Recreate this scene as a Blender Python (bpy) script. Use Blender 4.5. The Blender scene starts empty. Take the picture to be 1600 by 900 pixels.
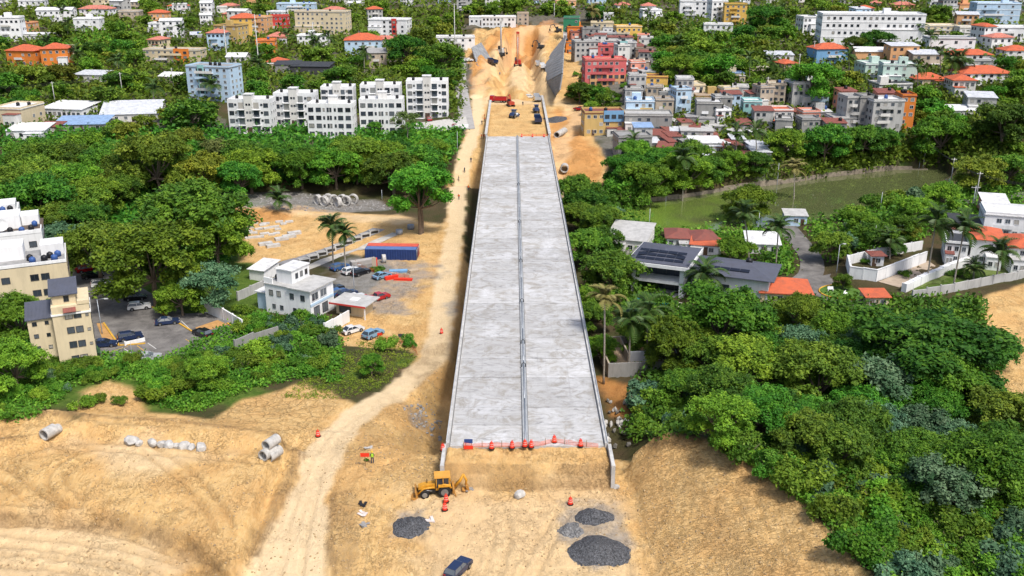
import bpy, math, random
import numpy as np
from mathutils import Vector, Matrix
sc = bpy.context.scene
COL = sc.collection
R = math.radians
# ---------------------------------------------------------------- camera, sky, sun, exposure
FPX, CAMZ = 1500.0, 61.7
TH = math.atan(543 / FPX)
cd = bpy.data.cameras.new('camera'); cam = bpy.data.objects.new('camera', cd); COL.objects.link(cam)
cam.location = (0, 0, CAMZ); cam.rotation_euler = (math.pi / 2 - TH, 0, 0)
cd.sensor_width = 36; cd.lens = 36 * FPX / 1600; cd.clip_start = 1; cd.clip_end = 8000
sc.camera = cam
w = bpy.data.worlds.new('World'); sc.world = w; w.use_nodes = True
nt = w.node_tree; bg = nt.nodes['Background']
sky = nt.nodes.new('ShaderNodeTexSky'); sky.sky_type = 'NISHITA'; sky.sun_disc = False
SUN_EL, SUN_AZ = 58.0, 142.0        # compass direction the sun stands in (0 = +Y, clockwise)
sky.sun_elevation = R(SUN_EL); sky.sun_rotation = R(SUN_AZ); sky.air_density = 1.0; sky.dust_density = 4.0; sky.ozone_density = 1.2
nt.links.new(sky.outputs[0], bg.inputs[0]); bg.inputs[1].default_value = 0.15
sl = bpy.data.lights.new('sun', 'SUN'); sl.energy = 3.0; sl.angle = R(10.0); sl.color = (1, 0.95, 0.87)
so = bpy.data.objects.new('sun', sl); COL.objects.link(so); so.location = (0, 0, 200)
sd = Vector((math.sin(R(SUN_AZ)) * math.cos(R(SUN_EL)), math.cos(R(SUN_AZ)) * math.cos(R(SUN_EL)), math.sin(R(SUN_EL))))
so.rotation_euler = sd.to_track_quat('Z', 'Y').to_euler()
vs = sc.view_settings; vs.view_transform = 'Standard'; vs.look = 'None'; vs.gamma = 1; vs.use_curve_mapping = False; vs.exposure = 0.2
sc.render.engine = 'CYCLES'
try:
    sc.cycles.max_bounces = 5; sc.cycles.transparent_max_bounces = 4; sc.cycles.diffuse_bounces = 3; sc.cycles.glossy_bounces = 2
except Exception: pass
rnd = random.Random(7)
nrs = np.random.RandomState(11)
# ---------------------------------------------------------------- pixel rays (measuring the photograph)
CT, ST = math.cos(TH), math.sin(TH)
def ray(px, py):
    u, v = (px - 800) / FPX, (py - 450) / FPX
    return Vector((u, CT - v * ST, -ST - v * CT))
def onz(px, py, z):
    d = ray(px, py); t = (z - CAMZ) / d.z
    return Vector((d.x * t, d.y * t, z))
# ---------------------------------------------------------------- materials
MATS = {}
class NB:
    def __init__(s, name, rough=0.9, spec=0.2):
        s.m = bpy.data.materials.new(name); s.m.use_nodes = True; s.t = s.m.node_tree
        s.b = s.t.nodes['Principled BSDF']; s.b.inputs['Roughness'].default_value = rough
        s.b.inputs['Specular IOR Level'].default_value = spec
    def n(s, typ, **kw):
        x = s.t.nodes.new(typ)
        for k, v in kw.items():
            if k in x.inputs.keys() if hasattr(x.inputs, 'keys') else False: x.inputs[k].default_value = v
            else: setattr(x, k, v)
        return x
    def l(s, a, b): s.t.links.new(a, b)
    def pos(s, scale=(1, 1, 1), rot=(0, 0, 0), obj=False):
        g = s.n('ShaderNodeTexCoord').outputs['Object'] if obj else s.n('ShaderNodeNewGeometry').outputs['Position']
        m = s.n('ShaderNodeMapping'); m.inputs['Scale'].default_value = scale; m.inputs['Rotation'].default_value = rot
        s.l(g, m.inputs['Vector']); return m.outputs[0]
    def noise(s, vec, scale, detail=4, rough=0.6, dist=0):
        x = s.n('ShaderNodeTexNoise'); x.inputs['Scale'].default_value = scale; x.inputs['Detail'].default_value = detail
        x.inputs['Roughness'].default_value = rough; x.inputs['Distortion'].default_value = dist
        s.l(vec, x.inputs['Vector']); return x.outputs[0]
    def ramp(s, fac, pts, interp='LINEAR'):
        r = s.n('ShaderNodeValToRGB'); cr = r.color_ramp; cr.interpolation = interp
        while len(cr.elements) < len(pts): cr.elements.new(0.5)
        for e, (p, c) in zip(cr.elements, pts):
            e.position = p; e.color = (c, c, c, 1) if isinstance(c, (int, float)) else (*c, 1)
        s.l(fac, r.inputs[0]); return r.outputs[0]
    def mix(s, fac, a, b, mode='MIX'):
        x = s.n('ShaderNodeMix'); x.data_type = 'RGBA'; x.blend_type = mode
        for sock, v in ((x.inputs[0], fac), (x.inputs[6], a), (x.inputs[7], b)):
            if hasattr(v, 'is_output'): s.l(v, sock)
            elif isinstance(v, (int, float)): sock.default_value = v if sock == x.inputs[0] else (v, v, v, 1)
            else: sock.default_value = (*v, 1)
        return x.outputs[2]
    def math(s, op, a, b=0.0):
        x = s.n('ShaderNodeMath'); x.operation = op
        for sock, v in ((x.inputs[0], a), (x.inputs[1], b)):
            if hasattr(v, 'is_output'): s.l(v, sock)
            else: sock.default_value = v
        return x.outputs[0]
    def bump(s, h, strength=0.5, dist=0.1, prev=None):
        x = s.n('ShaderNodeBump'); x.inputs['Strength'].default_value = strength; x.inputs['Distance'].default_value = dist
        s.l(h, x.inputs['Height'])
        if prev is not None: s.l(prev, x.inputs['Normal'])
        s.l(x.outputs[0], s.b.inputs['Normal']); return x.outputs[0]
    def color(s, c):
        if hasattr(c, 'is_output'): s.l(c, s.b.inputs['Base Color'])
        else: s.b.inputs['Base Color'].default_value = (*c, 1)
def plain(key, c, rough=0.7, metal=0.0, var=0.25, scale=1.2, spec=0.3):
    if key in MATS: return MATS[key]
    n = NB(key, rough, spec); n.b.inputs['Metallic'].default_value = metal
    k = n.noise(n.pos(), scale, 5, 0.65)
    n.color(n.mix(n.ramp(k, [(0.3, 0.0), (0.7, 1.0)]), tuple(x * (1 - var) for x in c), tuple(min(1, x * (1 + var * 0.4)) for x in c)))
    MATS[key] = n.m; return n.m
def wallmat(key, c, grime=0.35):
    k = 'wall_' + key
    if k in MATS: return MATS[k]
    n = NB(k, 0.85, 0.15)
    a = n.noise(n.pos((0.6, 0.6, 0.12)), 1.6, 5, 0.7)       # runs down the wall
    b = n.noise(n.pos(), 0.25, 3)
    oi = n.n('ShaderNodeObjectInfo').outputs['Random']
    base = n.mix(n.math('MULTIPLY', n.ramp(a, [(0.46, 0.0), (0.74, 1.0)]), grime), c, tuple(x * 0.42 + 0.02 for x in c))
    base = n.mix(n.math('MULTIPLY', n.ramp(b, [(0.35, 0.0), (0.7, 1.0)]), 0.25), base, tuple(x * 0.7 for x in c))
    hv = n.n('ShaderNodeHueSaturation'); hv.inputs['Saturation'].default_value = 1.0
    n.l(n.math('ADD', n.math('MULTIPLY', oi, 0.16), 0.9), hv.inputs['Value']); n.l(base, hv.inputs['Color'])
    n.color(hv.outputs[0]); MATS[k] = n.m; return n.m
WC = dict(white=(.80, .81, .82), offw=(.70, .69, .66), cream=(.66, .56, .38), peach=(.72, .40, .20), orange=(.74, .24, .05), red=(.55, .06, .05),
          pink=(.62, .15, .15), blue=(.18, .36, .58), ltblue=(.50, .66, .82), teal=(.28, .52, .52), mint=(.48, .62, .56), grey=(.30, .30, .29),
          lgrey=(.46, .46, .45), ochre=(.56, .40, .16), yellow=(.72, .46, .12), green=(.04, .22, .12), brown=(.24, .17, .12), tan=(.50, .42, .33),
          salmon=(.70, .30, .22), dark=(.07, .07, .075))
def W(c): return wallmat(c, WC[c], 0.6 if c in ('grey', 'lgrey', 'tan') else 0.35)
def roofmat(key, c, rib=0.0, ang=0.0):
    k = 'roof_' + key
    if k in MATS: return MATS[k]
    n = NB(k, 0.7, 0.25)
    a = n.noise(n.pos(), 0.7, 5, 0.7); b = n.noise(n.pos(), 5.0, 3)
    col = n.mix(n.ramp(a, [(0.4, 0.0), (0.72, 1.0)]), c, tuple(x * 0.55 + 0.03 for x in c))
    col = n.mix(n.math('MULTIPLY', b, 0.3), col, tuple(x * 0.6 for x in c))
    n.color(col)
    if rib:
        wv = n.n('ShaderNodeTexWave'); wv.inputs['Scale'].default_value = rib; n.l(n.pos(obj=True), wv.inputs['Vector'])
        n.bump(wv.outputs['Fac'], 0.6, 0.08)
    MATS[k] = n.m; return n.m
RC = dict(tan=((.42, .33, .24), 0), green=((.05, .16, .10), 1.2), tile=((.62, .14, .06), 1.4), salmont=((.62, .22, .16), 1.4), white=((.74, .75, .76), 0), grey=((.33, .33, .33), 0), lgrey=((.50, .50, .49), 0), metal=((.62, .65, .70), 1.2),
          bluem=((.28, .42, .66), 1.2), rust=((.27, .09, .07), 1.4), dark=((.05, .055, .065), 1.2), cream=((.60, .54, .42), 0), slate=((.10, .11, .15), 1.6), brown=((.12, .09, .07), 0))
def RM(c): return roofmat(c, RC[c][0], RC[c][1])
def glassmat():
    if 'glass' in MATS: return MATS['glass']
    n = NB('window_glass', 0.12, 0.6)
    oi = n.n('ShaderNodeObjectInfo').outputs['Random']
    n.color(n.ramp(oi, [(0., (.012, .016, .022)), (.55, (.05, .065, .085)), (.8, (.13, .15, .17)), (.9, (.30, .30, .28)), (1., (.42, .40, .36))])); MATS['glass'] = n.m; return n.m
# ---------------------------------------------------------------- mesh builder
class MB:
    def __init__(s): s.v = []; s.f = []; s.mi = []; s.sm = []
    def add(s, vs, fs, mi=0, M=None, smooth=False):
        o = len(s.v)
        s.v += [tuple(M @ Vector(p)) if M is not None else tuple(p) for p in vs]
        s.f += [tuple(i + o for i in f) for f in fs]; s.mi += [mi] * len(fs); s.sm += [smooth] * len(fs); return s
    def box(s, x0, x1, y0, y1, z0, z1, mi=0, M=None, taper=0.0, topmi=None):
        t = taper
        vs = [(x0, y0, z0), (x1, y0, z0), (x1, y1, z0), (x0, y1, z0), (x0 + t, y0 + t, z1), (x1 - t, y0 + t, z1), (x1 - t, y1 - t, z1), (x0 + t, y1 - t, z1)]
        s.add(vs, [(0, 3, 2, 1), (0, 1, 5, 4), (1, 2, 6, 5), (2, 3, 7, 6), (3, 0, 4, 7)], mi, M)
        o = len(s.v) - 8; s.f.append((o + 4, o + 5, o + 6, o + 7)); s.mi.append(mi if topmi is None else topmi); s.sm.append(False); return s
    def tube(s, pts, rad, n=8, mi=0, cap=True, M=None, smooth=True):
        pts = [Vector(p) for p in pts]
        rad = rad if isinstance(rad, (list, tuple)) else [rad] * len(pts)
        vs = []; fs = []
        for i, p in enumerate(pts):
            d = (pts[min(i + 1, len(pts) - 1)] - pts[max(i - 1, 0)]).normalized()
            a = d.orthogonal().normalized() if abs(d.z) > 0.9 else d.cross(Vector((0, 0, 1))).normalized()
            if abs(d.z) > 0.9: a = Vector((1, 0, 0)); a = (a - d * a.dot(d)).normalized()
            b = d.cross(a)
            for k in range(n):
                q = 2 * math.pi * k / n
                vs.append(p + (a * math.cos(q) + b * math.sin(q)) * rad[i])
        for i in range(len(pts) - 1):
            for k in range(n):
                fs.append((i * n + k, i * n + (k + 1) % n, (i + 1) * n + (k + 1) % n, (i + 1) * n + k))
        s.add(vs, fs, mi, M, smooth)
        if cap:
            o = len(s.v) - len(vs)
            s.f.append(tuple(o + k for k in reversed(range(n)))); s.f.append(tuple(o + (len(pts) - 1) * n + k for k in range(n)))
            s.mi += [mi, mi]; s.sm += [False, False]
        return s
    def prism(s, prof, w0, w1=None, mi=0, M=None, zt=None):
        """side profile (y,z) points swept in x from -w to w; w1 = half width at the profile's top"""
        w1 = w0 if w1 is None else w1
        zs = [p[1] for p in prof]; za, zb = min(zs), max(zs)
        hw = lambda z: w0 + (w1 - w0) * (z - za) / max(1e-6, zb - za)
        n = len(prof)
        vs = [(-hw(z), y, z) for y, z in prof] + [(hw(z), y, z) for y, z in prof]
        fs = [tuple(range(n)), tuple(reversed(range(n, 2 * n)))] + [(i, i + n, (i + 1) % n + n, (i + 1) % n) for i in range(n)]
        fs = [tuple(reversed(f)) for f in fs]
        return s.add(vs, fs, mi, M)
    def mesh(s, name, mats):
        me = bpy.data.meshes.new(name); me.from_pydata(s.v, [], s.f)
        for m in (mats if isinstance(mats, (list, tuple)) else [mats]): me.materials.append(m)
        me.polygons.foreach_set('material_index', s.mi); me.polygons.foreach_set('use_smooth', s.sm); me.update(); return me
    def build(s, name, mats, parent=None): return obj(name, s.mesh(name, mats), parent)
def obj(name, me, parent=None, loc=None, rot=None, scale=None):
    o = bpy.data.objects.new(name, me); COL.objects.link(o)
    if parent is not None: o.parent = parent
    if loc is not None: o.location = loc
    if rot is not None: o.rotation_euler = rot
    if scale is not None: o.scale = scale
    return o
def tag(o, label, cat, group=None):
    o['label'] = label; o['category'] = cat
    if group: o['group'] = group
    return o
def thing(name, label, cat, loc=(0, 0, 0), rz=0, group=None, scale=None):
    o = bpy.data.objects.new(name, None); COL.objects.link(o); o.location = loc; o.rotation_euler = (0, 0, rz); o.empty_display_size = 0.2
    if scale is not None: o.scale = scale
    return tag(o, label, cat, group)
def struct(o): o['kind'] = 'structure'; return o
def stuff(o): o['kind'] = 'stuff'; return o
def T(x, y, z): return Matrix.Translation((x, y, z))
def RZ(a): return Matrix.Rotation(a, 4, 'Z')
# ---------------------------------------------------------------- numpy noise
_tab = nrs.rand(256, 256)
def vnoise(x, y):
    xi = np.floor(x).astype(int); yi = np.floor(y).astype(int); fx = x - xi; fy = y - yi
    fx = fx * fx * (3 - 2 * fx); fy = fy * fy * (3 - 2 * fy)
    a = _tab[xi & 255, yi & 255]; b = _tab[(xi + 1) & 255, yi & 255]; c = _tab[xi & 255, (yi + 1) & 255]; d = _tab[(xi + 1) & 255, (yi + 1) & 255]
    return (a * (1 - fx) + b * fx) * (1 - fy) + (c * (1 - fx) + d * fx) * fy - 0.5
def fbm(x, y, o=4, g=0.5):
    s = 0; a = 1.0
    for i in range(o):
        s = s + a * vnoise(x * 2 ** i + 17.3 * i, y * 2 ** i + 9.1 * i); a *= g
    return s
def sstep(a, b, x):
    t = np.clip((x - a) / (b - a), 0, 1); return t * t * (3 - 2 * t)
# ================================================================ THE TERRAIN
CP = """0,890,-1.5 200,800,-1.2 60,700,-.6 300,720,-.6 420,720,-.6 370,800,-1 0,800,-1.2 200,890,-2
470,880,-3 520,720,-3.2 600,640,-4.5 680,560,-6.5 700,450,-8 710,350,-8.5 720,270,-7 738,210,-3 745,170,-.5
600,800,-2.8 700,850,-2.8 900,870,-2.8 800,780,-2.8 960,790,-2.6 570,880,-2.8
650,650,-4 670,600,-6 610,700,-3 655,540,-7.2
970,700,-4 985,640,-7 960,560,-9.5 940,450,-10 900,320,-10 900,255,-6 905,220,-2.5 900,165,1
1150,690,-2 1300,760,-3 1480,860,-4 1580,890,-4 1580,700,-7 1300,650,-8 1150,620,-9 1450,560,-9 1100,520,-10
1100,450,-9.5 1300,420,-9 1500,430,-7 1590,350,-5 1350,300,-10 1100,330,-10 1520,290,-7
1000,300,-9 1300,270,-8 1450,255,-7
1000,250,-4 1150,230,-3 1300,215,-2 1500,215,0 1000,180,2 1150,180,3 1350,180,4 1550,180,6
1000,130,8 1100,130,9 1300,130,10 1500,120,12 920,105,8 1000,80,12 1200,70,15 1400,65,16 1550,60,17 900,50,14 1100,30,18 1400,25,20 1000,10,19 1500,5,22 800,10,17 850,40,12
760,130,3 820,120,1.5 800,80,6 850,90,5 745,80,8 800,50,10 870,60,10
100,470,-8 300,520,-8 450,480,-8 550,470,-8 600,400,-8.5 450,380,-8.5 400,330,-9 550,310,-10 650,300,-10 200,330,-8 50,300,-7 0,420,-7 20,540,-7
100,600,-3.5 300,610,-4 450,590,-5.5 550,600,-5 0,630,-2.5
500,260,-8 650,230,-5 400,230,-5 200,240,-5 50,230,-4
400,205,-3 500,212,-3 600,205,-3 680,190,-2 200,195,-2 50,200,-1
300,160,2 100,150,3 500,130,4 650,120,5 200,110,6 400,90,8 550,80,9 50,90,8 680,70,9 200,50,12 450,50,12 600,50,12 50,40,13 300,20,15 600,15,15 100,5,17"""
cps = []
for a in CP.split():
    x, y, z = map(float, a.split(',')); p = onz(x, y, z); cps.append((p.x, p.y, z))
for x in (-900, -500, -200, 0, 200, 500, 900): cps.append((x, 1100, 24)); cps.append((x * 2, 2600, 40))
cps += [(-60, 45, -2), (0, 45, -2.8), (60, 45, -2)]
cps = np.array(cps)
NR, NC = 640, 520
ys = 40 * np.exp(np.linspace(0, math.log(3200 / 40), NR + 130))
# finer rows where the place is, coarse beyond
ys = np.concatenate([40 * np.exp(np.linspace(0, math.log(66 / 40), 30))[:-1], 66 * np.exp(np.linspace(0, math.log(900 / 66), NR)), 900 * np.exp(np.linspace(0, math.log(3200 / 900), 40))[1:]])
us = np.linspace(-1, 1, NC)
GY = np.repeat(ys[:, None], NC, 1); GX = us[None, :] * (0.60 * GY + 26)
def base_h(X, Y):
    num = np.zeros_like(X); den = np.zeros_like(X)
    for x, y, z in cps:
        s = 0.035 * y + 2
        w = 1.0 / ((X - x) ** 2 + (Y - y) ** 2 + s * s) ** 2 * s ** 2
        num += w * z; den += w
    return num / den
def segdist(X, Y, a, b):
    dx, dy = b[0] - a[0], b[1] - a[1]; L = dx * dx + dy * dy + 1e-9
    t = np.clip(((X - a[0]) * dx + (Y - a[1]) * dy) / L, 0, 1)
    return np.hypot(X - a[0] - t * dx, Y - a[1] - t * dy), t
def polydist(X, Y, P):
    """signed distance to a polygon, negative inside"""
    d = np.full(X.shape, 1e9); ins = np.zeros(X.shape, bool); n = len(P)
    for i in range(n):
        a, b = P[i], P[(i + 1) % n]
        d = np.minimum(d, segdist(X, Y, a, b)[0])
        c = ((a[1] > Y) != (b[1] > Y))
        with np.errstate(divide='ignore', invalid='ignore'):
            ins ^= c & (X < (b[0] - a[0]) * (Y - a[1]) / (b[1] - a[1] + 1e-12) + a[0])
    return np.where(ins, -d, d)
def pathd(X, Y, P):
    """distance to a polyline, and the interpolated third value along it"""
    d = np.full(X.shape, 1e9); v = np.zeros(X.shape)
    for i in range(len(P) - 1):
        s, t = segdist(X, Y, P[i], P[i + 1]); m = s < d
        d = np.where(m, s, d); v = np.where(m, P[i][2] + t * (P[i + 1][2] - P[i][2]), v)
    return d, v
def pz(L, z): return [tuple(onz(x, y, z)[:2]) for x, y in L]
def pxz(L): return [tuple(onz(x, y, z)) for x, y, z in L]
GZ = base_h(GX, GY)
GZ += fbm(GX / 22, GY / 22, 3) * 1.2 * sstep(110, 260, GY)
def flat(P, z, blend):
    global GZ
    d = polydist(GX, GY, P); k = 1 - sstep(0, blend, d); GZ = GZ * (1 - k) + z * k
def path(P, hw, blend):
    global GZ
    d, v = pathd(GX, GY, P); k = 1 - sstep(hw, hw + blend, d); GZ = GZ * (1 - k) + v * k
def mound(x, y, rx, ry, h, p=1.0, rot=0):
    global GZ
    q = max(rx, ry); i0, i1 = np.searchsorted(ys, [y - q, y + q]); gx, gy = GX[i0:i1], GY[i0:i1]
    c, s = math.cos(rot), math.sin(rot); u = (gx - x) * c + (gy - y) * s; v = -(gx - x) * s + (gy - y) * c
    d = np.sqrt((u / rx) ** 2 + (v / ry) ** 2); GZ[i0:i1] += h * np.clip(1 - d, 0, 1) ** p
def ditch(P, hw, depth):
    global GZ
    yy = [a[1] for a in P]; i0, i1 = np.searchsorted(ys, [min(yy) - 3 * hw, max(yy) + 3 * hw])
    d, v = pathd(GX[i0:i1], GY[i0:i1], [(a[0], a[1], 0) for a in P]); GZ[i0:i1] -= depth * np.exp(-(d / hw) ** 2)
DX0, DX1, DY0, DY1 = -8.6, 12.5, 110.2, 319.7
# near left platform, the sunken haul road, the work floor
PLAT = pz([(-200, 648), (60, 640), (150, 655), (330, 660), (470, 690), (462, 730), (425, 800), (395, 860), (330, 910), (-200, 960)], -.6)
flat(PLAT, -0.7, 1.8)
flat(pz([(-300, 815), (80, 808), (170, 812), (290, 850), (360, 905), (-300, 960)], -1.6), -2.3, .8)
ROAD = pxz([(440, 1000, -3), (450, 900, -3), (480, 780, -3.1), (510, 700, -3.4), (560, 645, -4.4), (630, 605, -5.6), (678, 560, -6.6), (690, 500, -7.4), (700, 420, -8.2), (712, 350, -8.3), (716, 300, -7.6), (725, 250, -5.4), (738, 210, -3), (747, 175, -.6), (745, 150, .8)])
path(ROAD, 2.6, 3.5)
path(ROAD[:4], 4.4, 1.4)
WORK = pz([(525, 1000), (520, 800), (530, 770), (560, 752), (700, 752), (960, 752), (985, 765), (1030, 900), (1040, 1000)], -2.8)
flat(WORK, -2.8, 1.6)
# cut slope on the right: foot to crest
foot = pz([(975, 735), (990, 770), (1010, 840), (1040, 930), (1060, 1050)], -2.8)
crest = pz([(1050, 682), (1110, 690), (1190, 735), (1265, 800), (1345, 880), (1420, 960)], 2.6)
SL = foot + crest[::-1]
fd, _ = pathd(GX, GY, [(a[0], a[1], 0) for a in foot]); cdn, _ = pathd(GX, GY, [(a[0], a[1], 0) for a in crest])
k = fd / (fd + cdn + 1e-6); inside = polydist(GX, GY, SL) < 0
GZ = np.where(inside, -2.8 + 5.8 * k ** 0.9, GZ)
kk = (1 - sstep(0, 9, cdn)) * (~inside) * (polydist(GX, GY, foot + [(200, 40), (200, 112)]) < 0)
GZ = GZ * (1 - kk) + 3.0 * kk
GZ += np.where(inside, (fbm(GX / 3.0, GY / 3.0, 3)) * 0.22, 0)
# fill behind the near abutment in two lifts, far approach fill
flat([(DX0 - .2, 105.1), (DX1 + .3, 105.1), (DX1 + .3, 107.5), (DX0 - .2, 107.5)], -1.35, .4)
flat([(DX0 + .15, 106.0), (DX1 - .15, 106.0), (DX1 - .15, 111.4), (DX0 + .15, 111.4)], -0.22, .45)
flat([(DX0 + .4, DY1 - 1.0), (DX1 - .4, DY1 - 1.0), (DX1 - .3, 404), (DX0 + .3, 404)], -0.15, 1.6)
# valley under the bridge
flat([(DX0 - 2, 122), (DX1 + 2, 122), (DX1 + 3, 296), (DX0 - 2, 296)], -9.5, 9)
path(ROAD[5:12], 2.4, 2.5)
# paved lots on the left
LOT = pz([(108, 400), (150, 392), (205, 440), (290, 490), (330, 488), (392, 522), (240, 578), (150, 572), (118, 470)], -8)
flat(LOT, -8, 4)
CLOT = pz([(505, 405), (560, 392), (650, 402), (700, 440), (690, 500), (640, 545), (545, 535), (500, 500), (430, 500), (400, 470), (470, 430)], -8)
flat(CLOT, -8, 5)
# pond and creek
POND = pz([(905, 345), (960, 326), (1060, 313), (1130, 300), (1220, 289), (1290, 279), (1400, 266), (1470, 264), (1482, 276), (1470, 288), (1400, 318), (1330, 332), (1240, 352), (1150, 362), (1060, 364), (960, 352)], -9.6)
flat(POND, -11.2, 3.0)
path(pxz([(300, 300, -9.5), (420, 303, -10), (560, 306, -10.4), (660, 300, -10.6), (760, 296, -10.6), (860, 310, -10.6), (910, 340, -10.8)]), 2.5, 6)
# yards and roads on the right
VROAD = pxz([(1200, 447, -9), (1240, 445, -9), (1268, 432, -9), (1270, 405, -9), (1252, 382, -9), (1225, 350, -9.2)])
path(VROAD, 3, 3)
ISLE = pz([(1190, 440), (1290, 425), (1410, 455), (1420, 480), (1330, 492), (1200, 470)], -9); flat(ISLE, -9, 4)
flat(pz([(1320, 400), (1480, 372), (1620, 400), (1620, 430), (1420, 462), (1330, 430)], -7.5), -7.5, 5)
flat(pz([(1000, 480), (1170, 470), (1190, 420), (1010, 400)], -9), -9, 5)
# far work site: benches, drill trench, cut faces
path(pxz([(745, 170, -.4), (742, 150, .8), (735, 120, 3), (728, 92, 5.5), (724, 75, 7)]), 3, 5)
SITE = pz([(735, 150), (728, 80), (740, 55), (800, 40), (880, 42), (878, 90), (872, 140), (905, 165), (930, 200), (900, 260), (860, 200), (850, 150)], 4)
flat(pz([(800, 148), (775, 130), (800, 85), (830, 85), (835, 130)], 0.5), 0.2, 5)
ditch(pz([(803, 82), (790, 95), (788, 115), (792, 140)], 3), 3.0, 4.0)
ditch(pz([(812, 82), (830, 92), (834, 118), (830, 142)], 3), 3.0, 4.5)
ditch(pz([(745, 70), (760, 85), (772, 105)], 6), 3, 3.0); ditch(pz([(760, 60), (790, 66), (830, 60)], 9), 2.5, 2.5)
for q_ in range(5): ditch(pz([(735 + 6 * q_, 140 - q_ * 14), (752 + 5 * q_, 138 - q_ * 15)], 4), 1.6, 1.6); ditch(pz([(872 + 7 * q_, 165 + q_ * 20), (888 + 9 * q_, 160 + q_ * 21)], -1), 1.8, 1.5)
mound(*pz([(770, 122)], 3)[0], 9, 12, 3)
mound(*pz([(905, 155)], 1)[0], 10, 8, 3.0); mound(*pz([(887, 172)], 0)[0], 5, 6, -2)
mound(*pz([(898, 246)], -5)[0], 6, 5, 3.0); mound(*pz([(920, 250)], -5)[0], 6, 6, 3.0)
mound(*pz([(845, 50)], 12)[0], 30, 12, 5, 0.7); mound(*pz([(775, 60)], 10)[0], 16, 18, 5, 0.8)
for q in range(26):   # heaps of dug earth on the far site
    a = rnd.uniform(735, 900); b = rnd.uniform(42, 140)
    p = onz(a, b, 5); mound(p.x, p.y, rnd.uniform(4, 10), rnd.uniform(4, 9), rnd.uniform(-1.5, 2.2))
sd_ = polydist(GX, GY, SITE + []); sk_ = (1 - sstep(-4, 6, sd_)) * sstep(405, 425, GY)
sx_ = fbm(GX / 16, GY / 16, 2) * 20; GZ += sk_ * (np.abs(fbm((GX + sx_) / 7, (GY + sx_) / 13, 4, .55)) * -6.5 + 1.6 + fbm(GX / 2.5, GY / 2.5, 3) * .8)
# berm with boulders, ruts and lumps of the near earth
ditch(pz([(-40, 700), (60, 690), (120, 668), (200, 676), (330, 684), (440, 700)], -.7), 1.5, -1.0)
ditch(pz([(-40, 660), (80, 648), (130, 655), (260, 662), (470, 690)], -.7), 1.2, -0.8)
ditch(pz([(460, 690), (425, 770), (390, 860)], -.7), 0.9, -0.6)
TRK = []
def track(L, z, depth=0.22, gap=1.9, hw=0.28):
    P = pz(L, z)
    # smooth by midpoint subdivision
    for _ in range(2):
        Q = [P[0]]
        for a, b in zip(P[:-1], P[1:]): Q += [(a[0] * .75 + b[0] * .25, a[1] * .75 + b[1] * .25), (a[0] * .25 + b[0] * .75, a[1] * .25 + b[1] * .75)]
        P = Q + [P[-1]]
    for sgn in (-1, 1):
        S = []
        for i, p in enumerate(P):
            a = P[max(i - 1, 0)]; b = P[min(i + 1, len(P) - 1)]; L_ = math.hypot(b[0] - a[0], b[1] - a[1]) + 1e-6
            nx, ny = -(b[1] - a[1]) / L_, (b[0] - a[0]) / L_
            S.append((p[0] + sgn * nx * gap / 2, p[1] + sgn * ny * gap / 2))
        TRK.append((S, hw, depth)); ditch(S, hw, depth); ditch([(a + 0.45 * sgn, b) for a, b in S], 0.25, -depth * .45)
for L in ([(-20, 800), (100, 800), (200, 815), (290, 850), (360, 895), (400, 960)], [(-20, 830), (120, 840), (240, 862), (330, 910)], [(-20, 862), (100, 864), (220, 890), (300, 940)],
          [(-10, 735), (30, 760), (60, 790), (120, 800)], [(120, 790), (85, 760), (95, 735), (140, 715)], [(230, 705), (290, 745), (330, 790), (350, 830)], [(20, 720), (120, 700), (230, 705), (420, 722)]):
    track(L, -1.2, 0.5, 2.0, 0.34)
for L in ([(440, 960), (470, 800), (505, 700), (560, 645), (640, 600)], [(480, 960), (500, 800), (520, 710), (570, 650)], [(410, 930), (450, 820), (490, 720)]): track(L, -3, 0.14, 2.2, 0.3)
for L in ([(700, 950), (668, 820), (650, 780), (690, 765), (800, 772)], [(575, 930), (590, 800), (640, 770)], [(720, 800), (690, 770), (740, 762)], [(880, 800), (850, 850), (800, 950)], [(760, 770), (790, 820), (770, 900)], [(1000, 930), (985, 820), (960, 775)]): track(L, -2.8, 0.16, 1.8, 0.26)
for i in range(300):  # dug lumps and hollows
    a = rnd.uniform(0, 1040); b = rnd.uniform(640, 900)
    if b < 690 and 500 < a: continue
    p = onz(a, b, -2); r = rnd.uniform(.4, 1.5)
    onroad = pathd(np.array([p.x]), np.array([p.y]), ROAD)[0][0] < 4
    if onroad or (DX0 - 1 < p.x < DX1 + 1 and p.y > 104): continue
    mound(p.x, p.y, r, r * rnd.uniform(.6, 1.6), rnd.uniform(-.22, .26), 1.2, rnd.uniform(0, 3))
for i in range(60):   # gullies where earth was bladed off beside the road and the bridge
    a = rnd.uniform(520, 690); b = rnd.uniform(560, 745); p = onz(a, b, -4); an = rnd.uniform(-.6, .9)
    if p.x > DX0 - 1 or pathd(np.array([p.x]), np.array([p.y]), ROAD)[0][0] < 3.6: continue
    l = rnd.uniform(1.5, 4); ditch([(p.x, p.y), (p.x + l * math.cos(an), p.y + l * math.sin(an))], .4, rnd.uniform(-.3, .4))
nearm = 1 - sstep(150, 300, GY)
wx = fbm(GX / 5 + 3, GY / 5, 2) * 4; rid = 1 - 2 * np.abs(fbm(GX / 2.6 + wx, GY / 5.2 + wx, 4, .6))
rd_ = pathd(GX, GY, ROAD)[0]; rough_ = nearm * sstep(3.5, 6, rd_) * (.35 + .65 * sstep(-.1, .25, fbm(GX / 14, GY / 14, 2)))
GZ += nearm * fbm(GX / .9, GY / .9, 3) * 0.10 + nearm * fbm(GX / 6, GY / 6, 2) * 0.18 - rough_ * np.clip(rid - .55, 0, 1) * .62
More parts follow.
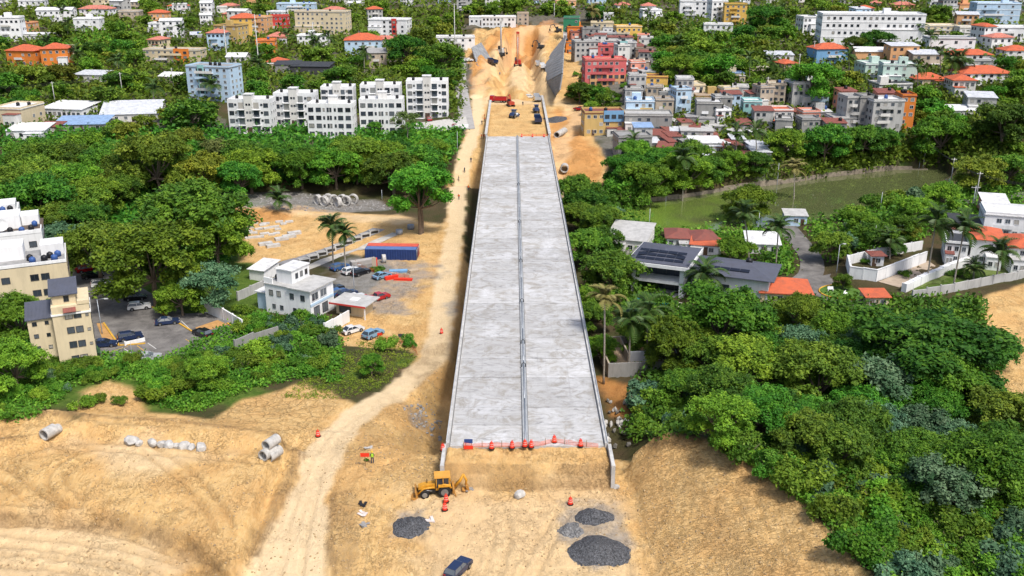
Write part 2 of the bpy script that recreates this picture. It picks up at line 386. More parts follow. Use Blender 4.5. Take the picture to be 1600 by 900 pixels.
GZ = np.where((polydist(GX, GY, [(DX0 - .1, DY0 - 1), (DX1 + .1, DY0 - 1), (DX1 + .1, DY1 + .4), (DX0 - .1, DY1 + .4)]) < .4), np.minimum(GZ, -0.2), GZ)
lotk = (polydist(GX, GY, LOT) < 0.6); GZ = np.where(lotk, -8.0, GZ)
# grading round the houses happens before the sheet is built; lookup works on this array
def hgt(x, y):
    fi = np.interp(y, ys, np.arange(len(ys))); i = min(int(fi), len(ys) - 2); a = fi - i
    fj = (x / (0.60 * y + 26) + 1) * 0.5 * (NC - 1); j = min(max(int(fj), 0), NC - 2); b = min(max(fj - j, 0), 1)
    return float((GZ[i, j] * (1 - b) + GZ[i, j + 1] * b) * (1 - a) + (GZ[i + 1, j] * (1 - b) + GZ[i + 1, j + 1] * b) * a)
def hgtv(x, y):
    fi = np.interp(y, ys, np.arange(len(ys))); i = np.minimum(fi.astype(int), len(ys) - 2); a = fi - i
    fj = np.clip((x / (0.60 * y + 26) + 1) * 0.5 * (NC - 1), 0, NC - 1.001); j = fj.astype(int); b = fj - j
    return (GZ[i, j] * (1 - b) + GZ[i, j + 1] * b) * (1 - a) + (GZ[i + 1, j] * (1 - b) + GZ[i + 1, j + 1] * b) * a
_L = [60.0]
while _L[-1] < 2500: _L.append(_L[-1] + max(.7, _L[-1] * .006))
_L = np.array(_L)
def hit(px, py, up=0.0, upk=0.0):
    """where the line of sight through a photo point meets the ground raised by up + upk * distance"""
    d = ray(px, py); g = CAMZ + d.z * _L - hgtv(d.x * _L, d.y * _L) - up - upk * _L
    k = int(np.argmax(g <= 0)) if (g <= 0).any() else len(_L) - 1
    a, b = _L[max(k - 1, 0)], _L[k]; q = np.linspace(a, b, 24); g = CAMZ + d.z * q - hgtv(d.x * q, d.y * q) - up - upk * q
    t = float(q[int(np.argmax(g <= 0))]) if (g <= 0).any() else float(b)
    x, y = d.x * t, d.y * t
    return Vector((x, y, hgt(x, y))), t
def hitv(px, py, upk=0.0):
    u, v = (np.asarray(px) - 800) / FPX, (np.asarray(py) - 450) / FPX; dx, dy, dz = u, CT - v * ST, -ST - v * CT
    t = np.full(len(u), 60.0); live = np.ones(len(u), bool)
    for _ in range(700):
        g = CAMZ + dz * t - hgtv(dx * t, dy * t) - upk * t; live = g > 0
        if not live.any(): break
        t = np.where(live & (t < 2500), t + np.clip(g * .8, .08, t * .006 + .6), t)
        if not (live & (t < 2500)).any(): break
    x, y = dx * t, dy * t
    return x, y, hgtv(x, y), t
def gp(px, py): return hit(px, py)[0]
# ---- soil zones (what the ground is made of)
def zone(P, soft, wob=1.0, sc_=5.0):
    d = polydist(GX, GY, P) + fbm(GX / sc_, GY / sc_, 4) * wob * 2
    return 1 - sstep(-soft, soft, d)
def gpoly(L): return [tuple(gp(*a)[:2]) for a in L]
def build_ground():
    sand = np.zeros_like(GX); clay = sand.copy(); pale = sand.copy(); grey = sand.copy(); grass = sand.copy(); damp_shade = sand.copy(); crack = sand.copy()
    for L in ([(-300, 655), (60, 640), (120, 655), (200, 640), (330, 655), (380, 625), (470, 600), (520, 612), (560, 640), (640, 600), (655, 560), (640, 545), (540, 540), (510, 520), (640, 400), (700, 340), (715, 260), (745, 140), (725, 75), (745, 45), (880, 40), (880, 100), (870, 150), (930, 182), (926, 215), (952, 262), (944, 290), (880, 292), (700, 292), (755, 500), (700, 690), (960, 720), (1050, 682), (1110, 688), (1190, 735), (1265, 800), (1345, 880), (1420, 1000), (-300, 1000)],
              [(345, 325), (480, 322), (600, 335), (690, 350), (690, 440), (560, 400), (500, 395), (420, 415), (372, 410), (380, 360)],
              [(866, 152), (878, 70), (900, 85), (912, 135), (965, 178), (905, 168)],
              [(1530, 470), (1620, 440), (1640, 640), (1560, 650), (1530, 560)]):
        sand = np.maximum(sand, zone(gpoly(L), 0.8, 0.8))
    sand = np.maximum(sand, zone(gpoly([(118, 612), (170, 592), (215, 610), (225, 645), (120, 650)]), 1, .8))
    for L in ([(345, 325), (470, 326), (440, 345), (360, 350)], [(735, 150), (735, 80), (760, 62), (800, 40), (880, 40), (850, 70), (770, 80), (762, 130)], [(855, 215), (870, 165), (920, 178), (915, 215), (948, 262), (930, 288), (880, 286)], [(935, 590), (990, 600), (990, 660), (950, 650)], [(820, 60), (880, 42), (860, 30), (800, 45)]):
        clay = np.maximum(clay, zone(gpoly(L), 1.5, 1.5) * .8)
    d, v = pathd(GX, GY, ROAD); hw = 2.6 + 3.0 * (1 - sstep(80, 105, GY))
    pale = np.maximum(pale, 1 - sstep(hw * .75, hw * 1.1, d + fbm(GX / 3, GY / 3, 3) * 1.0))
    pale = np.maximum(pale, .6 * zone(gpoly([(640, 770), (960, 765), (1000, 850), (1010, 1000), (650, 1000)]), 2.5, 2))
    pale = np.maximum(pale, .7 * zone(gpoly([(-100, 812), (120, 812), (240, 840), (300, 880), (200, 1000), (-100, 1000)]), 2, 2))
    for L in ([(790, 140), (800, 95), (820, 95), (835, 150)], [(735, 165), (770, 150), (850, 150), (890, 165), (860, 155)], [(400, 325), (600, 335), (690, 352), (560, 345)], [(340, 715), (240, 690), (120, 690), (200, 740)]):
        pale = np.maximum(pale, .7 * zone(gpoly(L), 2.5, 2))
    for L, hw_, z_ in (([(745, 150), (750, 128), (762, 112), (775, 92), (800, 76), (840, 70), (872, 62)], 4, 4), ([(850, 150), (845, 120), (838, 100), (840, 85), (862, 66)], 4, 4), ([(850, 152), (885, 168), (905, 185), (882, 200), (870, 225), (880, 262)], 3.5, 0)):
        d_, _v = pathd(GX, GY, [(*onz(a, b, z_)[:2], 0) for a, b in L]); pale = np.maximum(pale, .5 * (1 - sstep(hw_ * .6, hw_ * 1.2, d_ + fbm(GX / 4, GY / 4, 3) * 3)))
    # asphalt lot half buried under sand, rubble strip, gravel spills
    for L in ([(505, 412), (560, 398), (640, 408), (690, 425), (650, 470), (640, 500), (560, 490), (520, 470)],): grey = np.maximum(grey, .85 * zone(gpoly(L), 2.0, 3.0, 4))
    for L in ([(345, 300), (460, 300), (590, 312), (610, 328), (480, 330), (350, 324)], [(716, 100), (728, 100), (735, 200), (722, 205)]): grey = np.maximum(grey, .8 * zone(gpoly(L), 1.2, 1.5))
    for L in ([(628, 640), (655, 632), (668, 660), (645, 668)], [(694, 474), (712, 472), (718, 488), (700, 492)], [(612, 798), (664, 795), (668, 838), (620, 836)], [(876, 790), (955, 790), (990, 850), (930, 886), (880, 850)]): grey = np.maximum(grey, .75 * zone(gpoly(L), .8, 1.0, 2))
    damp_shade = np.maximum(damp_shade, .95 * zone([(DX0 - 1, 104.2), (DX1 + 1.5, 104.2), (DX1 + 1, 105.2), (DX0 - .5, 105.2)], .4, .3, 2)); damp_shade = np.maximum(damp_shade, .8 * zone([(DX0 - .2, 105.5), (DX1, 105.5), (DX1, 106.1), (DX0 - .2, 106.1)], .3, .3, 2))  # damp soil on the step faces, their shade painted into the same dark band
    damp_shade = np.maximum(damp_shade, .3 * zone(gpoly([(1045, 712), (1085, 720), (1150, 800), (1210, 910), (1150, 910), (1075, 800)]), 3, 2.0, 3))
    damp_shade = np.maximum(damp_shade, .6 * zone(gpoly([(640, 560), (690, 540), (690, 690), (640, 690)]), 2, 3.0, 3))
    damp_shade = np.maximum(damp_shade, .6 * zone(gpoly([(525, 770), (550, 762), (560, 900), (520, 900)]), 1, 1.0, 3))
    for L, hw_, z_ in (([(-60, 806), (80, 806), (170, 811), (250, 832), (300, 856), (350, 900)], .8, -1.3), ([(466, 700), (450, 745), (425, 800), (395, 858)], .9, -2), ([(-60, 704), (40, 690), (66, 680)], .6, -.7), ([(-40, 662), (80, 650), (130, 657), (260, 664), (470, 692)], .6, -.7), ([(522, 770), (517, 830), (522, 900)], .5, -2.9)):
        d_, _v = pathd(GX, GY, [(*onz(a, b, z_)[:2], 0) for a, b in L]); damp_shade = np.maximum(damp_shade, .85 * (1 - sstep(hw_ * .4, hw_ * 1.3, d_ + fbm(GX / 1.5, GY / 1.5, 3) * .8)))
    for S, hw_, dp_ in TRK:
        yy = [a[1] for a in S]; i0, i1 = np.searchsorted(ys, [min(yy) - 2, max(yy) + 2]); d_ = pathd(GX[i0:i1], GY[i0:i1], [(a, b, 0) for a, b in S])[0]; damp_shade[i0:i1] = np.maximum(damp_shade[i0:i1], min(.42, dp_ * 1.2) * np.exp(-(d_ / (hw_ * 1.1)) ** 2))
    crack = zone(gpoly([(300, 655), (380, 625), (470, 602), (520, 612), (520, 640), (480, 685), (330, 658)]), 1.5, 1.0)
    for L in ([(120, 55), (200, 55), (225, 95), (110, 95)], [(400, 240), (420, 620), (660, 560), (640, 560), (420, 640), (0, 640), (0, 500)], [(1080, 45), (1165, 55), (1160, 75), (1080, 70)], [(1420, 450), (1600, 400), (1600, 430), (1440, 460)], [(560, 195), (640, 190), (720, 210), (720, 240), (560, 225)], [(1180, 290), (1300, 270), (1420, 258), (1300, 262)]):
        grass = np.maximum(grass, zone(gpoly(L), 2, 2))
    # city ground: pale concrete and dust between the houses
    city = .55 * sstep(300, 360, GY) * (fbm(GX / 30 + 5, GY / 30, 3) > 0.02)
    sh = zone(gpoly([(925, 215), (960, 250), (1050, 250), (1190, 275), (1300, 200), (1440, 210), (1430, 140), (1200, 160), (960, 75), (890, 50), (915, 110), (960, 170)]), 4, 4)
    grey = np.maximum(grey, np.maximum(city * .6, sh * .55) * (1 - sand))
    scr = np.maximum(.95 * zone(SL, 1.0, .6), .5 * zone(gpoly([(520, 700), (640, 610), (690, 545), (690, 740), (600, 760)]), 1.5, 1.5))
    me = bpy.data.meshes.new('ground'); n, m = GX.shape
    idx = np.arange(n * m).reshape(n, m)
    q = np.stack([idx[:-1, :-1], idx[:-1, 1:], idx[1:, 1:], idx[1:, :-1]], -1).reshape(-1, 4)
    co = np.stack([GX, GY, GZ], -1).reshape(-1, 3)
    me.vertices.add(n * m); me.vertices.foreach_set('co', co.astype(np.float32).ravel())
    me.loops.add(q.size); me.loops.foreach_set('vertex_index', q.astype(np.int32).ravel())
    me.polygons.add(len(q)); me.polygons.foreach_set('loop_start', (np.arange(len(q)) * 4).astype(np.int32)); me.polygons.foreach_set('loop_total', np.full(len(q), 4, np.int32))
    me.polygons.foreach_set('use_smooth', np.ones(len(q), bool)); me.update(); me.validate()
    for nm, ch in (('soilA', (sand, clay, pale, grey)), ('soilB', (grass, damp_shade, crack, scr))):
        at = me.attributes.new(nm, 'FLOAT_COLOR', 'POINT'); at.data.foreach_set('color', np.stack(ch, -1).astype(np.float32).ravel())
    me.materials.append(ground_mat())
    o = struct(obj('ground', me)); return sand
def ground_mat():
    n = NB('ground_soil', 0.95, 0.1)
    A = n.n('ShaderNodeAttribute'); A.attribute_name = 'soilA'; Bq = n.n('ShaderNodeAttribute'); Bq.attribute_name = 'soilB'
    sa = n.n('ShaderNodeSeparateColor'); n.l(A.outputs['Color'], sa.inputs[0]); sb = n.n('ShaderNodeSeparateColor'); n.l(Bq.outputs['Color'], sb.inputs[0])
    P = n.pos(); big = n.noise(P, .12, 5, .6); mid = n.noise(P, .9, 6, .7, .6); fine = n.noise(P, 5, 4, .7); streak = n.noise(n.pos((1, .25, 1), (0, 0, .5)), 1.6, 6, .7, 1.5)
    soil = n.mix(n.ramp(big, [(.35, 0.), (.65, 1.)]), (.085, .062, .035), (.05, .055, .02))
    gr = n.mix(n.ramp(mid, [(.35, 0.), (.7, 1.)]), (.045, .10, .012), (.11, .17, .03))
    sand = n.mix(n.ramp(mid, [(.3, 0.), (.72, 1.)]), (.53, .325, .125), (.68, .455, .20))
    sand = n.mix(n.ramp(streak, [(.45, 0.), (.66, .75)]), sand, (.70, .50, .25))
    sand = n.mix(n.ramp(streak, [(.3, .7), (.42, 0.)]), sand, (.42, .26, .11))
    sand = n.mix(n.math('MULTIPLY', n.ramp(fine, [(.5, 0.), (.75, 1.)]), .2), sand, (.30, .185, .08))
    sand = n.mix(n.ramp(big, [(.42, .5), (.56, 0.)]), sand, (.54, .31, .12))
    c = n.mix(n.math('MULTIPLY', sb.outputs[0], .9), soil, gr)
    c = n.mix(sa.outputs[0], c, sand)
    c = n.mix(n.math('MULTIPLY', sa.outputs[1], .9), c, n.mix(mid, (.46, .18, .05), (.58, .30, .10)))
    c = n.mix(n.math('MULTIPLY', sa.outputs[2], .92), c, n.mix(mid, (.61, .455, .265), (.76, .61, .40)))
    gv = n.math('MULTIPLY', A.outputs['Alpha'], n.ramp(n.noise(P, .5, 5, .7), [(.3, .5), (.6, 1.)]))
    c = n.mix(gv, c, n.mix(mid, (.16, .155, .15), (.34, .33, .32)))
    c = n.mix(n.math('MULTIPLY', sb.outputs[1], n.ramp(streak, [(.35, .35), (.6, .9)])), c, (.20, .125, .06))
    vo = n.n('ShaderNodeTexVoronoi'); vo.feature = 'DISTANCE_TO_EDGE'; vo.inputs['Scale'].default_value = 1.1
    n.l(n.mix(.5, P, n.n('ShaderNodeTexNoise').outputs[1]), vo.inputs['Vector'])
    ck = n.math('MULTIPLY', sb.outputs[2], n.ramp(vo.outputs[0], [(.02, 1.), (.07, 0.)]))
    c = n.mix(n.math('MULTIPLY', ck, .3), c, (.25, .16, .07))
    # thin wandering furrows and the tooth marks of the excavator on the cut slope
    def furrow(vec, sc_, w_, dist, det=3):
        q = n.math('ABSOLUTE', n.math('SUBTRACT', n.noise(vec, sc_, det, .55, dist), .5)); return n.ramp(q, [(0., 1.), (w_, 0.)])
    f1 = furrow(P, .55, .016, 1.6); f2 = furrow(n.pos((1, .6, 1), (0, 0, .8)), 1.5, .022, 1.2); f3 = furrow(n.pos((1, 3.2, 1), (0, 0, -.45)), .8, .035, .5, 4)
    fm = n.math('MULTIPLY', n.ramp(n.noise(P, .22, 3), [(.42, .15), (.58, 1.)]), n.math('SUBTRACT', 1., n.math('MULTIPLY', sa.outputs[2], .6)))
    fu = n.math('MULTIPLY', n.math('MAXIMUM', f1, n.math('MULTIPLY', f2, .7)), n.math('MULTIPLY', fm, sa.outputs[0]))
    fu = n.math('MAXIMUM', fu, n.math('MULTIPLY', n.math('MULTIPLY', f3, .9), Bq.outputs['Alpha']))
    c = n.mix(n.math('MULTIPLY', fu, .24), c, (.28, .17, .075))
    n.color(c)
    h = n.math('ADD', n.math('ADD', n.math('MULTIPLY', mid, .6), n.math('MULTIPLY', fine, .2)), n.math('MULTIPLY', streak, .4))
    b1 = n.bump(n.math('SUBTRACT', h, n.math('MULTIPLY', fu, .4)), .9, .36); n.bump(n.math('MULTIPLY', ck, -1.), .6, .2, b1)
    return n.m
# ================================================================ THE BRIDGE
def deckmat():
    n = NB('deck_concrete', 0.85, 0.2)
    P = n.pos(); oi = n.n('ShaderNodeObjectInfo').outputs['Random']
    br = n.n('ShaderNodeTexBrick'); br.offset = .37; br.squash = 1.3; br.squash_frequency = 3
    for k, v in (('Scale', .21), ('Mortar Size', .006), ('Brick Width', .95), ('Row Height', .28), ('Bias', -.1)): br.inputs[k].default_value = v
    br.inputs['Color1'].default_value = (.0, .0, .0, 1); br.inputs['Color2'].default_value = (1, 1, 1, 1); br.inputs['Mortar'].default_value = (.35, .35, .35, 1)
    wob = n.mix(.04, P, n.n('ShaderNodeTexNoise').outputs[1], 'ADD'); n.l(wob, br.inputs['Vector'])
    st = n.noise(n.pos((.4, 1.3, 1)), 1.0, 7, .75, 1.0); bl = n.noise(P, .16, 5, .65, .4); sp = n.noise(P, 2.4, 5, .75)
    pt = n.noise(P, .33, 6, .7, 1.2); ty = n.noise(n.pos((1.4, .05, 1)), 1.0, 4, .6, .3)
    c = n.mix(br.outputs[0], (.50, .50, .50), (.57, .575, .58))
    c = n.mix(n.ramp(bl, [(.38, .7), (.5, 0.)]), c, (.66, .67, .69))
    c = n.mix(n.ramp(st, [(.36, .9), (.48, 0.)]), c, (.31, .31, .31))
    c = n.mix(n.ramp(st, [(.56, 0.), (.68, .6)]), c, (.74, .75, .77))
    c = n.mix(n.ramp(pt, [(.49, 0.), (.63, .85)]), c, (.37, .35, .315))
    c = n.mix(n.ramp(ty, [(.58, 0.), (.75, .35)]), c, (.33, .32, .31))
    c = n.mix(n.ramp(sp, [(.62, 0.), (.74, .7)]), c, (.22, .215, .21))
    hv = n.n('ShaderNodeHueSaturation'); n.l(n.math('ADD', n.math('MULTIPLY', oi, .16), .73), hv.inputs['Value']); n.l(c, hv.inputs['Color']); n.color(hv.outputs[0])
    n.bump(n.math('ADD', st, n.math('MULTIPLY', sp, .4)), .35, .06); return n.m
DECK = deckmat()
CONC = plain('concrete', (.50, .50, .49), .85, 0, .35, .8); CONCD = plain('concrete_old', (.30, .29, .28), .9, 0, .4, .6)
STEEL = plain('galvanised_steel', (.36, .39, .43), .45, .6, .2, 1)
bridge = thing('bridge', 'long pale concrete bridge deck running away through the middle of the picture', 'bridge', (0, DY0, 0))
rows = [697, 664, 636, 590, 560, 528, 500, 474, 450, 426, 405, 388, 372, 357, 345, 332, 320, 310, 300, 291, 283, 275, 268, 261, 254, 247, 241, 235, 230, 221, 213]
MX = 1.78
for a, b in zip(rows[:-1], rows[1:]):
    y0, y1 = onz(800, a, 0).y - DY0, onz(800, b, 0).y - DY0
    for x0, x1 in ((DX0 + .55, MX - .42), (MX + .42, DX1 - .55)):
        m = MB(); dz = rnd.uniform(-.012, .012); m.box(x0, x1, y0 + .06, y1 - .06, -.34, dz); m.build('deck_slab', DECK, bridge)
L_ = DY1 - DY0
MB().box(DX0 + .2, DX1 - .2, .3, L_ - .3, -.62, -.36).build('deck_plate', CONC, bridge)
for x in np.linspace(DX0 + 1.6, DX1 - 1.6, 7):
    MB().box(x - .35, x + .35, .5, L_ - .5, -2.3, -.625).build('girder', CONC, bridge)
for yy in np.linspace(30, L_ - 30, 5):
    m = MB(); m.box(DX0 + .4, DX1 - .4, yy - 1, yy + 1, -3.5, -2.31)
    for x in (DX0 + 2.5, (DX0 + DX1) / 2, DX1 - 2.5): m.tube([(x, yy, -12.5), (x, yy, -3.4)], .8, 14)
    m.build('pier', CONC, bridge)
for nm, x0, x1 in (('parapet', DX0 - .05, DX0 + .5), ('parapet', DX1 - .5, DX1 + .05)):
    for i in range(21):
        y0, y1 = i * L_ / 21, (i + 1) * L_ / 21
        s = -1 if x0 < 0 else 1
        m = MB(); m.prism([(y0 + .015, -.5), (y1 - .015, -.5), (y1 - .015, .42), (y0 + .015, .42)], .275, .2, M=T((x0 + x1) / 2, 0, 0)); m.build(nm, CONC, bridge)
    r = MB(); xr = x0 + .12 if x0 < 0 else x1 - .12
    r.tube([(xr, 0, .62), (xr, L_, .62)], .05, 6)
    for i in range(70): r.box(xr - .03, xr + .03, i * 3 + .8, i * 3 + .86, .42, .62)
    r.build('guard_rail', STEEL, bridge)
for i in range(16):
    y0, y1 = i * L_ / 16, (i + 1) * L_ / 16
    m = MB(); m.box(MX - .36, MX - .1, y0 + .02, y1 - .02, -.3, .28); m.box(MX + .1, MX + .36, y0 + .02, y1 - .02, -.3, .28); m.box(MX - .09, MX + .09, y0, y1, -.3, .02)
    m.build('median_kerb', plain('kerb_concrete', (.33, .35, .37), .8, 0, .3, .8), bridge)
    m = MB(); m.tube([(MX, y0, .3), (MX, y1, .3)], .11, 6); m.build('median_pipe', STEEL, bridge)
for i, yy in enumerate((24, 33, 52, 75, 104, 140)):
    m = MB(); m.tube([(MX - .3, yy, .28), (MX - .25, yy, .8), (MX, yy, 1.0), (MX + .25, yy, .8), (MX + .3, yy, .28)], .06, 6); m.build('bracket', plain('black_iron', (.03, .03, .032), .5, .3), bridge)
# wing walls at both ends
for x in (DX0 - .12, DX1 + .12):
    m = MB(); m.box(x - .22, x + .22, -5.2, -.03, -4, .35, taper=0); m.build('wing_wall', CONC, bridge)
    m = MB(); m.box(x - .24, x + .24, -5.6, -5.21, -4, .36); m.build('wall_end', CONC, bridge)
    for i in range(11):
        y0 = L_ + .05 + i * 8
        m = MB(); m.box(x - .28, x + .28, y0, y0 + 7.96, -4.2, .75); m.box(x - .45, x + .45, y0, y0 + 7.96, .752, .95); m.build('approach_wall_panel', CONC, bridge)
m = MB(); m.box(DX0 + .1, DX1 - .1, .0, .28, -10, -.37); m.build('abutment', CONC, bridge)
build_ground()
# ================================================================ BUILDINGS
FOOT = []          # (x, y, r) discs that trees keep clear of (houses)
RECTS = []; LAND = []
def winmesh(fr, key, mull=1):
    m = MB(); t = .07
    m.box(-.5, .5, -.07, .02, .5 - t, .5); m.box(-.5, .5, -.09, .02, -.5, -.5 + t); m.box(-.5, -.5 + t, -.07, .02, -.5 + t, .5 - t); m.box(.5 - t, .5, -.07, .02, -.5 + t, .5 - t)
    for i in range(1, mull + 1): x = -.5 + i / (mull + 1); m.box(x - .02, x + .02, -.05, .02, -.5 + t, .5 - t)
    m.add([(-.5 + t, -.02, -.5 + t), (.5 - t, -.02, -.5 + t), (.5 - t, -.02, .5 - t), (-.5 + t, -.02, .5 - t)], [(0, 1, 2, 3)], 1)
    return m.mesh('window', [fr, glassmat()])
WIN = dict(w=winmesh(plain('frame_white', (.62, .63, .64), .6), 'w'), d=winmesh(plain('frame_dark', (.07, .07, .075), .5), 'd'), n=winmesh(plain('frame_grey', (.28, .28, .28), .7), 'n', 0))
TANKM = plain('tank_black', (.015, .016, .02), .45); TANKB = plain('tank_blue', (.04, .10, .30), .5)
def tankmesh(mat):
    m = MB(); m.tube([(0, 0, 0), (0, 0, .9), (0, 0, 1.15), (0, 0, 1.3), (0, 0, 1.36)], [.62, .62, .5, .22, .2], 12); return m.mesh('water_tank', mat)
TANK = tankmesh(TANKM); TANKBL = tankmesh(TANKB)
DOORM = plain('door_wood', (.10, .06, .04), .6)
def hiproof(m, w, d, z, rh, ov, mi=0):
    a, b = w / 2 + ov, d / 2 + ov; r = max(0, (w - d) / 2) if w > d else 0; q = max(0, (d - w) / 2) if d > w else 0
    vs = [(-a, -b, z), (a, -b, z), (a, b, z), (-a, b, z), (-a, -b, z + .18), (a, -b, z + .18), (a, b, z + .18), (-a, b, z + .18), (-r, -q, z + rh), (r, q, z + rh)]
    fs = [(3, 2, 1, 0), (0, 1, 5, 4), (1, 2, 6, 5), (2, 3, 7, 6), (3, 0, 4, 7)]
    fs += [(4, 5, 9, 8), (5, 6, 9), (6, 7, 8, 9), (7, 4, 8)] if r > 0 or q == 0 else [(4, 5, 8), (5, 6, 9, 8), (6, 7, 9), (7, 4, 8, 9)]
    m.add(vs, fs, mi)
def walls(m, w, d, h, base=3.0, mi=0): m.box(-w / 2, w / 2, -d / 2, d / 2, -base, h, mi)
def put_windows(root, w, d, h, fl, nc, style='w', faces='fsl', ww=1.25, wh=1.2, skip=.0, rr=None, z0=.0, fh=None):
    rr = rr or rnd; fh = fh or h / fl
    def row(n, span, fn):
        for f in range(fl):
            for c in range(n):
                if rr.random() < skip: continue
                s = span / n; x = -span / 2 + s * (c + .5); z = z0 + fh * (f + .55)
                fn(x, z, min(ww, s * .62), min(wh, fh * .55))
    if 'f' in faces: row(nc, w * .94, lambda x, z, a, b: obj('window', WIN[style], root, (x, -d / 2, z), None, (a, 1, b)))
    ns = max(1, round(d / (w / max(nc, 1)) * .8))
    if 's' in faces: row(ns, d * .9, lambda x, z, a, b: obj('window', WIN[style], root, (w / 2, x, z), (0, 0, math.pi / 2), (a, 1, b)))
    if 'l' in faces: row(ns, d * .9, lambda x, z, a, b: obj('window', WIN[style], root, (-w / 2, x, z), (0, 0, -math.pi / 2), (a, 1, b)))
def place(x0, x1, yb):
    p, t = hit((x0 + x1) / 2, yb); return p, t, FPX / t
def bld(label, x0, x1, yb, yt, fl, nc, wall, rt='flat', rc='lgrey', d=9, rz=0, name='house', cat='house', style='w', skip=.08, tank=0, band=None, hut=False, door=True, group=None, trim=None):
    p, t, s = place(x0, x1, yb); a = R(rz)
    dep = math.atan2(CAMZ - p.z - 5, p.y)
    W_ = (x1 - x0) / s; w = max(2.5, (W_ - abs(math.sin(a)) * d) / max(.5, math.cos(a))) if rz else W_
    if rz and w < W_ * .55: d = W_ * .5; w = max(2.5, (W_ - abs(math.sin(a)) * d) / max(.5, math.cos(a)))
    h = max(2.4, (yb - yt) / s / math.cos(dep))
    c = p + Vector((-math.sin(a), math.cos(a), 0)) * (d / 2) if not rz else p + Vector((0, (d * math.cos(a) + w * abs(math.sin(a))) / 2, 0))
    c.z = p.z; FOOT.append((c.x, c.y, .5 * math.hypot(w, d)))
    root = thing(name, label, cat, c, a, group); RECTS.append((x0, x1, yt, yb)); LAND.append(root)
    m = MB(); walls(m, w, d, h); m.build('wall', W(wall), root)
    lo = -w / 2, w / 2, -d / 2, d / 2
    if rt == 'flat':
        m = MB(); m.box(-w / 2 - .25, w / 2 + .25, -d / 2 - .25, d / 2 + .25, h + .003, h + .2); rf = m.build('roof', RM(rc), root)
        if h > 4:
            m = MB(); q = .16; ph = .75
            for b in ((-w / 2, w / 2, -d / 2, -d / 2 + q), (-w / 2, w / 2, d / 2 - q, d / 2), (-w / 2, -w / 2 + q, -d / 2 + q + .003, d / 2 - q - .003), (w / 2 - q, w / 2, -d / 2 + q + .003, d / 2 - q - .003)): m.box(*b, h + .203, h + ph)
            m.build('parapet', W(wall), rf)
    elif rt == 'hip':
        m = MB(); hiproof(m, w, d, h + .003, min(w, d) * .23, .5); rf = m.build('roof', RM(rc), root)
    elif rt == 'gable':
        m = MB(); rh = d * .16; a2, b2 = w / 2 + .4, d / 2 + .4
        m.add([(-a2, -b2, h), (a2, -b2, h), (a2, 0, h + rh), (-a2, 0, h + rh), (-a2, b2, h), (a2, b2, h), (-a2, -b2, h + .12), (a2, -b2, h + .12), (a2, 0, h + rh + .12), (-a2, 0, h + rh + .12), (-a2, b2, h + .12), (a2, b2, h + .12)],
              [(3, 2, 1, 0), (4, 5, 2, 3), (6, 7, 8, 9), (9, 8, 11, 10), (0, 1, 7, 6), (5, 4, 10, 11), (1, 2, 8, 7), (2, 5, 11, 8), (3, 0, 6, 9), (4, 3, 9, 10)]); rf = m.build('roof', RM(rc), root)
        m = MB(); q = w / 2 - .05
        m.add([(-q, -d / 2, h), (-q, d / 2, h), (-q, 0, h + rh * .96), (q, -d / 2, h), (q, d / 2, h), (q, 0, h + rh * .96)], [(0, 2, 1), (3, 4, 5)]); m.build('gable_wall', W(wall), root)
    elif rt == 'shed':
        m = MB(); a2, b2 = w / 2 + .35, d / 2 + .35; r2 = d * .1
        m.add([(-a2, -b2, h + .01), (a2, -b2, h + .01), (a2, b2, h + r2), (-a2, b2, h + r2), (-a2, -b2, h + .13), (a2, -b2, h + .13), (a2, b2, h + r2 + .12), (-a2, b2, h + r2 + .12)], [(3, 2, 1, 0), (0, 1, 5, 4), (1, 2, 6, 5), (2, 3, 7, 6), (3, 0, 4, 7), (4, 5, 6, 7)]); rf = m.build('roof', RM(rc), root)
    if band:
        for f in range(1, fl + (0 if rt == 'flat' else 0)):
            m = MB(); z = h / fl * f; m.box(-w / 2 - .12, w / 2 + .12, -d / 2 - .12, d / 2 + .12, z - .12, z + .12); m.build('floor_band', W(band), root)
    if trim:   # a bay of another colour standing proud of the front
        c2, u0, u1, v0, v1 = trim
        m = MB(); m.box(-w / 2 + w * u0, -w / 2 + w * u1, -d / 2 - .35, -d / 2 + .0, h * v0 - (3 if v0 == 0 else 0), h * v1 + (.9 if v1 == 1 else 0)); m.build('bay', W(c2), root)
        rw = rnd
        k = max(1, round((u1 - u0) * nc))
        for f in range(fl):
            z = h / fl * (f + .55)
            if v0 * h < z < v1 * h:
                for i in range(k): obj('window', WIN['d'], root, (-w / 2 + w * (u0 + (u1 - u0) * (i + .5) / k), -d / 2 - .35, z), None, (min(1.6, w * (u1 - u0) / k * .7), 1, min(1.4, h / fl * .55)))
    if nc: put_windows(root, w, d, h, fl, nc, style, 'fsl', skip=skip, fh=h / fl)
    if door and fl <= 3 and nc:
        m = MB(); m.box(-.5, .5, -d / 2 - .04, -d / 2, 0, 2.0, M=T(w * rnd.choice((-.28, 0.04, .3)), 0, 0)); dr = m.build('door', DOORM, root)
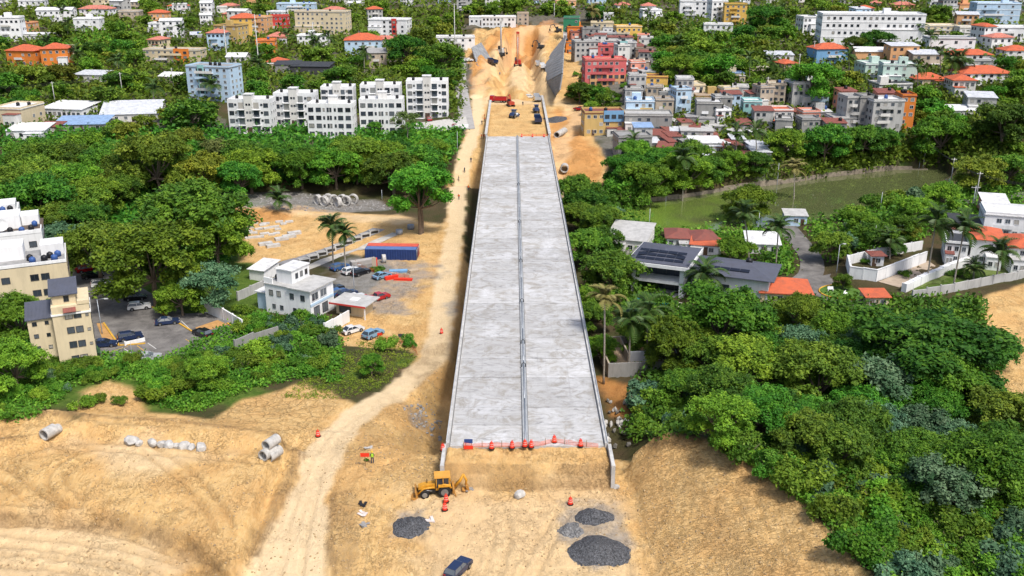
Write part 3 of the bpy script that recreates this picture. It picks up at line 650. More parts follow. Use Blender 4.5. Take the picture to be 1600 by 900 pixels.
    if name not in ('shack', 'shed', 'guard_hut') and W_ > 6 and nc and abs(p.x) > 14:
        if rnd.random() < .55 and rt != 'gable':      # lower annex beside the front
            sx = rnd.choice((-1, 1)); aw = w * rnd.uniform(.3, .5); ad = rnd.uniform(1.5, 3.2); ah = h * rnd.choice((.35, .5, .62)) if fl > 1 else h * .8; ac = sx * (w / 2 - aw / 2 - .15)
            m = MB(); m.box(ac - aw / 2, ac + aw / 2, -d / 2 - ad, -d / 2 - .004, -3, ah); m.build('annex', W(rnd.choice((wall, wall, 'white', 'offw'))), root)
            m = MB(); m.box(ac - aw / 2 - .2, ac + aw / 2 + .2, -d / 2 - ad - .2, -d / 2 - .006, ah + .003, ah + .16); m.build('annex_roof', RM(rnd.choice((rc, 'lgrey', 'white', 'rust'))), root)
            for i in range(2): obj('window', WIN[style], root, (ac + aw * (-.22 + .44 * i), -d / 2 - ad, ah * .5), None, (min(1.2, aw * .3), 1, min(1.2, ah * .45)))
        elif fl > 1:                # balconies with a solid front
            for f in range(1, fl):
                a0 = w * rnd.uniform(-.4, -.1); a1 = a0 + w * rnd.uniform(.25, .45); z = h / fl * f
                m = MB(); m.box(a0, a1, -d / 2 - 1.2, -d / 2 - .004, z - .1, z + .06); m.box(a0, a1, -d / 2 - 1.2, -d / 2 - 1.1, z + .063, z + .9); m.build('balcony', W(rnd.choice((wall, 'white', 'offw'))), root)
    for i in range(tank):
        o = obj('water_tank', TANK if rnd.random() < .75 else TANKBL, rf, (w * rnd.uniform(-.35, .35), d * rnd.uniform(-.2, .35), h + .21))
    if hut:
        m = MB(); m.box(-1.6, 1.6, -1.4, 1.4, h + .2, h + 2.6, M=T(w * rnd.uniform(-.25, .25), d * .15, 0)); m.build('stair_hut', W(wall), rf)
    return root
# ---- white apartment blocks in the middle distance
def apt(label, x0, x1, yb, yt, front, fl=4):
    x0 += 3; x1 -= 3
    p, t, s = place(x0, x1, yb); w = (x1 - x0) / s; dep = math.atan2(CAMZ - p.z - 5, p.y); h = (yb - yt) / s / math.cos(dep); d = 8.5
    c = p + Vector((0, d / 2, 0)); FOOT.append((c.x, c.y, .5 * math.hypot(w, d))); root = thing('apartment_building', label, 'building', c, R(-3 if x0 < 500 else 1)); RECTS.append((x0, x1, yt, yb)); LAND.append(root)
    m = MB(); walls(m, w, d, h); m.build('wall', W('white'), root)
    m = MB(); m.box(-w / 2 + .2, w / 2 - .2, -d / 2 + .2, d / 2 - .2, h + .003, h + .12); rf = m.build('roof', RM('white'), root)
    m = MB(); q = .2
    for b in ((-w / 2, w / 2, -d / 2, -d / 2 + q), (-w / 2, w / 2, d / 2 - q, d / 2), (-w / 2, -w / 2 + q, -d / 2 + q + .003, d / 2 - q - .003), (w / 2 - q, w / 2, -d / 2 + q + .003, d / 2 - q - .003)): m.box(*b, h + .003, h + .9)
    m.build('parapet', W('white'), rf)
    fh = h / fl; cy = -d / 2 if front else d / 2 - 3
    m = MB(); m.box(-1.5, 1.5, cy - (.5 if front else 0), cy + 3, -1 if front else h + .125, h + 2.5); m.build('stair_core', W('offw'), root)
    m = MB(); m.box(-1.7, 1.7, cy - (.7 if front else .2), cy + 3.2, h + 2.503, h + 2.7); m.build('core_roof', RM('white'), root)
    for i in range(3): obj('water_tank', TANK, rf, (w * (-.38 + .36 * i + rnd.uniform(-.03, .03)), d * .28, h + .13), None, (.9, .9, .9))
    if front:
        for f in range(fl):
            z = fh * (f + .55)
            for sx in (-1, 1):
                obj('window', WIN['d'], root, (sx * w * .41, -d / 2, z), None, (1.7, 1, 1.5)); obj('window', WIN['d'], root, (sx * w * .31, -d / 2, z + .2), None, (.8, 1, .8))
                m = MB(); m.box(sx * w * .18 - w * .065, sx * w * .18 + w * .065, -d / 2 - .012, -d / 2, fh * f + .25, fh * f + fh - .3); m.build('balcony_door', glassmat(), root)
                b = MB(); b.box(sx * w * .18 - w * .095, sx * w * .18 + w * .095, -d / 2 - 1.1, -d / 2 - .013, fh * f - .05, fh * f + .12)
                bo = b.build('balcony', W('white'), root)
                r = MB(); xa, xb = sx * w * .18 - w * .095, sx * w * .18 + w * .095
                r.box(xa, xb, -d / 2 - 1.1, -d / 2 - 1.05, fh * f + .95, fh * f + 1.02)
                for k in range(7): xx = xa + (xb - xa) * k / 6; r.box(xx - .02, xx + .02, -d / 2 - 1.09, -d / 2 - 1.06, fh * f + .12, fh * f + .95)
                r.build('railing', STEEL, bo)
            for sx in (-.5, .5): obj('window', WIN['d'], root, (sx, -d / 2 - .5, z + .35), None, (.7, 1, .7))
        m = MB(); m.box(-.9, .9, -d / 2 - .56, -d / 2 - .5, 0, 2.1); m.build('entrance_door', DOORM, root)
    else:
        for f in range(fl):
            z = fh * (f + .55)
            for x, ww, wh in ((-.41, 1.5, 1.3), (-.24, 1.5, 1.3), (-.12, .6, 1.0), (-.03, .6, 1.3), (.03, .6, 1.3), (.13, .6, 1.0), (.25, 1.5, 1.3), (.42, 1.5, 1.3)): obj('window', WIN['d'], root, (x * w, -d / 2, z), None, (ww * 1.2, 1, wh * 1.15))
    for sx in (-1, 1):
        for f in range(fl):
            for yy in (-.28, .05, .3): obj('window', WIN['w'], root, (sx * w / 2, d * yy, fh * (f + .55)), (0, 0, sx * math.pi / 2), (1.1, 1, 1.2))
    return root
apt('white apartment block with beige stair core, leftmost of the front row', 357, 429, 208, 160, True)
apt('white apartment block with balconies, second from the left end', 428, 496, 197, 150, True)
apt('white apartment block partly hidden, behind the plain block with small windows', 500, 556, 178, 140, True, 4)
apt('plain white apartment block with rows of dark windows facing the bridge valley', 480, 556, 216, 167, False)
apt('white apartment block whose top shows behind the plain block left of the tallest', 561, 629, 178, 137, True)
apt('plain white apartment block beside the bare tree', 560, 633, 210, 160, False)
apt('tallest white apartment block at the right end by the grey road', 633, 703, 185, 131, True, 5)
b = bld('pale blue apartment tower left of the white blocks', 290, 372, 160, 108, 6, 6, 'ltblue', 'flat', 'grey', 10, -14, 'apartment_building', 'building', tank=3, trim=('teal', .28, .42, .1, 1))
BL = """white three storey house cut by the left picture edge|-8|33|66|30|3|5|white|flat|white|9|8
small peach house right of the white three storey house|26|52|50|37|2|3|peach|flat|salmont|8|0
low white flat roofed hall below the peach house|18|80|64|54|1|6|offw|flat|white|10|-4
white house with stepped roof in the top left corner|30|68|15|2|2|4|white|flat|white|9|0
white gabled villa between trees at the upper left|56|112|34|17|2|6|white|gable|white|10|6
white house with a salmon tiled roof at the upper left|123|174|29|15|2|5|white|hip|salmont|10|-6
white modern house with an arched side wall|115|156|50|31|2|3|white|flat|white|9|4
orange house under a red tiled hip roof, nearer the left edge|9|62|106|81|2|4|orange|hip|tile|11|-10
tall orange house under a red tiled roof with a ramp stair|60|106|110|78|3|4|orange|hip|tile|10|12
small house with an orange top storey among palms|234|262|40|21|2|3|peach|hip|tile|8|0
white two storey house below the small orange topped house|232|273|52|38|2|4|white|flat|white|8|-5
white house with a bright orange hip roof near the top edge|262|292|18|10|1|3|white|hip|tile|8|0
house with a salmon roof near the top edge left of the palms|343|372|22|10|2|3|cream|hip|salmont|8|4
brown yellow four storey block with a flat roof|333|382|72|43|4|5|ochre|flat|brown|12|-16
orange yellow block with a red hip roof behind the brown one|358|402|58|30|4|4|yellow|hip|tile|11|8
long cream apartment row with an orange bay|222|316|101|80|3|9|cream|flat|lgrey|9|-6
low shed with a pale metal roof in the trees|113|167|130|118|1|3|offw|shed|metal|9|-10
white market hall with a red fascia|60|140|188|172|1|8|white|shed|white|12|-12
big hall under a wide white metal roof|142|246|192|180|1|6|offw|gable|metal|22|10
open shed with a blue metal roof|78|162|206|198|1|4|grey|shed|bluem|12|6
low white workshop at the left edge below the market hall|8|70|219|205|1|4|white|shed|white|10|4
cream workshop with a red stripe cut by the left edge|-10|46|203|172|1|3|cream|flat|white|14|-8
small house with an earthen red roof beside the blue shed|60|92|209|200|1|2|brown|shed|rust|7|0
orange two storey house with red stairs left of the palm|398|430|86|65|2|3|orange|flat|salmont|9|6
orange block joined to a red block at the upper left centre|388|421|57|29|4|3|peach|flat|cream|10|-8
red block with open galleries|420|450|49|27|3|4|red|flat|salmont|9|4
pale blue block by the top edge|433|492|21|7|3|6|ltblue|flat|white|9|0
long beige five storey block with an inner corner|460|545|54|21|5|10|cream|flat|lgrey|12|-8
white four storey block with a red stair tower|575|641|60|33|4|6|white|flat|white|11|-10
pale blue house under a wide orange red hip roof|535|596|86|64|2|5|ltblue|hip|tile|13|6
grey concrete barn with a grey gable roof|568|604|108|84|2|2|tan|gable|grey|11|14
white house behind the lamp mast right of the orange house|465|512|72|57|2|5|white|flat|white|8|0
house with a black roof terrace amid trees|452|518|120|105|1|3|dark|shed|dark|10|-6
house under a dark slanted roof left of the terrace|428|468|117|102|1|3|grey|shed|dark|9|4
small house with an orange tiled roof beside the palms|418|446|107|97|1|2|cream|hip|tile|8|0
white walled depot with a shaded front by the far site|680|742|76|60|2|5|white|flat|lgrey|10|4
long white two storey block behind the far site|752|806|42|28|2|9|white|flat|white|9|0
tall grey block at the top edge left of the road|714|737|20|0|5|3|lgrey|flat|grey|9|0
tall beige block with dark windows at the top edge|757|781|22|0|6|3|offw|flat|lgrey|9|4
white low house below the grey block near the top|733|756|40|28|1|3|white|flat|white|8|0
cream tower house at the head of the far site|808|826|40|22|3|2|tan|flat|cream|6|0
peach house at the top edge right of the road|868|900|14|2|2|3|peach|flat|white|8|0
dark green three storey house at the head of the hillside|880|907|62|30|3|3|green|flat|grey|9|-6
orange house standing before the dark green one|885|910|64|44|2|2|orange|flat|rust|7|4
orange lower house under the orange one by the grey wall|884|897|84|67|2|1|orange|flat|grey|6|0
grey block house right of the orange house|908|937|68|46|3|3|grey|flat|grey|8|4
cream house with a balcony row at the hilltop|923|960|52|37|2|4|cream|flat|cream|9|-4
yellow cream house with an arched white roof|960|1003|62|43|2|5|yellow|flat|white|9|6
grey house under the cream hilltop house|934|964|68|53|2|3|lgrey|flat|white|8|0
grey four storey house stepping down the hillside|894|938|92|67|3|5|lgrey|flat|grey|9|8
pink house with a round mural right of the grey house|934|962|94|73|2|2|pink|flat|salmont|8|-6
grey house with a teal front|965|994|92|68|3|3|lgrey|flat|white|8|6
grey house with a purple brick wall beside the teal one|993|1024|92|78|2|3|brown|flat|grey|7|0
big pink and peach house on the hillside|911|978|136|96|4|7|pink|flat|salmont|10|4
white roofed house right of the big pink house|974|998|115|102|2|2|white|flat|white|8|0
tan house tucked behind the white roofed one|990|1016|116|97|2|2|tan|flat|white|7|-5
low red house with a shaded porch|983|1008|132|121|1|2|red|shed|salmont|7|0
yellow house with a balcony at the foot of the wood|1003|1046|142|122|2|4|yellow|flat|rust|8|-6
white four storey block at the top edge right of centre|1062|1108|31|4|4|4|white|flat|lgrey|10|-6
second white block beside the yellow building|1108|1136|36|4|4|3|white|flat|white|10|6
yellow five storey building at the top edge|1131|1168|40|9|5|4|yellow|flat|green|9|-6
low white house with strip windows above the meadow|1100|1148|55|40|2|5|white|flat|lgrey|9|-8
cream house with a white terrace at the wood's edge|1063|1102|153|135|2|3|cream|flat|cream|9|8
small pale blue house with a tank|1030|1056|155|142|1|2|ltblue|flat|white|7|0
white and yellow house with arched roof rail|978|1024|183|160|2|4|ltblue|flat|white|8|-4
grey and ochre house with a blue top corner by the haul road|910|975|212|178|3|6|ochre|flat|rust|9|4
cream house with a blue awning at the right of the wood|1136|1162|129|115|1|2|cream|flat|bluem|7|0
peach house among palms right of the wood|1160|1200|120|106|1|3|tan|flat|cream|9|0
white four storey hospital like block with long rows of windows|1286|1446|70|26|4|16|white|flat|white|14|-6
blue white tower with dark ribbon bands at the top right|1525|1594|42|8|4|3|ltblue|flat|white|12|-6
orange house at the top edge left of the ribbon tower|1498|1532|22|8|2|3|peach|flat|salmont|9|0
cream block right of the hospital palm|1444|1498|60|42|3|5|cream|flat|white|10|-4
beige block with arched windows below the ribbon tower|1499|1557|62|45|2|6|offw|flat|cream|10|-4
white block cut by the right edge near the top|1554|1612|67|45|3|5|white|flat|white|10|-6
white house with an arched canopy roof|1452|1524|84|62|2|6|white|flat|dark|10|-4
blue house under an orange tiled roof left of the peach gable|1269|1326|102|78|2|4|blue|hip|tile|10|8
peach house under a white gable roof|1337|1396|101|82|2|4|peach|gable|white|10|-6
mint green terrace house with balconies|1346|1398|124|102|3|4|mint|flat|white|10|6
mint green house with a grey pyramid roof|1380|1438|134|104|3|4|mint|flat|white|10|-10
orange tiled low house before the mint terrace|1429|1478|134|126|1|3|cream|hip|tile|9|0
long house under a deep orange tiled roof at the right|1486|1552|95|88|1|5|offw|hip|tile|9|-4
white house under a wide orange roof at the right|1500|1582|131|116|2|6|white|hip|tile|11|4
house under an orange tiled roof at the right edge|1570|1612|94|80|2|3|white|hip|tile|9|0
grey white house with a flat pale roof behind the orange roofs|1511|1562|112|96|2|5|lgrey|flat|lgrey|10|-8
grey brown four storey house with open floors, left of a twin|1198|1231|170|134|4|3|tan|flat|cream|8|-10
grey four storey house, right one of the twin|1231|1264|172|132|4|3|lgrey|flat|white|8|8
low house with an orange roof terrace below the twin|1196|1238|196|174|2|4|offw|flat|tile|8|0
grey slim house with a tank left of the lit stair house|1315|1347|204|155|4|3|lgrey|flat|grey|8|6
dark grey stair house with round wall openings|1339|1363|202|154|5|2|grey|flat|grey|7|0
tall pale grey house with balconies on five floors|1356|1408|214|160|5|4|lgrey|flat|white|9|4
tall bright orange house on the slope|1403|1427|208|152|5|2|orange|flat|rust|8|-4
white terrace house behind the tall orange house|1368|1426|152|134|2|5|offw|flat|dark|9|6
grey house with a pale blue flat roof at the right|1514|1564|178|154|2|4|lgrey|shed|metal|9|-14
low white roofed sheds right of the orange house|1488|1530|184|176|1|3|offw|shed|white|8|0
low grey house with a white roof left of the grey tower houses|1259|1302|192|176|1|3|lgrey|flat|white|8|-5
rounded grey house at the foot of the tower houses|1296|1337|209|186|2|3|lgrey|flat|lgrey|7|5
small cream hut with a rust roof below the tall orange house|1340|1372|222|210|1|2|pink|shed|rust|6|0
grey house roofed in grey right of the white and yellow one|1020|1050|176|158|1|2|grey|flat|lgrey|8|0
tan house with a flat terrace above the shacks|1088|1130|163|150|1|3|ochre|flat|tan|8|0
grey open frame house with concrete columns|1088|1130|192|163|2|2|grey|flat|lgrey|9|-6
white house beside the concrete frame house|1114|1142|192|174|2|2|white|flat|white|8|6
grey house with a long wall left of the red roofs|976|1052|208|182|2|5|grey|flat|lgrey|9|-4
grey block with pale window bays by the wood|961|1018|248|216|2|4|grey|flat|grey|9|6
blue capped slim house beside the grey block|990|1018|238|200|3|1|lgrey|shed|bluem|6|0
grey flat roofed house at the middle of the shacks|1064|1118|224|206|2|4|lgrey|flat|lgrey|9|-6
white roofed house at the lower edge of the shacks|1080|1126|240|224|1|3|lgrey|shed|white|8|0"""
NAMEK = (('hospital', 'hospital_building', 'building'), ('tower', 'apartment_building', 'building'), ('block', 'apartment_building', 'building'), ('hall', 'market_hall', 'building'), ('shed', 'shed', 'shed'), ('workshop', 'workshop', 'building'), ('depot', 'depot', 'building'), ('row', 'apartment_building', 'building'), ('barn', 'barn', 'building'), ('hut', 'hut', 'hut'), ('building', 'apartment_building', 'building'))
TRIM = {'long cream apartment row': ('orange', .55, .82, 0, 1), 'white four storey block with a red': ('red', .62, .74, 0, 1), 'grey and ochre house': ('blue', .48, .98, .62, 1), 'grey house with a teal': ('teal', .0, .45, 0, 1), 'big pink and peach': ('peach', .12, .98, 0, .45),
        'white and yellow': ('yellow', .5, .95, 0, .6), 'pink house with': ('pink', .3, .8, .2, .9)}
for ln in BL.split('\n'):
    f = ln.split('|'); x0, x1, yb, yt, fl, nc = map(int, f[1:7]); lab = f[0]
    nm, cat = 'house', 'house'
    for k, a, b in NAMEK:
        if k in lab.split(): nm, cat = a, b; break
    tr = next((v for k, v in TRIM.items() if lab.startswith(k)), None)
    gr = wall = f[7]
    r = bld(lab, x0, x1, yb, yt, fl, nc, wall, f[8], f[9], float(f[10]), float(f[11]), nm, cat, style='n' if wall in ('grey', 'lgrey', 'tan') else 'd' if wall in ('dark', 'white') else 'w', tank=(rnd.randrange(0, 3) if f[8] == 'flat' else 0), band='white' if 'hospital' in lab or 'ribbon bands' in lab else None, hut=(f[8] == 'flat' and rnd.random() < .3), trim=tr, skip=.12)
# ---- the shacks crowding the slope above the pond, all alike
sk = random.Random(5); SP = [(960, 215), (1050, 190), (1140, 190), (1190, 215), (1190, 268), (1120, 262), (1050, 246)]
SPP = SP; n = 0; done = []
SCOL = ['red', 'white', 'grey', 'lgrey', 'blue', 'tan']
for i in range(400):
    if n >= 34: break
    x, y = sk.uniform(960, 1195), sk.uniform(190, 262)
    if polydist(np.array([x]), np.array([y]), SPP)[0] > 0: continue
    if any(abs(x - a) < 15 and abs(y - b) < 7 for a, b in done): continue
    done.append((x, y)); n += 1; ww = sk.uniform(18, 34); kind = sk.choice(['rust', 'rust', 'grey', 'metal', 'white', 'lgrey'])
    bld('grey block shack with a %s on the slope above the pond' % dict(rust='rust red roof', grey='grey roof', metal='pale metal roof', white='white roof', lgrey='light grey roof')[kind], x - ww / 2, x + ww / 2, y + 4, y - sk.uniform(5, 11), 1, sk.choice((2, 3)), sk.choice(['grey', 'grey', 'lgrey', 'tan']), 'shed' if kind in ('rust', 'metal') else 'flat', kind, sk.uniform(5, 8), sk.uniform(-18, 18), 'shack', 'shack', 'n', .3, group='shacks above the pond')
# ---- more houses stacked on the hillside right of the far site
hk = random.Random(33); n = 0
for P_, lim in (([(895, 62), (1000, 55), (1030, 100), (1015, 130), (985, 120), (920, 95)], 16), ([(985, 140), (1060, 150), (1110, 150), (1195, 165), (1195, 205), (1050, 195), (980, 185)], 18), ([(1195, 190), (1300, 165), (1420, 190), (1440, 215), (1300, 222), (1200, 215)], 10)):
    g_ = 0; xs = [a[0] for a in P_]; yy = [a[1] for a in P_]
    for i in range(300):
        if g_ >= lim: break
        x, y = hk.uniform(min(xs), max(xs)), hk.uniform(min(yy), max(yy))
        if polydist(np.array([x]), np.array([y]), P_)[0] > 0: continue
        p, t = hit(x, y); s = FPX / t
        if any((p.x - a) ** 2 + (p.y - b) ** 2 < (r_ * .75 + 3.2) ** 2 for a, b, r_ in FOOT): continue
        wc = hk.choice(['grey', 'lgrey', 'lgrey', 'tan', 'offw', 'ltblue', 'salmon', 'teal', 'cream']); fl = hk.choice((1, 2, 2, 3)); rc = hk.choice(('lgrey', 'grey', 'white', 'rust'))
        cn = dict(grey='grey', lgrey='pale grey', tan='tan', offw='off white', ltblue='pale blue', salmon='salmon', teal='teal', cream='cream')[wc]
        bld('narrow %s %s storey house, %s roof, stacked on the hillside above the pond' % (cn, ('one', 'two', 'three')[fl - 1], dict(lgrey='light grey', grey='grey', white='white', rust='rusty')[rc]), x - 3.4 * s, x + 3.4 * s, y, y - fl * 2.9 * s * .97, fl, 3, wc, 'flat' if rc != 'rust' else 'shed', rc, hk.uniform(5, 7), hk.uniform(-14, 14), 'house', 'house', 'n', .25, hk.choice((0, 1, 1)), group='hillside houses'); g_ += 1
# ---- filler houses between the trees of the far town
fk = random.Random(21); n = 0
for i in range(1500):
    if n >= 70: break
    y = 4 + 150 * fk.random() ** 1.7; x = fk.uniform(0, 1600)
    if 640 < x < 920 and y > 8: continue
    if 980 < x < 1220 and 50 < y < 140 or 100 < x < 240 and 50 < y < 110: continue
    if y > 100 and 290 < x < 720: continue
    p, t = hit(x, y)
    if any((p.x - a) ** 2 + (p.y - b) ** 2 < (r_ + 6) ** 2 for a, b, r_ in FOOT): continue
    s = FPX / t; ww = fk.uniform(8, 15) * s; fl = fk.choice((1, 2, 2, 3)); wc = fk.choice(['white', 'white', 'white', 'offw', 'cream', 'lgrey', 'ltblue', 'peach', 'white', 'tan']); rc = fk.choice([('flat', 'white'), ('flat', 'lgrey'), ('flat', 'white'), ('hip', 'tile'), ('shed', 'metal'), ('hip', 'salmont'), ('gable', 'white')])
    side = 'left of the bridge' if x < 800 else 'right of the bridge'
    rn = dict(white='white roof', lgrey='grey roof', tile='orange tiled roof', metal='pale metal roof', salmont='salmon tiled roof')[rc[1]]
    cn = dict(white='white', offw='off white', cream='cream', lgrey='grey', ltblue='pale blue', peach='peach', tan='tan')[wc]
    st = ('one storey', 'two storey', 'three storey')[fl - 1]
    bld('%s %s house, %s, in far trees %s' % (cn, st, rn, side), x - ww / 2, x + ww / 2, y, y - fl * 3.0 * s * .97, fl, fk.choice((3, 4)), wc, rc[0], rc[1], fk.uniform(7, 10), fk.uniform(-20, 20), 'house', 'house', 'd', .15, fk.choice((0, 0, 1)), group='small far houses %s' % side); n += 1
print('houses', len(FOOT), 'objects', len(bpy.data.objects))
# ================================================================ NEAR GROUNDS, WATER, YARDS
CMPD = pz([(1318, 402), (1470, 370), (1620, 380), (1620, 425), (1430, 462), (1330, 435)], -7.5)
def sheet(name, P, z, mat, kind='structure', dz=None):
    me = bpy.data.meshes.new(name); me.from_pydata([(x, y, z if dz is None else hgt(x, y) + dz) for x, y in P], [], [tuple(range(len(P)))]); me.materials.append(mat); me.update()
    if me.polygons[0].normal.z < 0: me.flip_normals()
    o = obj(name, me); o['kind'] = kind; return o
def subdiv(P, n=2):
    for _ in range(n):
        Q = [P[0]]
        for a, b in zip(P[:-1], P[1:]): Q += [tuple(u * .75 + v * .25 for u, v in zip(a, b)), tuple(u * .25 + v * .75 for u, v in zip(a, b))]
        P = Q + [P[-1]]
    return P
def ribbon(name, P, hw, dz, mat, z=None):
    P = subdiv([tuple(p[:2]) for p in P]); m = MB(); vs = []
    for i, p in enumerate(P):
        a = P[max(i - 1, 0)]; b = P[min(i + 1, len(P) - 1)]; l = math.hypot(b[0] - a[0], b[1] - a[1]) + 1e-6; nx, ny = -(b[1] - a[1]) / l, (b[0] - a[0]) / l
        for k in (-1, -.33, .33, 1):
            x, y = p[0] + nx * hw * k, p[1] + ny * hw * k; vs.append((x, y, (hgt(x, y) if z is None else z) + dz))
    m.add(vs, [(i * 4 + k + 1, i * 4 + k, (i + 1) * 4 + k, (i + 1) * 4 + k + 1) for i in range(len(P) - 1) for k in range(3)])
    me = m.mesh(name, mat)
    if me.polygons[0].normal.z < 0: me.flip_normals()
    return obj(name, me)
def asphmat():
    n = NB('asphalt', .9, .2); P = n.pos(); a = n.noise(P, .25, 6, .7, .5); b = n.noise(P, 2, 5, .7)
    c = n.mix(n.ramp(a, [(.35, 0.), (.65, 1.)]), (.10, .095, .092), (.21, .20, .19)); c = n.mix(n.ramp(b, [(.55, 0.), (.75, .7)]), c, (.05, .05, .05)); n.color(c); n.bump(b, .3, .03); return n.m
ASPH = asphmat(); YEL = plain('yellow_paint', (.62, .36, .05), .8, 0, .35, 2); WHITEP = plain('white_line', (.62, .62, .60), .8, 0, .3, 2)
def watermat():
    n = NB('pond_water', .06, .9); P = n.pos(); g = n.n('ShaderNodeSeparateXYZ'); n.l(P, g.inputs[0])
    k = n.math('ADD', n.math('MULTIPLY', n.noise(P, .07, 5, .6, .5), 60.), g.outputs[0])       # algae lies on the left arm
    al = n.ramp(n.math('MULTIPLY', k, .01), [(.62, 1.), (.95, 0.)])
    n.color(n.mix(al, n.mix(n.noise(P, .04, 3), (.085, .105, .04), (.11, .125, .05)), n.mix(n.noise(P, .5, 5), (.10, .19, .02), (.19, .28, .04))))
    n.l(n.math('ADD', n.math('MULTIPLY', al, .22), .015), n.b.inputs['Roughness']); n.b.inputs['IOR'].default_value = 2.0; return n.m
sheet('pond_water', pz([(880, 352), (960, 322), (1060, 309), (1130, 296), (1220, 285), (1290, 275), (1400, 262), (1475, 260), (1492, 276), (1470, 295), (1400, 324), (1330, 338), (1240, 358), (1150, 368), (1060, 370), (930, 362)], -9.6), -9.7, watermat())
def wallrun(name, label, pts, h, th, mat, cat='wall', pl=4.0, px=True, cap=None, base=1.2, zf=None):
    P = [gp(*a) for a in pts] if px else [Vector(a) for a in pts]
    root = thing(name, label, cat, P[0])
    for a, b in zip(P[:-1], P[1:]):
        L = math.hypot(b.x - a.x, b.y - a.y); n = max(1, round(L / pl)); an = math.atan2(b.y - a.y, b.x - a.x)
        for i in range(n):
            q = a.lerp(b, (i + .5) / n) - P[0]; zz = (hgt(q.x + P[0].x, q.y + P[0].y) if zf is None else zf) - P[0].z
            m = MB(); m.box(-L / n / 2 + .02, L / n / 2 - .02, -th / 2, th / 2, -base, h); w_ = m.build('wall_panel', mat, root); w_.location = (q.x, q.y, zz); w_.rotation_euler = (0, 0, an)
            if cap:
                m = MB(); m.box(-L / n / 2 + .01, L / n / 2 - .01, -th / 2 - .07, th / 2 + .07, h + .002, h + .12); m.build('coping', cap, w_)
            m = MB(); m.box(-L / n / 2 - .14, -L / n / 2 + .14, -th / 2 - .05, th / 2 + .05, -base, h + .14); m.build('post', mat, w_)
    return root
STONE = plain('stone_wall', (.26, .22, .17), .9, 0, .5, 1.2)
wallrun('stone_wall', 'low brown stone wall along the far bank of the pond', [(960, 322), (1060, 310), (1130, 298), (1220, 287), (1290, 276), (1400, 262), (1475, 262)], 1.1, .5, STONE, 'wall', 6)
# ---- parking lot on the left
sheet('parking_lot', LOT, -7.97, ASPH)
def mark(name, a, b, w_, mat, z=-7.955, label=None):
    A, B_ = onz(*a, z), onz(*b, z); d = (B_ - A).normalized(); q = Vector((-d.y, d.x, 0)) * w_ / 2
    return sheet(name, [tuple((A - q)[:2]), tuple((B_ - q)[:2]), tuple((B_ + q)[:2]), tuple((A + q)[:2])], z, mat)
for a, b in (((191, 543), (204, 551)), ((214, 540), (225, 548)), ((231, 536), (244, 545)), ((337, 517), (350, 523)), ((160, 553), (200, 541)), ((353, 512), (372, 522)), ((283, 501), (303, 520)), ((290, 530), (300, 536))): mark('parking_line', a, b, .14, WHITEP if a[0] % 2 else YEL)
def kerb(L, z=-7.96, w_=.35, h=.16, mat=YEL):
    m = MB(); P = [onz(*a, z) for a in L]
    for a, b in zip(P[:-1], P[1:]):
        an = math.atan2(b.y - a.y, b.x - a.x); l = (b - a).length; m.box(0, l, -w_ / 2, w_ / 2, 0, h, M=T(*a) @ RZ(an))
    return struct(m.build('kerb', mat))
kerb([(162, 505), (186, 540), (227, 537)]); kerb([(238, 480), (300, 518)]); kerb([(355, 505), (383, 524)])
sheet('kerb_island', pz([(151, 505), (160, 505), (184, 540), (176, 543), (160, 530)], -7.95), -7.94, plain('clay_soil', (.48, .27, .10), .95)); sheet('kerb_island', pz([(305, 512), (340, 500), (356, 507), (312, 520)], -7.95), -7.93, plain('clay_soil', (.48, .27, .10), .95))
WH = W('white')
wallrun('boundary_wall', 'white boundary wall at the right end of the parking lot', [(322, 488), (350, 500), (380, 518)], 2.4, .25, WH, 'wall', 5)
wallrun('low_wall', 'low white wall beside the parked dark car', [(196, 540), (227, 533)], .7, .25, WH, 'wall', 5)
# ---- left apartment houses
cr = W('cream')
def multi(name, label, px, rz, parts, cat='house', foot=None):
    p = gp(*px); root = thing(name, label, cat, p, R(rz))
    if foot: c = p + Vector((math.cos(R(rz)) * foot[0] - math.sin(R(rz)) * foot[1], math.sin(R(rz)) * foot[0] + math.cos(R(rz)) * foot[1], 0)); FOOT.append((c.x, c.y, foot[2])); LAND.append(root)
    for nm, b, mat in parts:
        MB().box(*b).build(nm, mat, root)
    return root
def wn(root, x, y, z, w_, h, rz=0, st='d'): return obj('window', WIN[st], root, (x, y, z), (0, 0, R(rz)), (w_, 1, h))
h1 = multi('apartment_building', 'cream four storey house with dark slate roofs beside the parking lot', (112, 572), 24, [
    ('wall', (-1.6, 4.0, 0, 6.5, -2, 10.4), W('cream')), ('wall', (-5.4, -1.603, 1.6, 7, -2, 8.2), W('cream')), ('attic', (-1.3, 2.2, 1.0, 5.6, 10.41, 12.2), W('cream')),
    ('cornice', (-1.75, 4.15, -.15, 6.6, 8.9, 9.15), WH)], 'building', (0, 5, 7))
for b in ((-1.7, 2.6, .6, 6.2, 12.0), (-5.7, -1.2, 1.3, 7.3, 8.22)):
    m = MB(); x0, x1, y0, y1, z = b; m.add([(x0, y0, z), (x1, y0, z), (x1, y1, z + 1.1), (x0, y1, z + 1.1), (x0, y0, z + .15), (x1, y0, z + .15), (x1, y1, z + 1.25), (x0, y1, z + 1.25)], [(3, 2, 1, 0), (0, 1, 5, 4), (1, 2, 6, 5), (2, 3, 7, 6), (3, 0, 4, 7), (4, 5, 6, 7)]); m.build('roof', RM('slate'), h1)
MB().box(2.3, 4.1, -.1, 6.6, 10.42, 11.0).build('parapet', cr, h1)
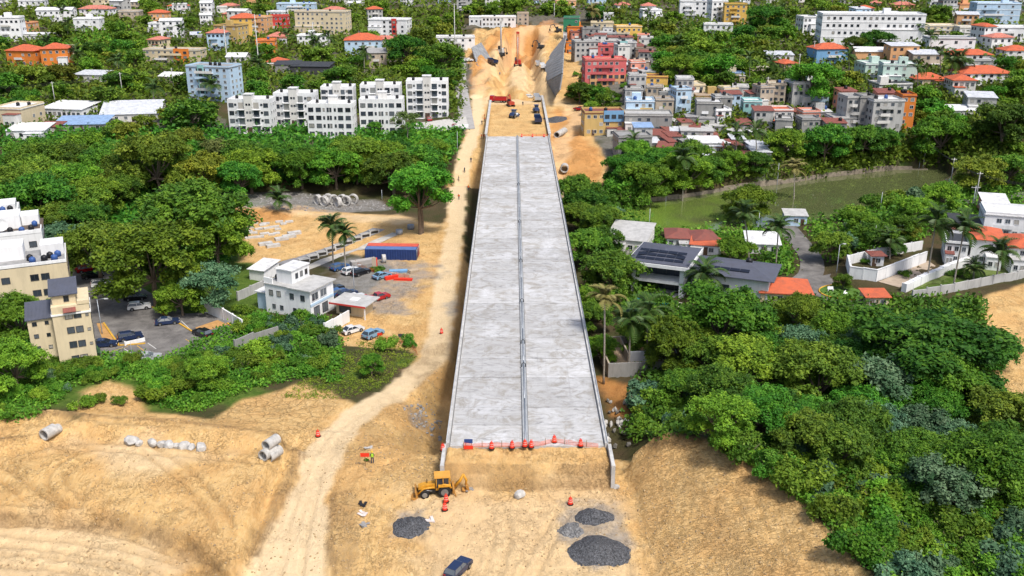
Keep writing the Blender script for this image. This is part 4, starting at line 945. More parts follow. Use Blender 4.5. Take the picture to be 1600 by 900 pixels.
for f in range(4):
    for x in (.8, 2.1): wn(h1, x, 0, 1.2 + 2.5 * f, 1.15, 1.1)
    wn(h1, 3.5, 0, 1.0 + 2.5 * f, .5, .45); wn(h1, -4.4, 1.6, 1.2 + 2.1 * f, .7, .7); wn(h1, -2.6, 1.6, 1.2 + 2.1 * f, .6, .6)
    for y in (1.6, 4.6): wn(h1, 4.0, y, 1.6 + 2.7 * f, 1.1, 1.1, 90)
wn(h1, .8, 1.0, 11.3, .8, 1.0)
m = MB(); m.add([(.1, -.8, 9.5), (2.0, -.8, 9.5), (2.0, 0, 10.0), (.1, 0, 10.0), (.1, -.8, 9.58), (2.0, -.8, 9.58), (2.0, 0, 10.08), (.1, 0, 10.08)], [(3, 2, 1, 0), (0, 1, 5, 4), (1, 2, 6, 5), (3, 0, 4, 7), (4, 5, 6, 7)]); m.build('awning', RM('rust'), h1)
h2 = multi('apartment_building', 'cream apartment house with a grey flat roof full of tanks at the left', (78, 492), 24, [
    ('wall', (-11, 4.5, 0, 11, -2, 10.2), W('cream')), ('roof', (-10.8, 4.3, .2, 10.8, 10.203, 10.4), RM('grey')), ('parapet', (-11, 4.5, 0, .2, 10.41, 11.0), WH), ('parapet', (4.3, 4.5, .21, 11, 10.41, 11.2), WH),
    ('stair_room', (-9, -3, 5, 10.5, 10.41, 13.2), WH), ('stair_room', (0, 4.2, 6, 10.8, 10.41, 12.6), WH)], 'building', (-3, 5.5, 9))
for f in range(3):
    for x in (-9, -6.5, -1.5, .4): wn(h2, x, 0, 1.6 + 3.2 * f, 1.5, 1.3, 0, 'd')
    for y in (2.5, 5.5, 8.5): wn(h2, 4.5, y, 1.6 + 3.2 * f, 1.2, 1.2, 90, 'd')
for i, (x, y) in enumerate(((-1.5, 2), (.6, 2.4), (2.4, 2), (1.6, 4.2), (3, 4.6), (-2, 4))): obj('water_tank', TANK if i % 2 else TANKBL, h2, (x, y, 10.41), None, (1, 1, .9))
h3 = multi('apartment_building', 'white stepped terraces with water tanks and a dish at the left edge', (38, 442), 24, [
    ('wall', (-16, 5, 0, 12, -2, 10.5), WH), ('roof', (-16.2, 5.2, 4, 12.2, 10.503, 10.75), RM('brown')), ('terrace', (-15.8, 4.8, .2, 3.98, 10.503, 10.6), RM('lgrey')), ('parapet', (-16, 5, 0, .2, 10.61, 11.4), WH), ('parapet', (4.8, 5, .21, 4, 10.503, 11.4), WH), ('roof_room', (-7, 1, 5, 11, 10.76, 13.6), WH), ('roof_room', (1.01, 4.5, 7, 11.5, 10.76, 12.9), WH)], 'building', (-5, 6, 11))
for f in range(3):
    for x in (-13, -9, -5, -1, 3): wn(h3, x, 0, 1.7 + 3.3 * f, 1.5, 1.3, 0, 'd')
    for y in (3, 6, 9): wn(h3, 5, y, 1.7 + 3.3 * f, 1.2, 1.2, 90, 'd')
MB().box(.2, 1.1, 6.94, 6.995, 10.8, 12.6).build('door', plain('brown_door', (.05, .04, .035), .7), h3)
for i, (x, y) in enumerate(((-4, 1.6), (-1, 2), (1.2, 1.4), (3, 2.4), (3.6, 5.5))): obj('water_tank', TANK if i % 2 else TANKBL, h3, (x, y, 10.77), None, (.95, .95, .9))
h4 = multi('apartment_building', 'white terraces stepping up behind the ones with the dish, left edge', (10, 405), 24, [('wall', (-16, 4, 0, 10, -2, 10.5), WH), ('roof', (-16, 4, .2, 10, 10.503, 10.7), RM('white')), ('roof_room', (-6, -1, 3, 9, 10.71, 15.5), WH), ('roof_room', (0, 3.6, 2, 8, 10.71, 12.2), WH)], 'building', (-5, 5, 10))
for f in range(3):
    for x in (-8, -4, 0, 2.6): wn(h4, x, 0, 1.7 + 3.3 * f, 1.4, 1.2)
    for y in (3, 7): wn(h4, 4, y, 1.7 + 3.3 * f, 1.2, 1.2, 90)
for i, (x, y) in enumerate(((1, 1), (2.5, 1.4), (-.5, 6.5))): obj('water_tank', TANK if i else TANKBL, h4, (x, y, 10.72))
def dish(root_label, loc, rz, r=1.3):
    t = thing('satellite_dish', root_label, 'dish', loc, rz); m = MB(); n = 18; vs = [(0, 0, 0)]; fs = []
    for k in range(1, 5):
        for i in range(n): a = 2 * math.pi * i / n; q = r * k / 4; vs.append((q * math.cos(a), -.35 * (k / 4) ** 2 * r, q * math.sin(a)))
    fs = [(0, 1 + i, 1 + (i + 1) % n) for i in range(n)] + [(1 + k * n + i, 1 + (k + 1) * n + i, 1 + (k + 1) * n + (i + 1) % n, 1 + k * n + (i + 1) % n) for k in range(3) for i in range(n)]
    m.add(vs, fs, 0, T(0, 0, 1.7) @ Matrix.Rotation(R(-25), 4, 'X'), True); m.build('reflector', plain('white_paint', (.74, .75, .75), .7), t)
    m = MB(); m.tube([(0, .15, 0), (0, .12, 1.7)], .07, 8); m.tube([(0, 0, 1.7), (0, -1.0, 2.2)], .03, 6); m.build('mount', STEEL, t); return t
c_, s_ = math.cos(R(24)), math.sin(R(24)); P3 = h3.location
dish('white satellite dish on the terraces at the left edge', (P3.x - 2.5 * c_ - 2.8 * s_, P3.y - 2.5 * s_ + 2.8 * c_, P3.z + 10.6), .3)
# ---- white house beside the car yard
wh = multi('house', 'white two storey house with a pale blue band beside the car yard', (487, 500), -26, [
    ('wall', (-11, 0, 0, 7.5, -2, 5.9), W('ltblue' if 0 else 'white')), ('roof', (-5.2, .5, -.5, 8, 5.903, 6.1), RM('lgrey')), ('roof', (-11.2, -5.203, -.2, 7.7, 5.903, 6.05), RM('lgrey')), ('upper_room', (-9, -5.3, 1.5, 7, 6.06, 8.7), WH), ('upper_roof', (-9.2, -5.1, 1.3, 7.2, 8.703, 8.9), RM('white')), ('parapet', (-11.1, -9.01, 0, .25, 6.06, 7.2), WH), ('blue_band', (.005, .12, -.05, 7.3, 2.7, 3.2), W('ltblue')), ('side_wing', (-14, -11.01, 1, 6, -2, 3.4), W('ltblue')), ('wing_roof', (-14.3, -11.02, .6, 6.4, 3.403, 3.6), RM('white'))], 'house', (-5.5, 4, 7))
for x in (-9.5, -7.6, -4.4, -1.8): wn(wh, x, 0, 4.2, 1.0, 1.2); wn(wh, x + .5, 0, 1.4, .8, .9)
for y in (1.5, 4.2): wn(wh, 0, y, 4.4, 2.2, 1.7, 90, 'w'); wn(wh, 0, y + .3, 1.3, 1.8, 2.0, 90)
for y in (3, 4.5, 6): wn(wh, -5.3, y, 7.4, .8, 1.1, 90, 'd')
obj('water_tank', TANK, wh, (-10, 3, 6.06), None, (.9, .9, .8))
gh = multi('gate_house', 'flat roofed gate house with a grey roof in front of the white house', (522, 492), -20, [('wall', (0, 6, 1, 5, -1, 2.6), W('cream')), ('roof', (-.6, 7.4, -.6, 5.6, 2.603, 2.8), RM('lgrey')), ('fascia', (-.62, 7.42, -.68, -.602, 2.5, 2.85), W('red')), ('skylight', (2.5, 4.2, 2, 3.6, 2.803, 2.86), WH), ('post', (6.9, 7.1, -.3, -.1, -1, 2.6), WH)], 'house', (3, 3, 4)); wn(gh, 2, 1, 1.3, 2.6, 1.8)
wallrun('boundary_wall', 'white wall with a grey gate below the white house', [(508, 522), (546, 502)], 2.3, .25, WH, 'wall', 2.6)
wallrun('boundary_wall', 'grey wall at the back of the white house', [(372, 470), (412, 452), (425, 445)], 2.0, .25, W('lgrey'), 'wall', 4)
wallrun('boundary_wall', 'old grey wall overgrown by vines below the white house', [(368, 548), (398, 538), (436, 528)], 2.2, .25, W('grey'), 'wall', 4)
bld('white canopy shed left of the white house', 388, 428, 440, 428, 1, 0, 'white', 'shed', 'white', 6, -20, 'shed', 'shed')
# ---- grey paved strip with a row of concrete planters
ribbon('paved_strip', [onz(440, 412, -8.3), onz(500, 390, -8.3), onz(560, 367, -8.3), onz(592, 354, -8.4)], 2.0, .06, plain('paving', (.24, .24, .25), .9, 0, .3, .7))['kind'] = 'structure'
ribbon('footpath', [onz(470, 424, -8.2), onz(530, 400, -8.3), onz(585, 376, -8.3), onz(620, 362, -8.4)], 1.4, .08, plain('pale_path', (.50, .47, .42), .9, 0, .3, .7))['kind'] = 'structure'
PLN = MB(); PLN.box(-1.35, 1.35, -.55, -.40, 0, 1.05); PLN.box(-1.35, 1.35, .40, .55, 0, 1.05); PLN.box(-1.35, -1.2, -.397, .397, 0, 1.05); PLN.box(1.2, 1.35, -.397, .397, 0, 1.05); PLN = PLN.mesh('shell', CONC)
PLS = MB(); PLS.box(-1.19, 1.19, -.39, .39, .0, .6); PLS.box(-1.0, 1.0, -.56, -.552, .2, .85); PLS = PLS.mesh('dark_fill', plain('dark_soil', (.04, .037, .033), .95))
for i in range(10):
    f = i / 9; p = gp(462 + (584 - 462) * f, 416 + (365 - 416) * f); t = thing('planter', 'concrete planter box in the row along the grey paved strip', 'planter', p, R(33), 'planters along the paved strip'); obj('shell', PLN, t); obj('dark_fill', PLS, t)
# ---- shipping containers
def container(px, rz, col, label, z=0, dy=0):
    p = gp(*px); t = thing('shipping_container', label, 'container', p + Vector((-math.sin(rz) * dy, math.cos(rz) * dy, z)), rz)
    m = MB(); n = 40; L, W2, Hh = 12.0, 1.2, 2.6
    for s in (-1, 1):
        vs = []
        for i in range(n * 2 + 1):
            x = -L / 2 + .1 + (L - .2) * i / (n * 2); o_ = s * (W2 - (.05 if (i // 2) % 2 else 0)); vs += [(x, o_, .12), (x, o_, Hh - .1)]
        fs = [(2 * i, 2 * i + 2, 2 * i + 3, 2 * i + 1) if s < 0 else (2 * i + 1, 2 * i + 3, 2 * i + 2, 2 * i) for i in range(n * 2)]; m.add(vs, fs)
    m.build('side_panels', col[0], t); MB().box(-L / 2 + .08, L / 2 - .08, -W2 + .06, W2 - .06, Hh - .1, Hh).build('roof', col[1], t)
    for x in (-L / 2, L / 2 - .12):
        f = MB(); f.box(x, x + .12, -W2, -W2 + .12, 0, Hh); f.box(x, x + .12, W2 - .12, W2, 0, Hh); f.box(x, x + .12, -W2 + .121, W2 - .121, Hh - .13, Hh + .01); f.box(x, x + .12, -W2 + .121, W2 - .121, 0, .13); f.build('corner_frame', col[2], t)
    d = MB(); x = L / 2 - .06
    d.box(x, x + .04, -W2 + .13, -.01, .14, Hh - .14); d.box(x, x + .04, .01, W2 - .13, .14, Hh - .14); d.build('door', col[2], t)
    d = MB()
    for y in (-.75, -.35, .35, .75): d.tube([(x + .07, y, .15), (x + .07, y, Hh - .15)], .025, 6)
    d.build('lock_rod', STEEL, t)
    r = MB(); r.box(-L / 2, L / 2, -W2 - .005, -W2 + .1, 0, .12); r.box(-L / 2, L / 2, W2 - .1, W2 + .005, 0, .12); r.build('bottom_rail', col[2], t); return t
NAVY = plain('navy_paint', (.02, .045, .16), .5); NAVYL = plain('blue_roof_paint', (.10, .17, .38), .6); REDC = plain('red_container_paint', (.45, .05, .035), .55); REDL = plain('faded_red_paint', (.60, .11, .07), .6)
container((612, 404), R(-3), (NAVY, NAVYL, NAVY), 'navy blue shipping container behind the parked cars')
container((612, 404), R(-3), (REDC, REDL, REDC), 'red shipping container behind the navy blue one', 0, 2.55)
# ---- right: villa with pool
v = multi('villa', 'modern white villa with dark glass front and slate blue solar roofs', (1065, 466), -22, [
    ('wall', (-9, -.2, 3.5, 11, -2, 7.2), WH), ('floor_slab', (-9.6, .2, -.2, 3.49, -.6, .1), CONC), ('balcony_slab', (-9.6, .2, -.2, 3.49, 3.1, 3.75), WH), ('roof_fascia', (-10.6, 1.2, -1.2, 11.5, 7.203, 8.0), WH),
    ('column', (-.6, .2, -.2, .6, .11, 7.2), WH), ('column', (-9.6, -9, -.2, .5, .11, 7.2), WH), ('wing_wall', (1, 15, 3, 12, -2, 5.6), WH), ('terrace', (-13, -1, -3.2, -.21, -1, .0), plain('deck_wood', (.16, .12, .10), .8))], 'house', (3, 5, 12))
for z in (.15, 3.8): MB().box(-8.9, -.7, 3.3, 3.45, z, z + 2.8).build('glass_front', glassmat(), v)
for z in (.15, 3.8):
    for i in range(1, 5): MB().box(-9 + i * 1.7, -8.94 + i * 1.7, 3.24, 3.299, z, z + 2.8).build('mullion', plain('frame_dark', (.07, .07, .075), .5), v)
def hipat(root, name, x0, x1, y0, y1, z, rh, mat):
    m = MB(); hiproof(m, x1 - x0, y1 - y0, 0, rh, 0); o = m.build(name, mat, root); o.location = ((x0 + x1) / 2, (y0 + y1) / 2, z); return o
v.scale = (1.14, 1.14, .9); SLB = RM('slate'); r1 = hipat(v, 'roof', -10.4, 1.0, -1.0, 11.3, 8.003, 1.5, SLB); r2 = hipat(v, 'roof', .4, 16, 2, 13, 5.603, 1.9, SLB)
SOL = plain('solar_panel', (.015, .018, .03), .25); PFR = plain('panel_frame', (.35, .36, .38), .4, .5)
for j in range(3):
    for i in range(5):
        m = MB(); m.box(-.85, .85, -.5, .5, 0, .05); o = m.build('solar_panel', SOL, v); o.location = (-8.2 + 1.78 * i, .6 + 1.5 * j, 8.62 + .38 * j); o.rotation_euler = (R(13), 0, 0)
for i in range(4): o = MB().box(-.85, .85, -.5, .5, 0, .05).build('solar_panel', SOL, v); o.location = (5 + 1.8 * i, 4.4, 6.68); o.rotation_euler = (R(15), 0, 0)
obj('water_tank', TANK, v, (10.5, 8.5, 6.9))
for x in (3, 7, 11): wn(v, x, 3, 2.6, 2, 1.6)
for y in (5, 9): wn(v, 15, y, 2.6, 1.6, 1.4, 90)
p = gp(1022, 474); pool = thing('swimming_pool', 'turquoise swimming pool below the villa terrace', 'pool', p, R(-22))
m = MB(); m.box(-5.5, 5.5, -2, -1.7, -.8, .25); m.box(-5.5, 5.5, 1.7, 2, -.8, .25); m.box(-5.5, -5.2, -1.69, 1.69, -.8, .25); m.box(5.2, 5.5, -1.69, 1.69, -.8, .25); m.build('rim', plain('pool_rim', (.55, .52, .48), .8), pool)
m = MB(); m.box(-5.19, 5.19, -1.69, 1.69, -.8, .08); m.build('water', plain('pool_water', (.03, .36, .42), .05, 0, .15, .3, .5), pool)
# ---- houses between villa and pond
for a in (('house under a grey flat roof with a white side wall by the bridge', 948, 1032, 402, 378, 1, 4, 'offw', 'shed', 'lgrey', 12, -18), ('white house with a dull red roof at the near pond bank', 1042, 1082, 388, 374, 1, 3, 'white', 'hip', 'rust', 8, -6), ('red roofed house right of the other at the near pond bank', 1082, 1122, 392, 376, 1, 3, 'offw', 'hip', 'rust', 8, 4), ('long low orange roofed annex behind the villa', 1080, 1130, 400, 392, 1, 2, 'white', 'shed', 'tile', 5, -14),
          ('small pale blue shed with a mural at the pond', 1227, 1263, 354, 338, 1, 1, 'ltblue', 'shed', 'lgrey', 5, -6), ('white roofed low house behind the palms right of the villa', 1168, 1225, 398, 386, 1, 3, 'white', 'shed', 'white', 8, -8), ('gate lodge under a wide orange tiled roof by the round lawn', 1190, 1276, 478, 463, 1, 4, 'cream', 'hip', 'tile', 9, -8), ('small orange tiled roof hut at the end of the round lawn', 1352, 1388, 482, 474, 1, 2, 'cream', 'shed', 'tile', 4, 0)):
    bld(*a, name='shed' if 'shed' in a[0] else 'house', cat='shed' if 'shed' in a[0] else 'house', door=True)
rh_ = multi('ruined_house', 'roofless ruined house with grey outer walls and a sandy floor', (950, 590), 5, [
    ('wall', (0, 13, 0, .3, -2, 2.6), W('grey')), ('wall', (0, .3, .31, 12, -2, 2.6), W('tan')), ('wall', (12.7, 13, .31, 12, -2, 2.6), W('grey')), ('wall', (.31, 12.69, 11.7, 12, -2, 2.6), W('tan')), ('floor', (.31, 12.69, .31, 11.69, -.5, 1.0), plain('sandy_floor', (.46, .34, .22), .95)), ('inner_wall', (4.5, 12.6, 4, 4.25, 1.01, 2.9), WH), ('inner_wall', (4.2, 4.45, 4, 11.6, 1.01, 2.6), W('tan'))], 'house', (6.5, 6, 4))
# ---- road, round lawn and white compound at the right
ro = ribbon('road', VROAD, 2.7, .09, ASPH); struct(ro)
sheet('forecourt', pz([(1262, 436), (1300, 428), (1368, 436), (1408, 452), (1412, 466), (1380, 480), (1330, 484), (1268, 460)], -9), -8.9, ASPH)
p = onz(1324, 457, -8.9); isle = thing('round_lawn', 'oval lawn island with a yellow kerb', 'lawn', p)
m = MB(); n = 40; m.tube([(5.9 * math.cos(i * 2 * math.pi / n), 4.7 * math.sin(i * 2 * math.pi / n), .1) for i in range(n + 1)], .17, 6, 0, False); m.build('kerb', YEL, isle)
m = MB(); m.add([(5.9 * math.cos(i * 2 * math.pi / n), 4.7 * math.sin(i * 2 * math.pi / n), .1) for i in range(n)] + [(0, 0, .35)], [(i, (i + 1) % n, n) for i in range(n)]); m.build('turf', plain('lawn', (.09, .19, .03), .95, 0, .4, 1.2), isle)
for i, (x, y) in enumerate(((-3.5, .5), (-1.2, -2.2), (2.6, -1.6))):
    m = MB(); m.box(-.6, .6, -.25, .25, .38, .46); m.box(-.55, -.45, -.2, .2, 0, .377); m.box(.45, .55, -.2, .2, 0, .377); m.box(-.6, .6, .18, .25, .463, .9); b_ = m.build('bench', WH); b_.location = p + Vector((x, y, .22)); b_.rotation_euler = (0, 0, i * .9)
    tag(b_, 'white garden bench on the oval lawn, %s of three' % ('leftmost', 'middle one', 'rightmost')[i], 'bench')
wallrun('compound_wall', 'white panelled compound wall beside the drive', [(1323, 416), (1327, 436), (1368, 440), (1410, 424), (1446, 410)], 2.6, .3, WH, 'wall', 3.6, cap=RM('white'))
wallrun('compound_wall', 'white rear wall of the compound towards the pond', [(1323, 414), (1370, 402), (1440, 390)], 2.2, .3, WH, 'wall', 4)
wallrun('ramp_wall', 'white sloping ramp wall leading up to the white villa', [(1412, 456), (1446, 440), (1482, 424), (1525, 408)], 1.8, 1.0, WH, 'wall', 3)
wallrun('concrete_wall', 'weathered grey concrete wall below the white villa lawn', [(1425, 468), (1490, 456), (1550, 444), (1625, 428)], 1.9, .3, W('lgrey'), 'wall', 4)
sheet('driveway', pz([(1372, 441), (1412, 426), (1450, 408), (1462, 416), (1425, 440), (1405, 450)], -7.6), 0, plain('drive_paving', (.42, .34, .26), .9, 0, .25, .8), dz=.10)
sheet('lawn', pz([(1412, 462), (1450, 440), (1530, 412), (1620, 405), (1620, 424), (1500, 450), (1425, 465)], -7.5), 0, plain('lawn_dry', (.13, .18, .045), .95, 0, .4, .8), dz=.10)
gz = bld('white guard hut with a red brown roof in the compound', 1361, 1380, 416, 402, 1, 1, 'white', 'hip', 'rust', 3, 0, 'guard_hut', 'hut')
for a in (('white villa wing with arched carport at the palms', 1478, 1530, 414, 384, 2, 3, 'white', 'flat', 'dark', 9, -20), ('white villa body under orange tiled roofs', 1520, 1585, 418, 378, 2, 4, 'white', 'hip', 'tile', 10, -20), ('white villa part with an orange roof cut by the right edge', 1578, 1640, 426, 390, 2, 4, 'white', 'hip', 'tile', 10, -14), ('white flat roofed upper house behind the orange roofs at the right', 1545, 1640, 378, 342, 2, 6, 'white', 'flat', 'white', 10, -18), ('low white house with a black roof behind the villa palms', 1488, 1548, 376, 352, 1, 4, 'white', 'flat', 'dark', 9, -18), ('pale pink house behind the white upper house', 1540, 1590, 340, 322, 1, 3, 'salmon', 'shed', 'white', 9, -16)): bld(*a, name='villa' if 'villa' in a[0].split()[:2] else 'house', cat='house')
struct(ribbon('road', [onz(1480, 310, -6), onz(1540, 312, -6), onz(1620, 300, -5.5)], 4, .12, ASPH))
struct(ribbon('road', [onz(724, 92, 5), onz(718, 120, 3.2), onz(724, 160, .5), onz(731, 200, -2)], 2.6, .2, plain('concrete_road', (.36, .35, .34), .9, 0, .25, .5)))
wallrun('boundary_wall', 'white yard wall in front of the tallest white block', [(648, 206), (690, 205), (732, 200)], 1.6, .25, WH, 'wall', 5)
struct(sheet('yard', pz([(648, 203), (650, 192), (728, 187), (732, 198)], -2), 0, plain('yard_concrete', (.50, .49, .46), .9), dz=.5))
# ================================================================ VEGETATION
def leafmat(key, dark, mid, light):
    n = NB('leaf_' + key, .6, .2)
    a = n.n('ShaderNodeAttribute'); a.attribute_name = 'tint'; oi = n.n('ShaderNodeObjectInfo').outputs['Random']
    c = n.ramp(a.outputs['Fac'], [(0., dark), (.5, mid), (1., light)])
    hv = n.n('ShaderNodeHueSaturation'); hv.inputs['Saturation'].default_value = 1.0
    n.l(n.math('ADD', n.math('MULTIPLY', oi, .06), .468), hv.inputs['Hue']); n.l(n.math('ADD', n.math('MULTIPLY', n.math('FRACT', n.math('MULTIPLY', oi, 7.3)), .75), .7), hv.inputs['Value']); n.l(c, hv.inputs['Color'])
    n.color(hv.outputs[0])
    tr = n.n('ShaderNodeBsdfTranslucent'); n.l(hv.outputs[0], tr.inputs[0]); mx = n.n('ShaderNodeMixShader'); mx.inputs[0].default_value = .22
    n.l(n.b.outputs[0], mx.inputs[1]); n.l(tr.outputs[0], mx.inputs[2]); n.l(mx.outputs[0], n.t.nodes['Material Output'].inputs[0]); return n.m
LEAF = dict(broad=leafmat('deep', (.024, .08, .010), (.068, .168, .016), (.165, .295, .024)), round=leafmat('fresh', (.038, .115, .010), (.095, .22, .016), (.20, .36, .028)),
            blue=leafmat('silver', (.032, .09, .040), (.075, .15, .075), (.15, .25, .13)), yellow=leafmat('yellow', (.065, .105, .012), (.13, .19, .018), (.25, .30, .03)),
            sparse=leafmat('olive', (.05, .08, .018), (.095, .14, .035), (.16, .20, .06)), shrub=leafmat('shrub', (.032, .10, .010), (.09, .20, .016), (.21, .35, .034)))
BARK = plain('bark', (.17, .13, .095), .9, 0, .4, 2.5); BARKP = plain('bark_pale', (.36, .32, .27), .9, 0, .4, 2.5)
def leafmesh(name, C, Nn, size, tint, mat, rs, fold=.25, asp=.55):
    """one folded diamond leaf spray per row of C (centre), Nn (facing)"""
    k = len(C); Nn = Nn / (np.linalg.norm(Nn, axis=1, keepdims=True) + 1e-9)
    r = rs.normal(size=(k, 3)); a = r - (r * Nn).sum(1, keepdims=True) * Nn; a /= np.linalg.norm(a, axis=1, keepdims=True) + 1e-9
    b = np.cross(Nn, a); sz = (size * rs.uniform(.6, 1.35, k))[:, None] if np.isscalar(size) else (size * rs.uniform(.6, 1.35, k))[:, None]
    P = np.empty((k, 4, 3)); P[:, 0] = C - a * sz; P[:, 1] = C + b * sz * asp - Nn * sz * fold; P[:, 2] = C + a * sz - Nn * sz * fold * 1.2; P[:, 3] = C - b * sz * asp - Nn * sz * fold
    P[:, 0] -= Nn * sz * .1
    v = P.reshape(-1, 3); me = bpy.data.meshes.new(name)
    me.vertices.add(4 * k); me.vertices.foreach_set('co', v.astype(np.float32).ravel())
    me.loops.add(4 * k); me.loops.foreach_set('vertex_index', np.arange(4 * k, dtype=np.int32))
    me.polygons.add(k); me.polygons.foreach_set('loop_start', np.arange(0, 4 * k, 4, dtype=np.int32)); me.polygons.foreach_set('loop_total', np.full(k, 4, np.int32)); me.update()
    at = me.attributes.new('tint', 'FLOAT', 'POINT'); at.data.foreach_set('value', np.repeat(np.clip(tint, 0, 1), 4).astype(np.float32))
    me.materials.append(mat); return me
def crown(kind, seed, hr, nl, ncl, per, leaf, gap=.0, low=.7):
    rs = np.random.RandomState(seed)
    # boughs: a few big lobes, each set with smaller ones
    L = []
    for i in range(nl):
        an = 2.4 * i + rs.uniform(-.5, .5); rr = math.sqrt((i + .3) / nl) * .72
        L.append((rr * math.cos(an), rr * math.sin(an), hr * (math.sqrt(max(0, 1 - rr * rr)) * .62 - .12 + rs.uniform(-.16, .12)), rs.uniform(.26, .42)))
    for i in range(int(nl * low)):
        an = 2.1 * i + rs.uniform(-.4, .4); rr = rs.uniform(.5, .74); L.append((rr * math.cos(an), rr * math.sin(an), hr * rs.uniform(-.5, -.1), rs.uniform(.22, .36)))
    L = np.array(L); sub = []
    for x, y, z, r in L:
        for j in range(9):
            d = rs.normal(size=3); d /= np.linalg.norm(d); d[2] = abs(d[2]) * .9 - .15
            sub.append((*(np.array([x, y, z]) + d * np.array([r, r, r * max(.6, hr)]) * .8), r * rs.uniform(.3, .5), rs.uniform(0, 1)))
    sub = np.array(sub)
    pick = rs.randint(0, len(sub), ncl); S = sub[pick]
    d = rs.normal(size=(ncl, 3)); d[:, 2] = np.abs(d[:, 2]) * 1.2 - .45; d /= np.linalg.norm(d, axis=1, keepdims=True)
    cc = S[:, :3] + d * S[:, 3:4] * rs.uniform(.75, 1.05, (ncl, 1))
    if gap: keep = rs.uniform(size=ncl) > gap; cc, d, S = cc[keep], d[keep], S[keep]
    k = len(cc)
    C = np.repeat(cc, per, 0) + rs.normal(size=(k * per, 3)) * leaf * .95
    N_ = np.repeat(d, per, 0) * .8 + np.array([0, 0, .65]) + rs.normal(size=(k * per, 3)) * .5
    tint = np.repeat(S[:, 4] * .65 + rs.uniform(0, .25, k), per) + rs.uniform(-.06, .12, k * per)
    return leafmesh('crown', C, N_, leaf, tint, LEAF[kind], rs), L
def trunkmesh(L, zc, hr, seed, mat, r0=.055, multi=1):
    rs = random.Random(seed); m = MB()
    for q in range(multi):
        bx, by = (rs.uniform(-.1, .1), rs.uniform(-.1, .1)) if multi > 1 else (0, 0)
        top = (bx * 1.8 + rs.uniform(-.04, .04), by * 1.8 + rs.uniform(-.04, .04), zc * .62)
        m.tube([(bx, by, -.12), (bx * 1.1, by * 1.1, .04), (bx * 1.4 + .01, by * 1.4, zc * .33), top], [r0 * 1.6, r0 * 1.1, r0 * .9, r0 * .75], 7, cap=False)
        for x, y, z, r in (L if multi == 1 else L[q::multi]):
            if rs.random() < .25: continue
            e = (x, y, zc + z); md = tuple(top[k] * .5 + e[k] * .5 - (.06 if k == 2 else 0) for k in range(3))
            m.tube([top, md, e], [r0 * .55, r0 * .36, r0 * .12], 5, cap=False)
    return m.mesh('trunk', mat)
TK = {}   # kind -> [(crown mesh, trunk mesh, zc)]
def mkkind(key, kind, n, zc, hr, nl, ncl, per, leaf, gap=0, bark=BARK, r0=.055, multi=1, low=.7):
    TK[key] = []
    for i in range(n):
        c, L = crown(kind, 100 + 17 * i + len(TK) * 31, hr, nl, ncl, per, leaf, gap, low); TK[key].append((c, trunkmesh(L, zc, hr, i + 3, bark, r0, multi), zc))
mkkind('broad', 'broad', 3, .86, .85, 15, 3000, 8, .036)
mkkind('round', 'round', 3, .84, .95, 14, 3000, 8, .036)
mkkind('blue', 'blue', 2, 1.0, .85, 11, 1300, 8, .052, .12, BARKP, .035, 1, .4)
mkkind('yellow', 'yellow', 2, .9, .9, 13, 2600, 8, .037)
mkkind('sparse', 'sparse', 2, 1.35, .85, 11, 480, 7, .055, .15, BARKP, .04, 1, .2)
mkkind('multi', 'round', 1, 1.25, .95, 15, 2600, 8, .038, 0, BARK, .05, 3, .5)
mkkind('fbroad', 'broad', 3, .78, .9, 9, 480, 6, .095)
mkkind('fround', 'round', 3, .78, .95, 9, 480, 6, .095)
mkkind('fyellow', 'yellow', 2, .8, .9, 9, 480, 6, .095)
mkkind('pillar', 'broad', 1, 1.9, 2.2, 9, 480, 6, .1)
trees = []
def tree(key, cx, cy, wpx, label, group=None, name='tree', vs_=.92):
    zc = TK[key][0][2]; hr = .3
    p, t = hit(cx, cy, 0, zc * .5 * wpx / FPX)
    r = .5 * wpx / FPX * t * 1.0
    if DX0 - r * .8 < p.x < DX1 + r * .8 and 108 < p.y < 400:     # keep the crown clear of the deck
        p.x = DX0 - r * .8 if p.x < 2 else DX1 + r * .8; p.z = hgt(p.x, p.y)
    c, tr, _ = TK[key][rnd.randrange(len(TK[key]))]
    root = thing(name, label, 'tree', p, rnd.uniform(0, 6.28), group, (r, r, r * vs_ * rnd.uniform(.9, 1.08)))
    obj('trunk', tr, root); obj('crown', c, root, (0, 0, zc))
    trees.append((p.x, p.y, r)); return root
# --- palms: every frond a leaf of its own on the near ones
def frondmesh():
    m = MB(); L = 14; pts = [(i / L, 0.34 * math.sin(i / L * 2.3) - .42 * (i / L) ** 2.2) for i in range(L + 1)]
    m.tube([(a, 0, b) for a, b in pts], [.018 * (1 - .7 * i / L) for i in range(L + 1)], 4, 0, False)
    for i in range(1, L + 1):
        for k in (0, .5):
            if i == L and k: continue
            a, b = pts[i]; a -= k / L
            ln = .34 * math.sin(min(1, (i - k) / L * .93 + .08) * math.pi) ** .7 + .04
            for s in (-1, 1):
                m.add([(a, 0, b), (a + .035, 0, b + .004), (a + ln * .55, s * ln * .8, b - ln * .38), (a + ln * .3 - .01, s * ln * .42, b - ln * .02)], [(0, 1, 2, 3)], 1)
    return m.mesh('frond', [plain('palm_rib', (.16, .19, .05), .6), plain('palm_leaf', (.055, .115, .02), .5, 0, .45, .6)]), m
FROND, _ = frondmesh()
FRONDY = FROND.copy(); FRONDY.materials.clear(); FRONDY.materials.append(plain('palm_rib_y', (.22, .2, .06), .6)); FRONDY.materials.append(plain('palm_leaf_y', (.13, .17, .025), .5, 0, .45, .6))
COCO = MB()
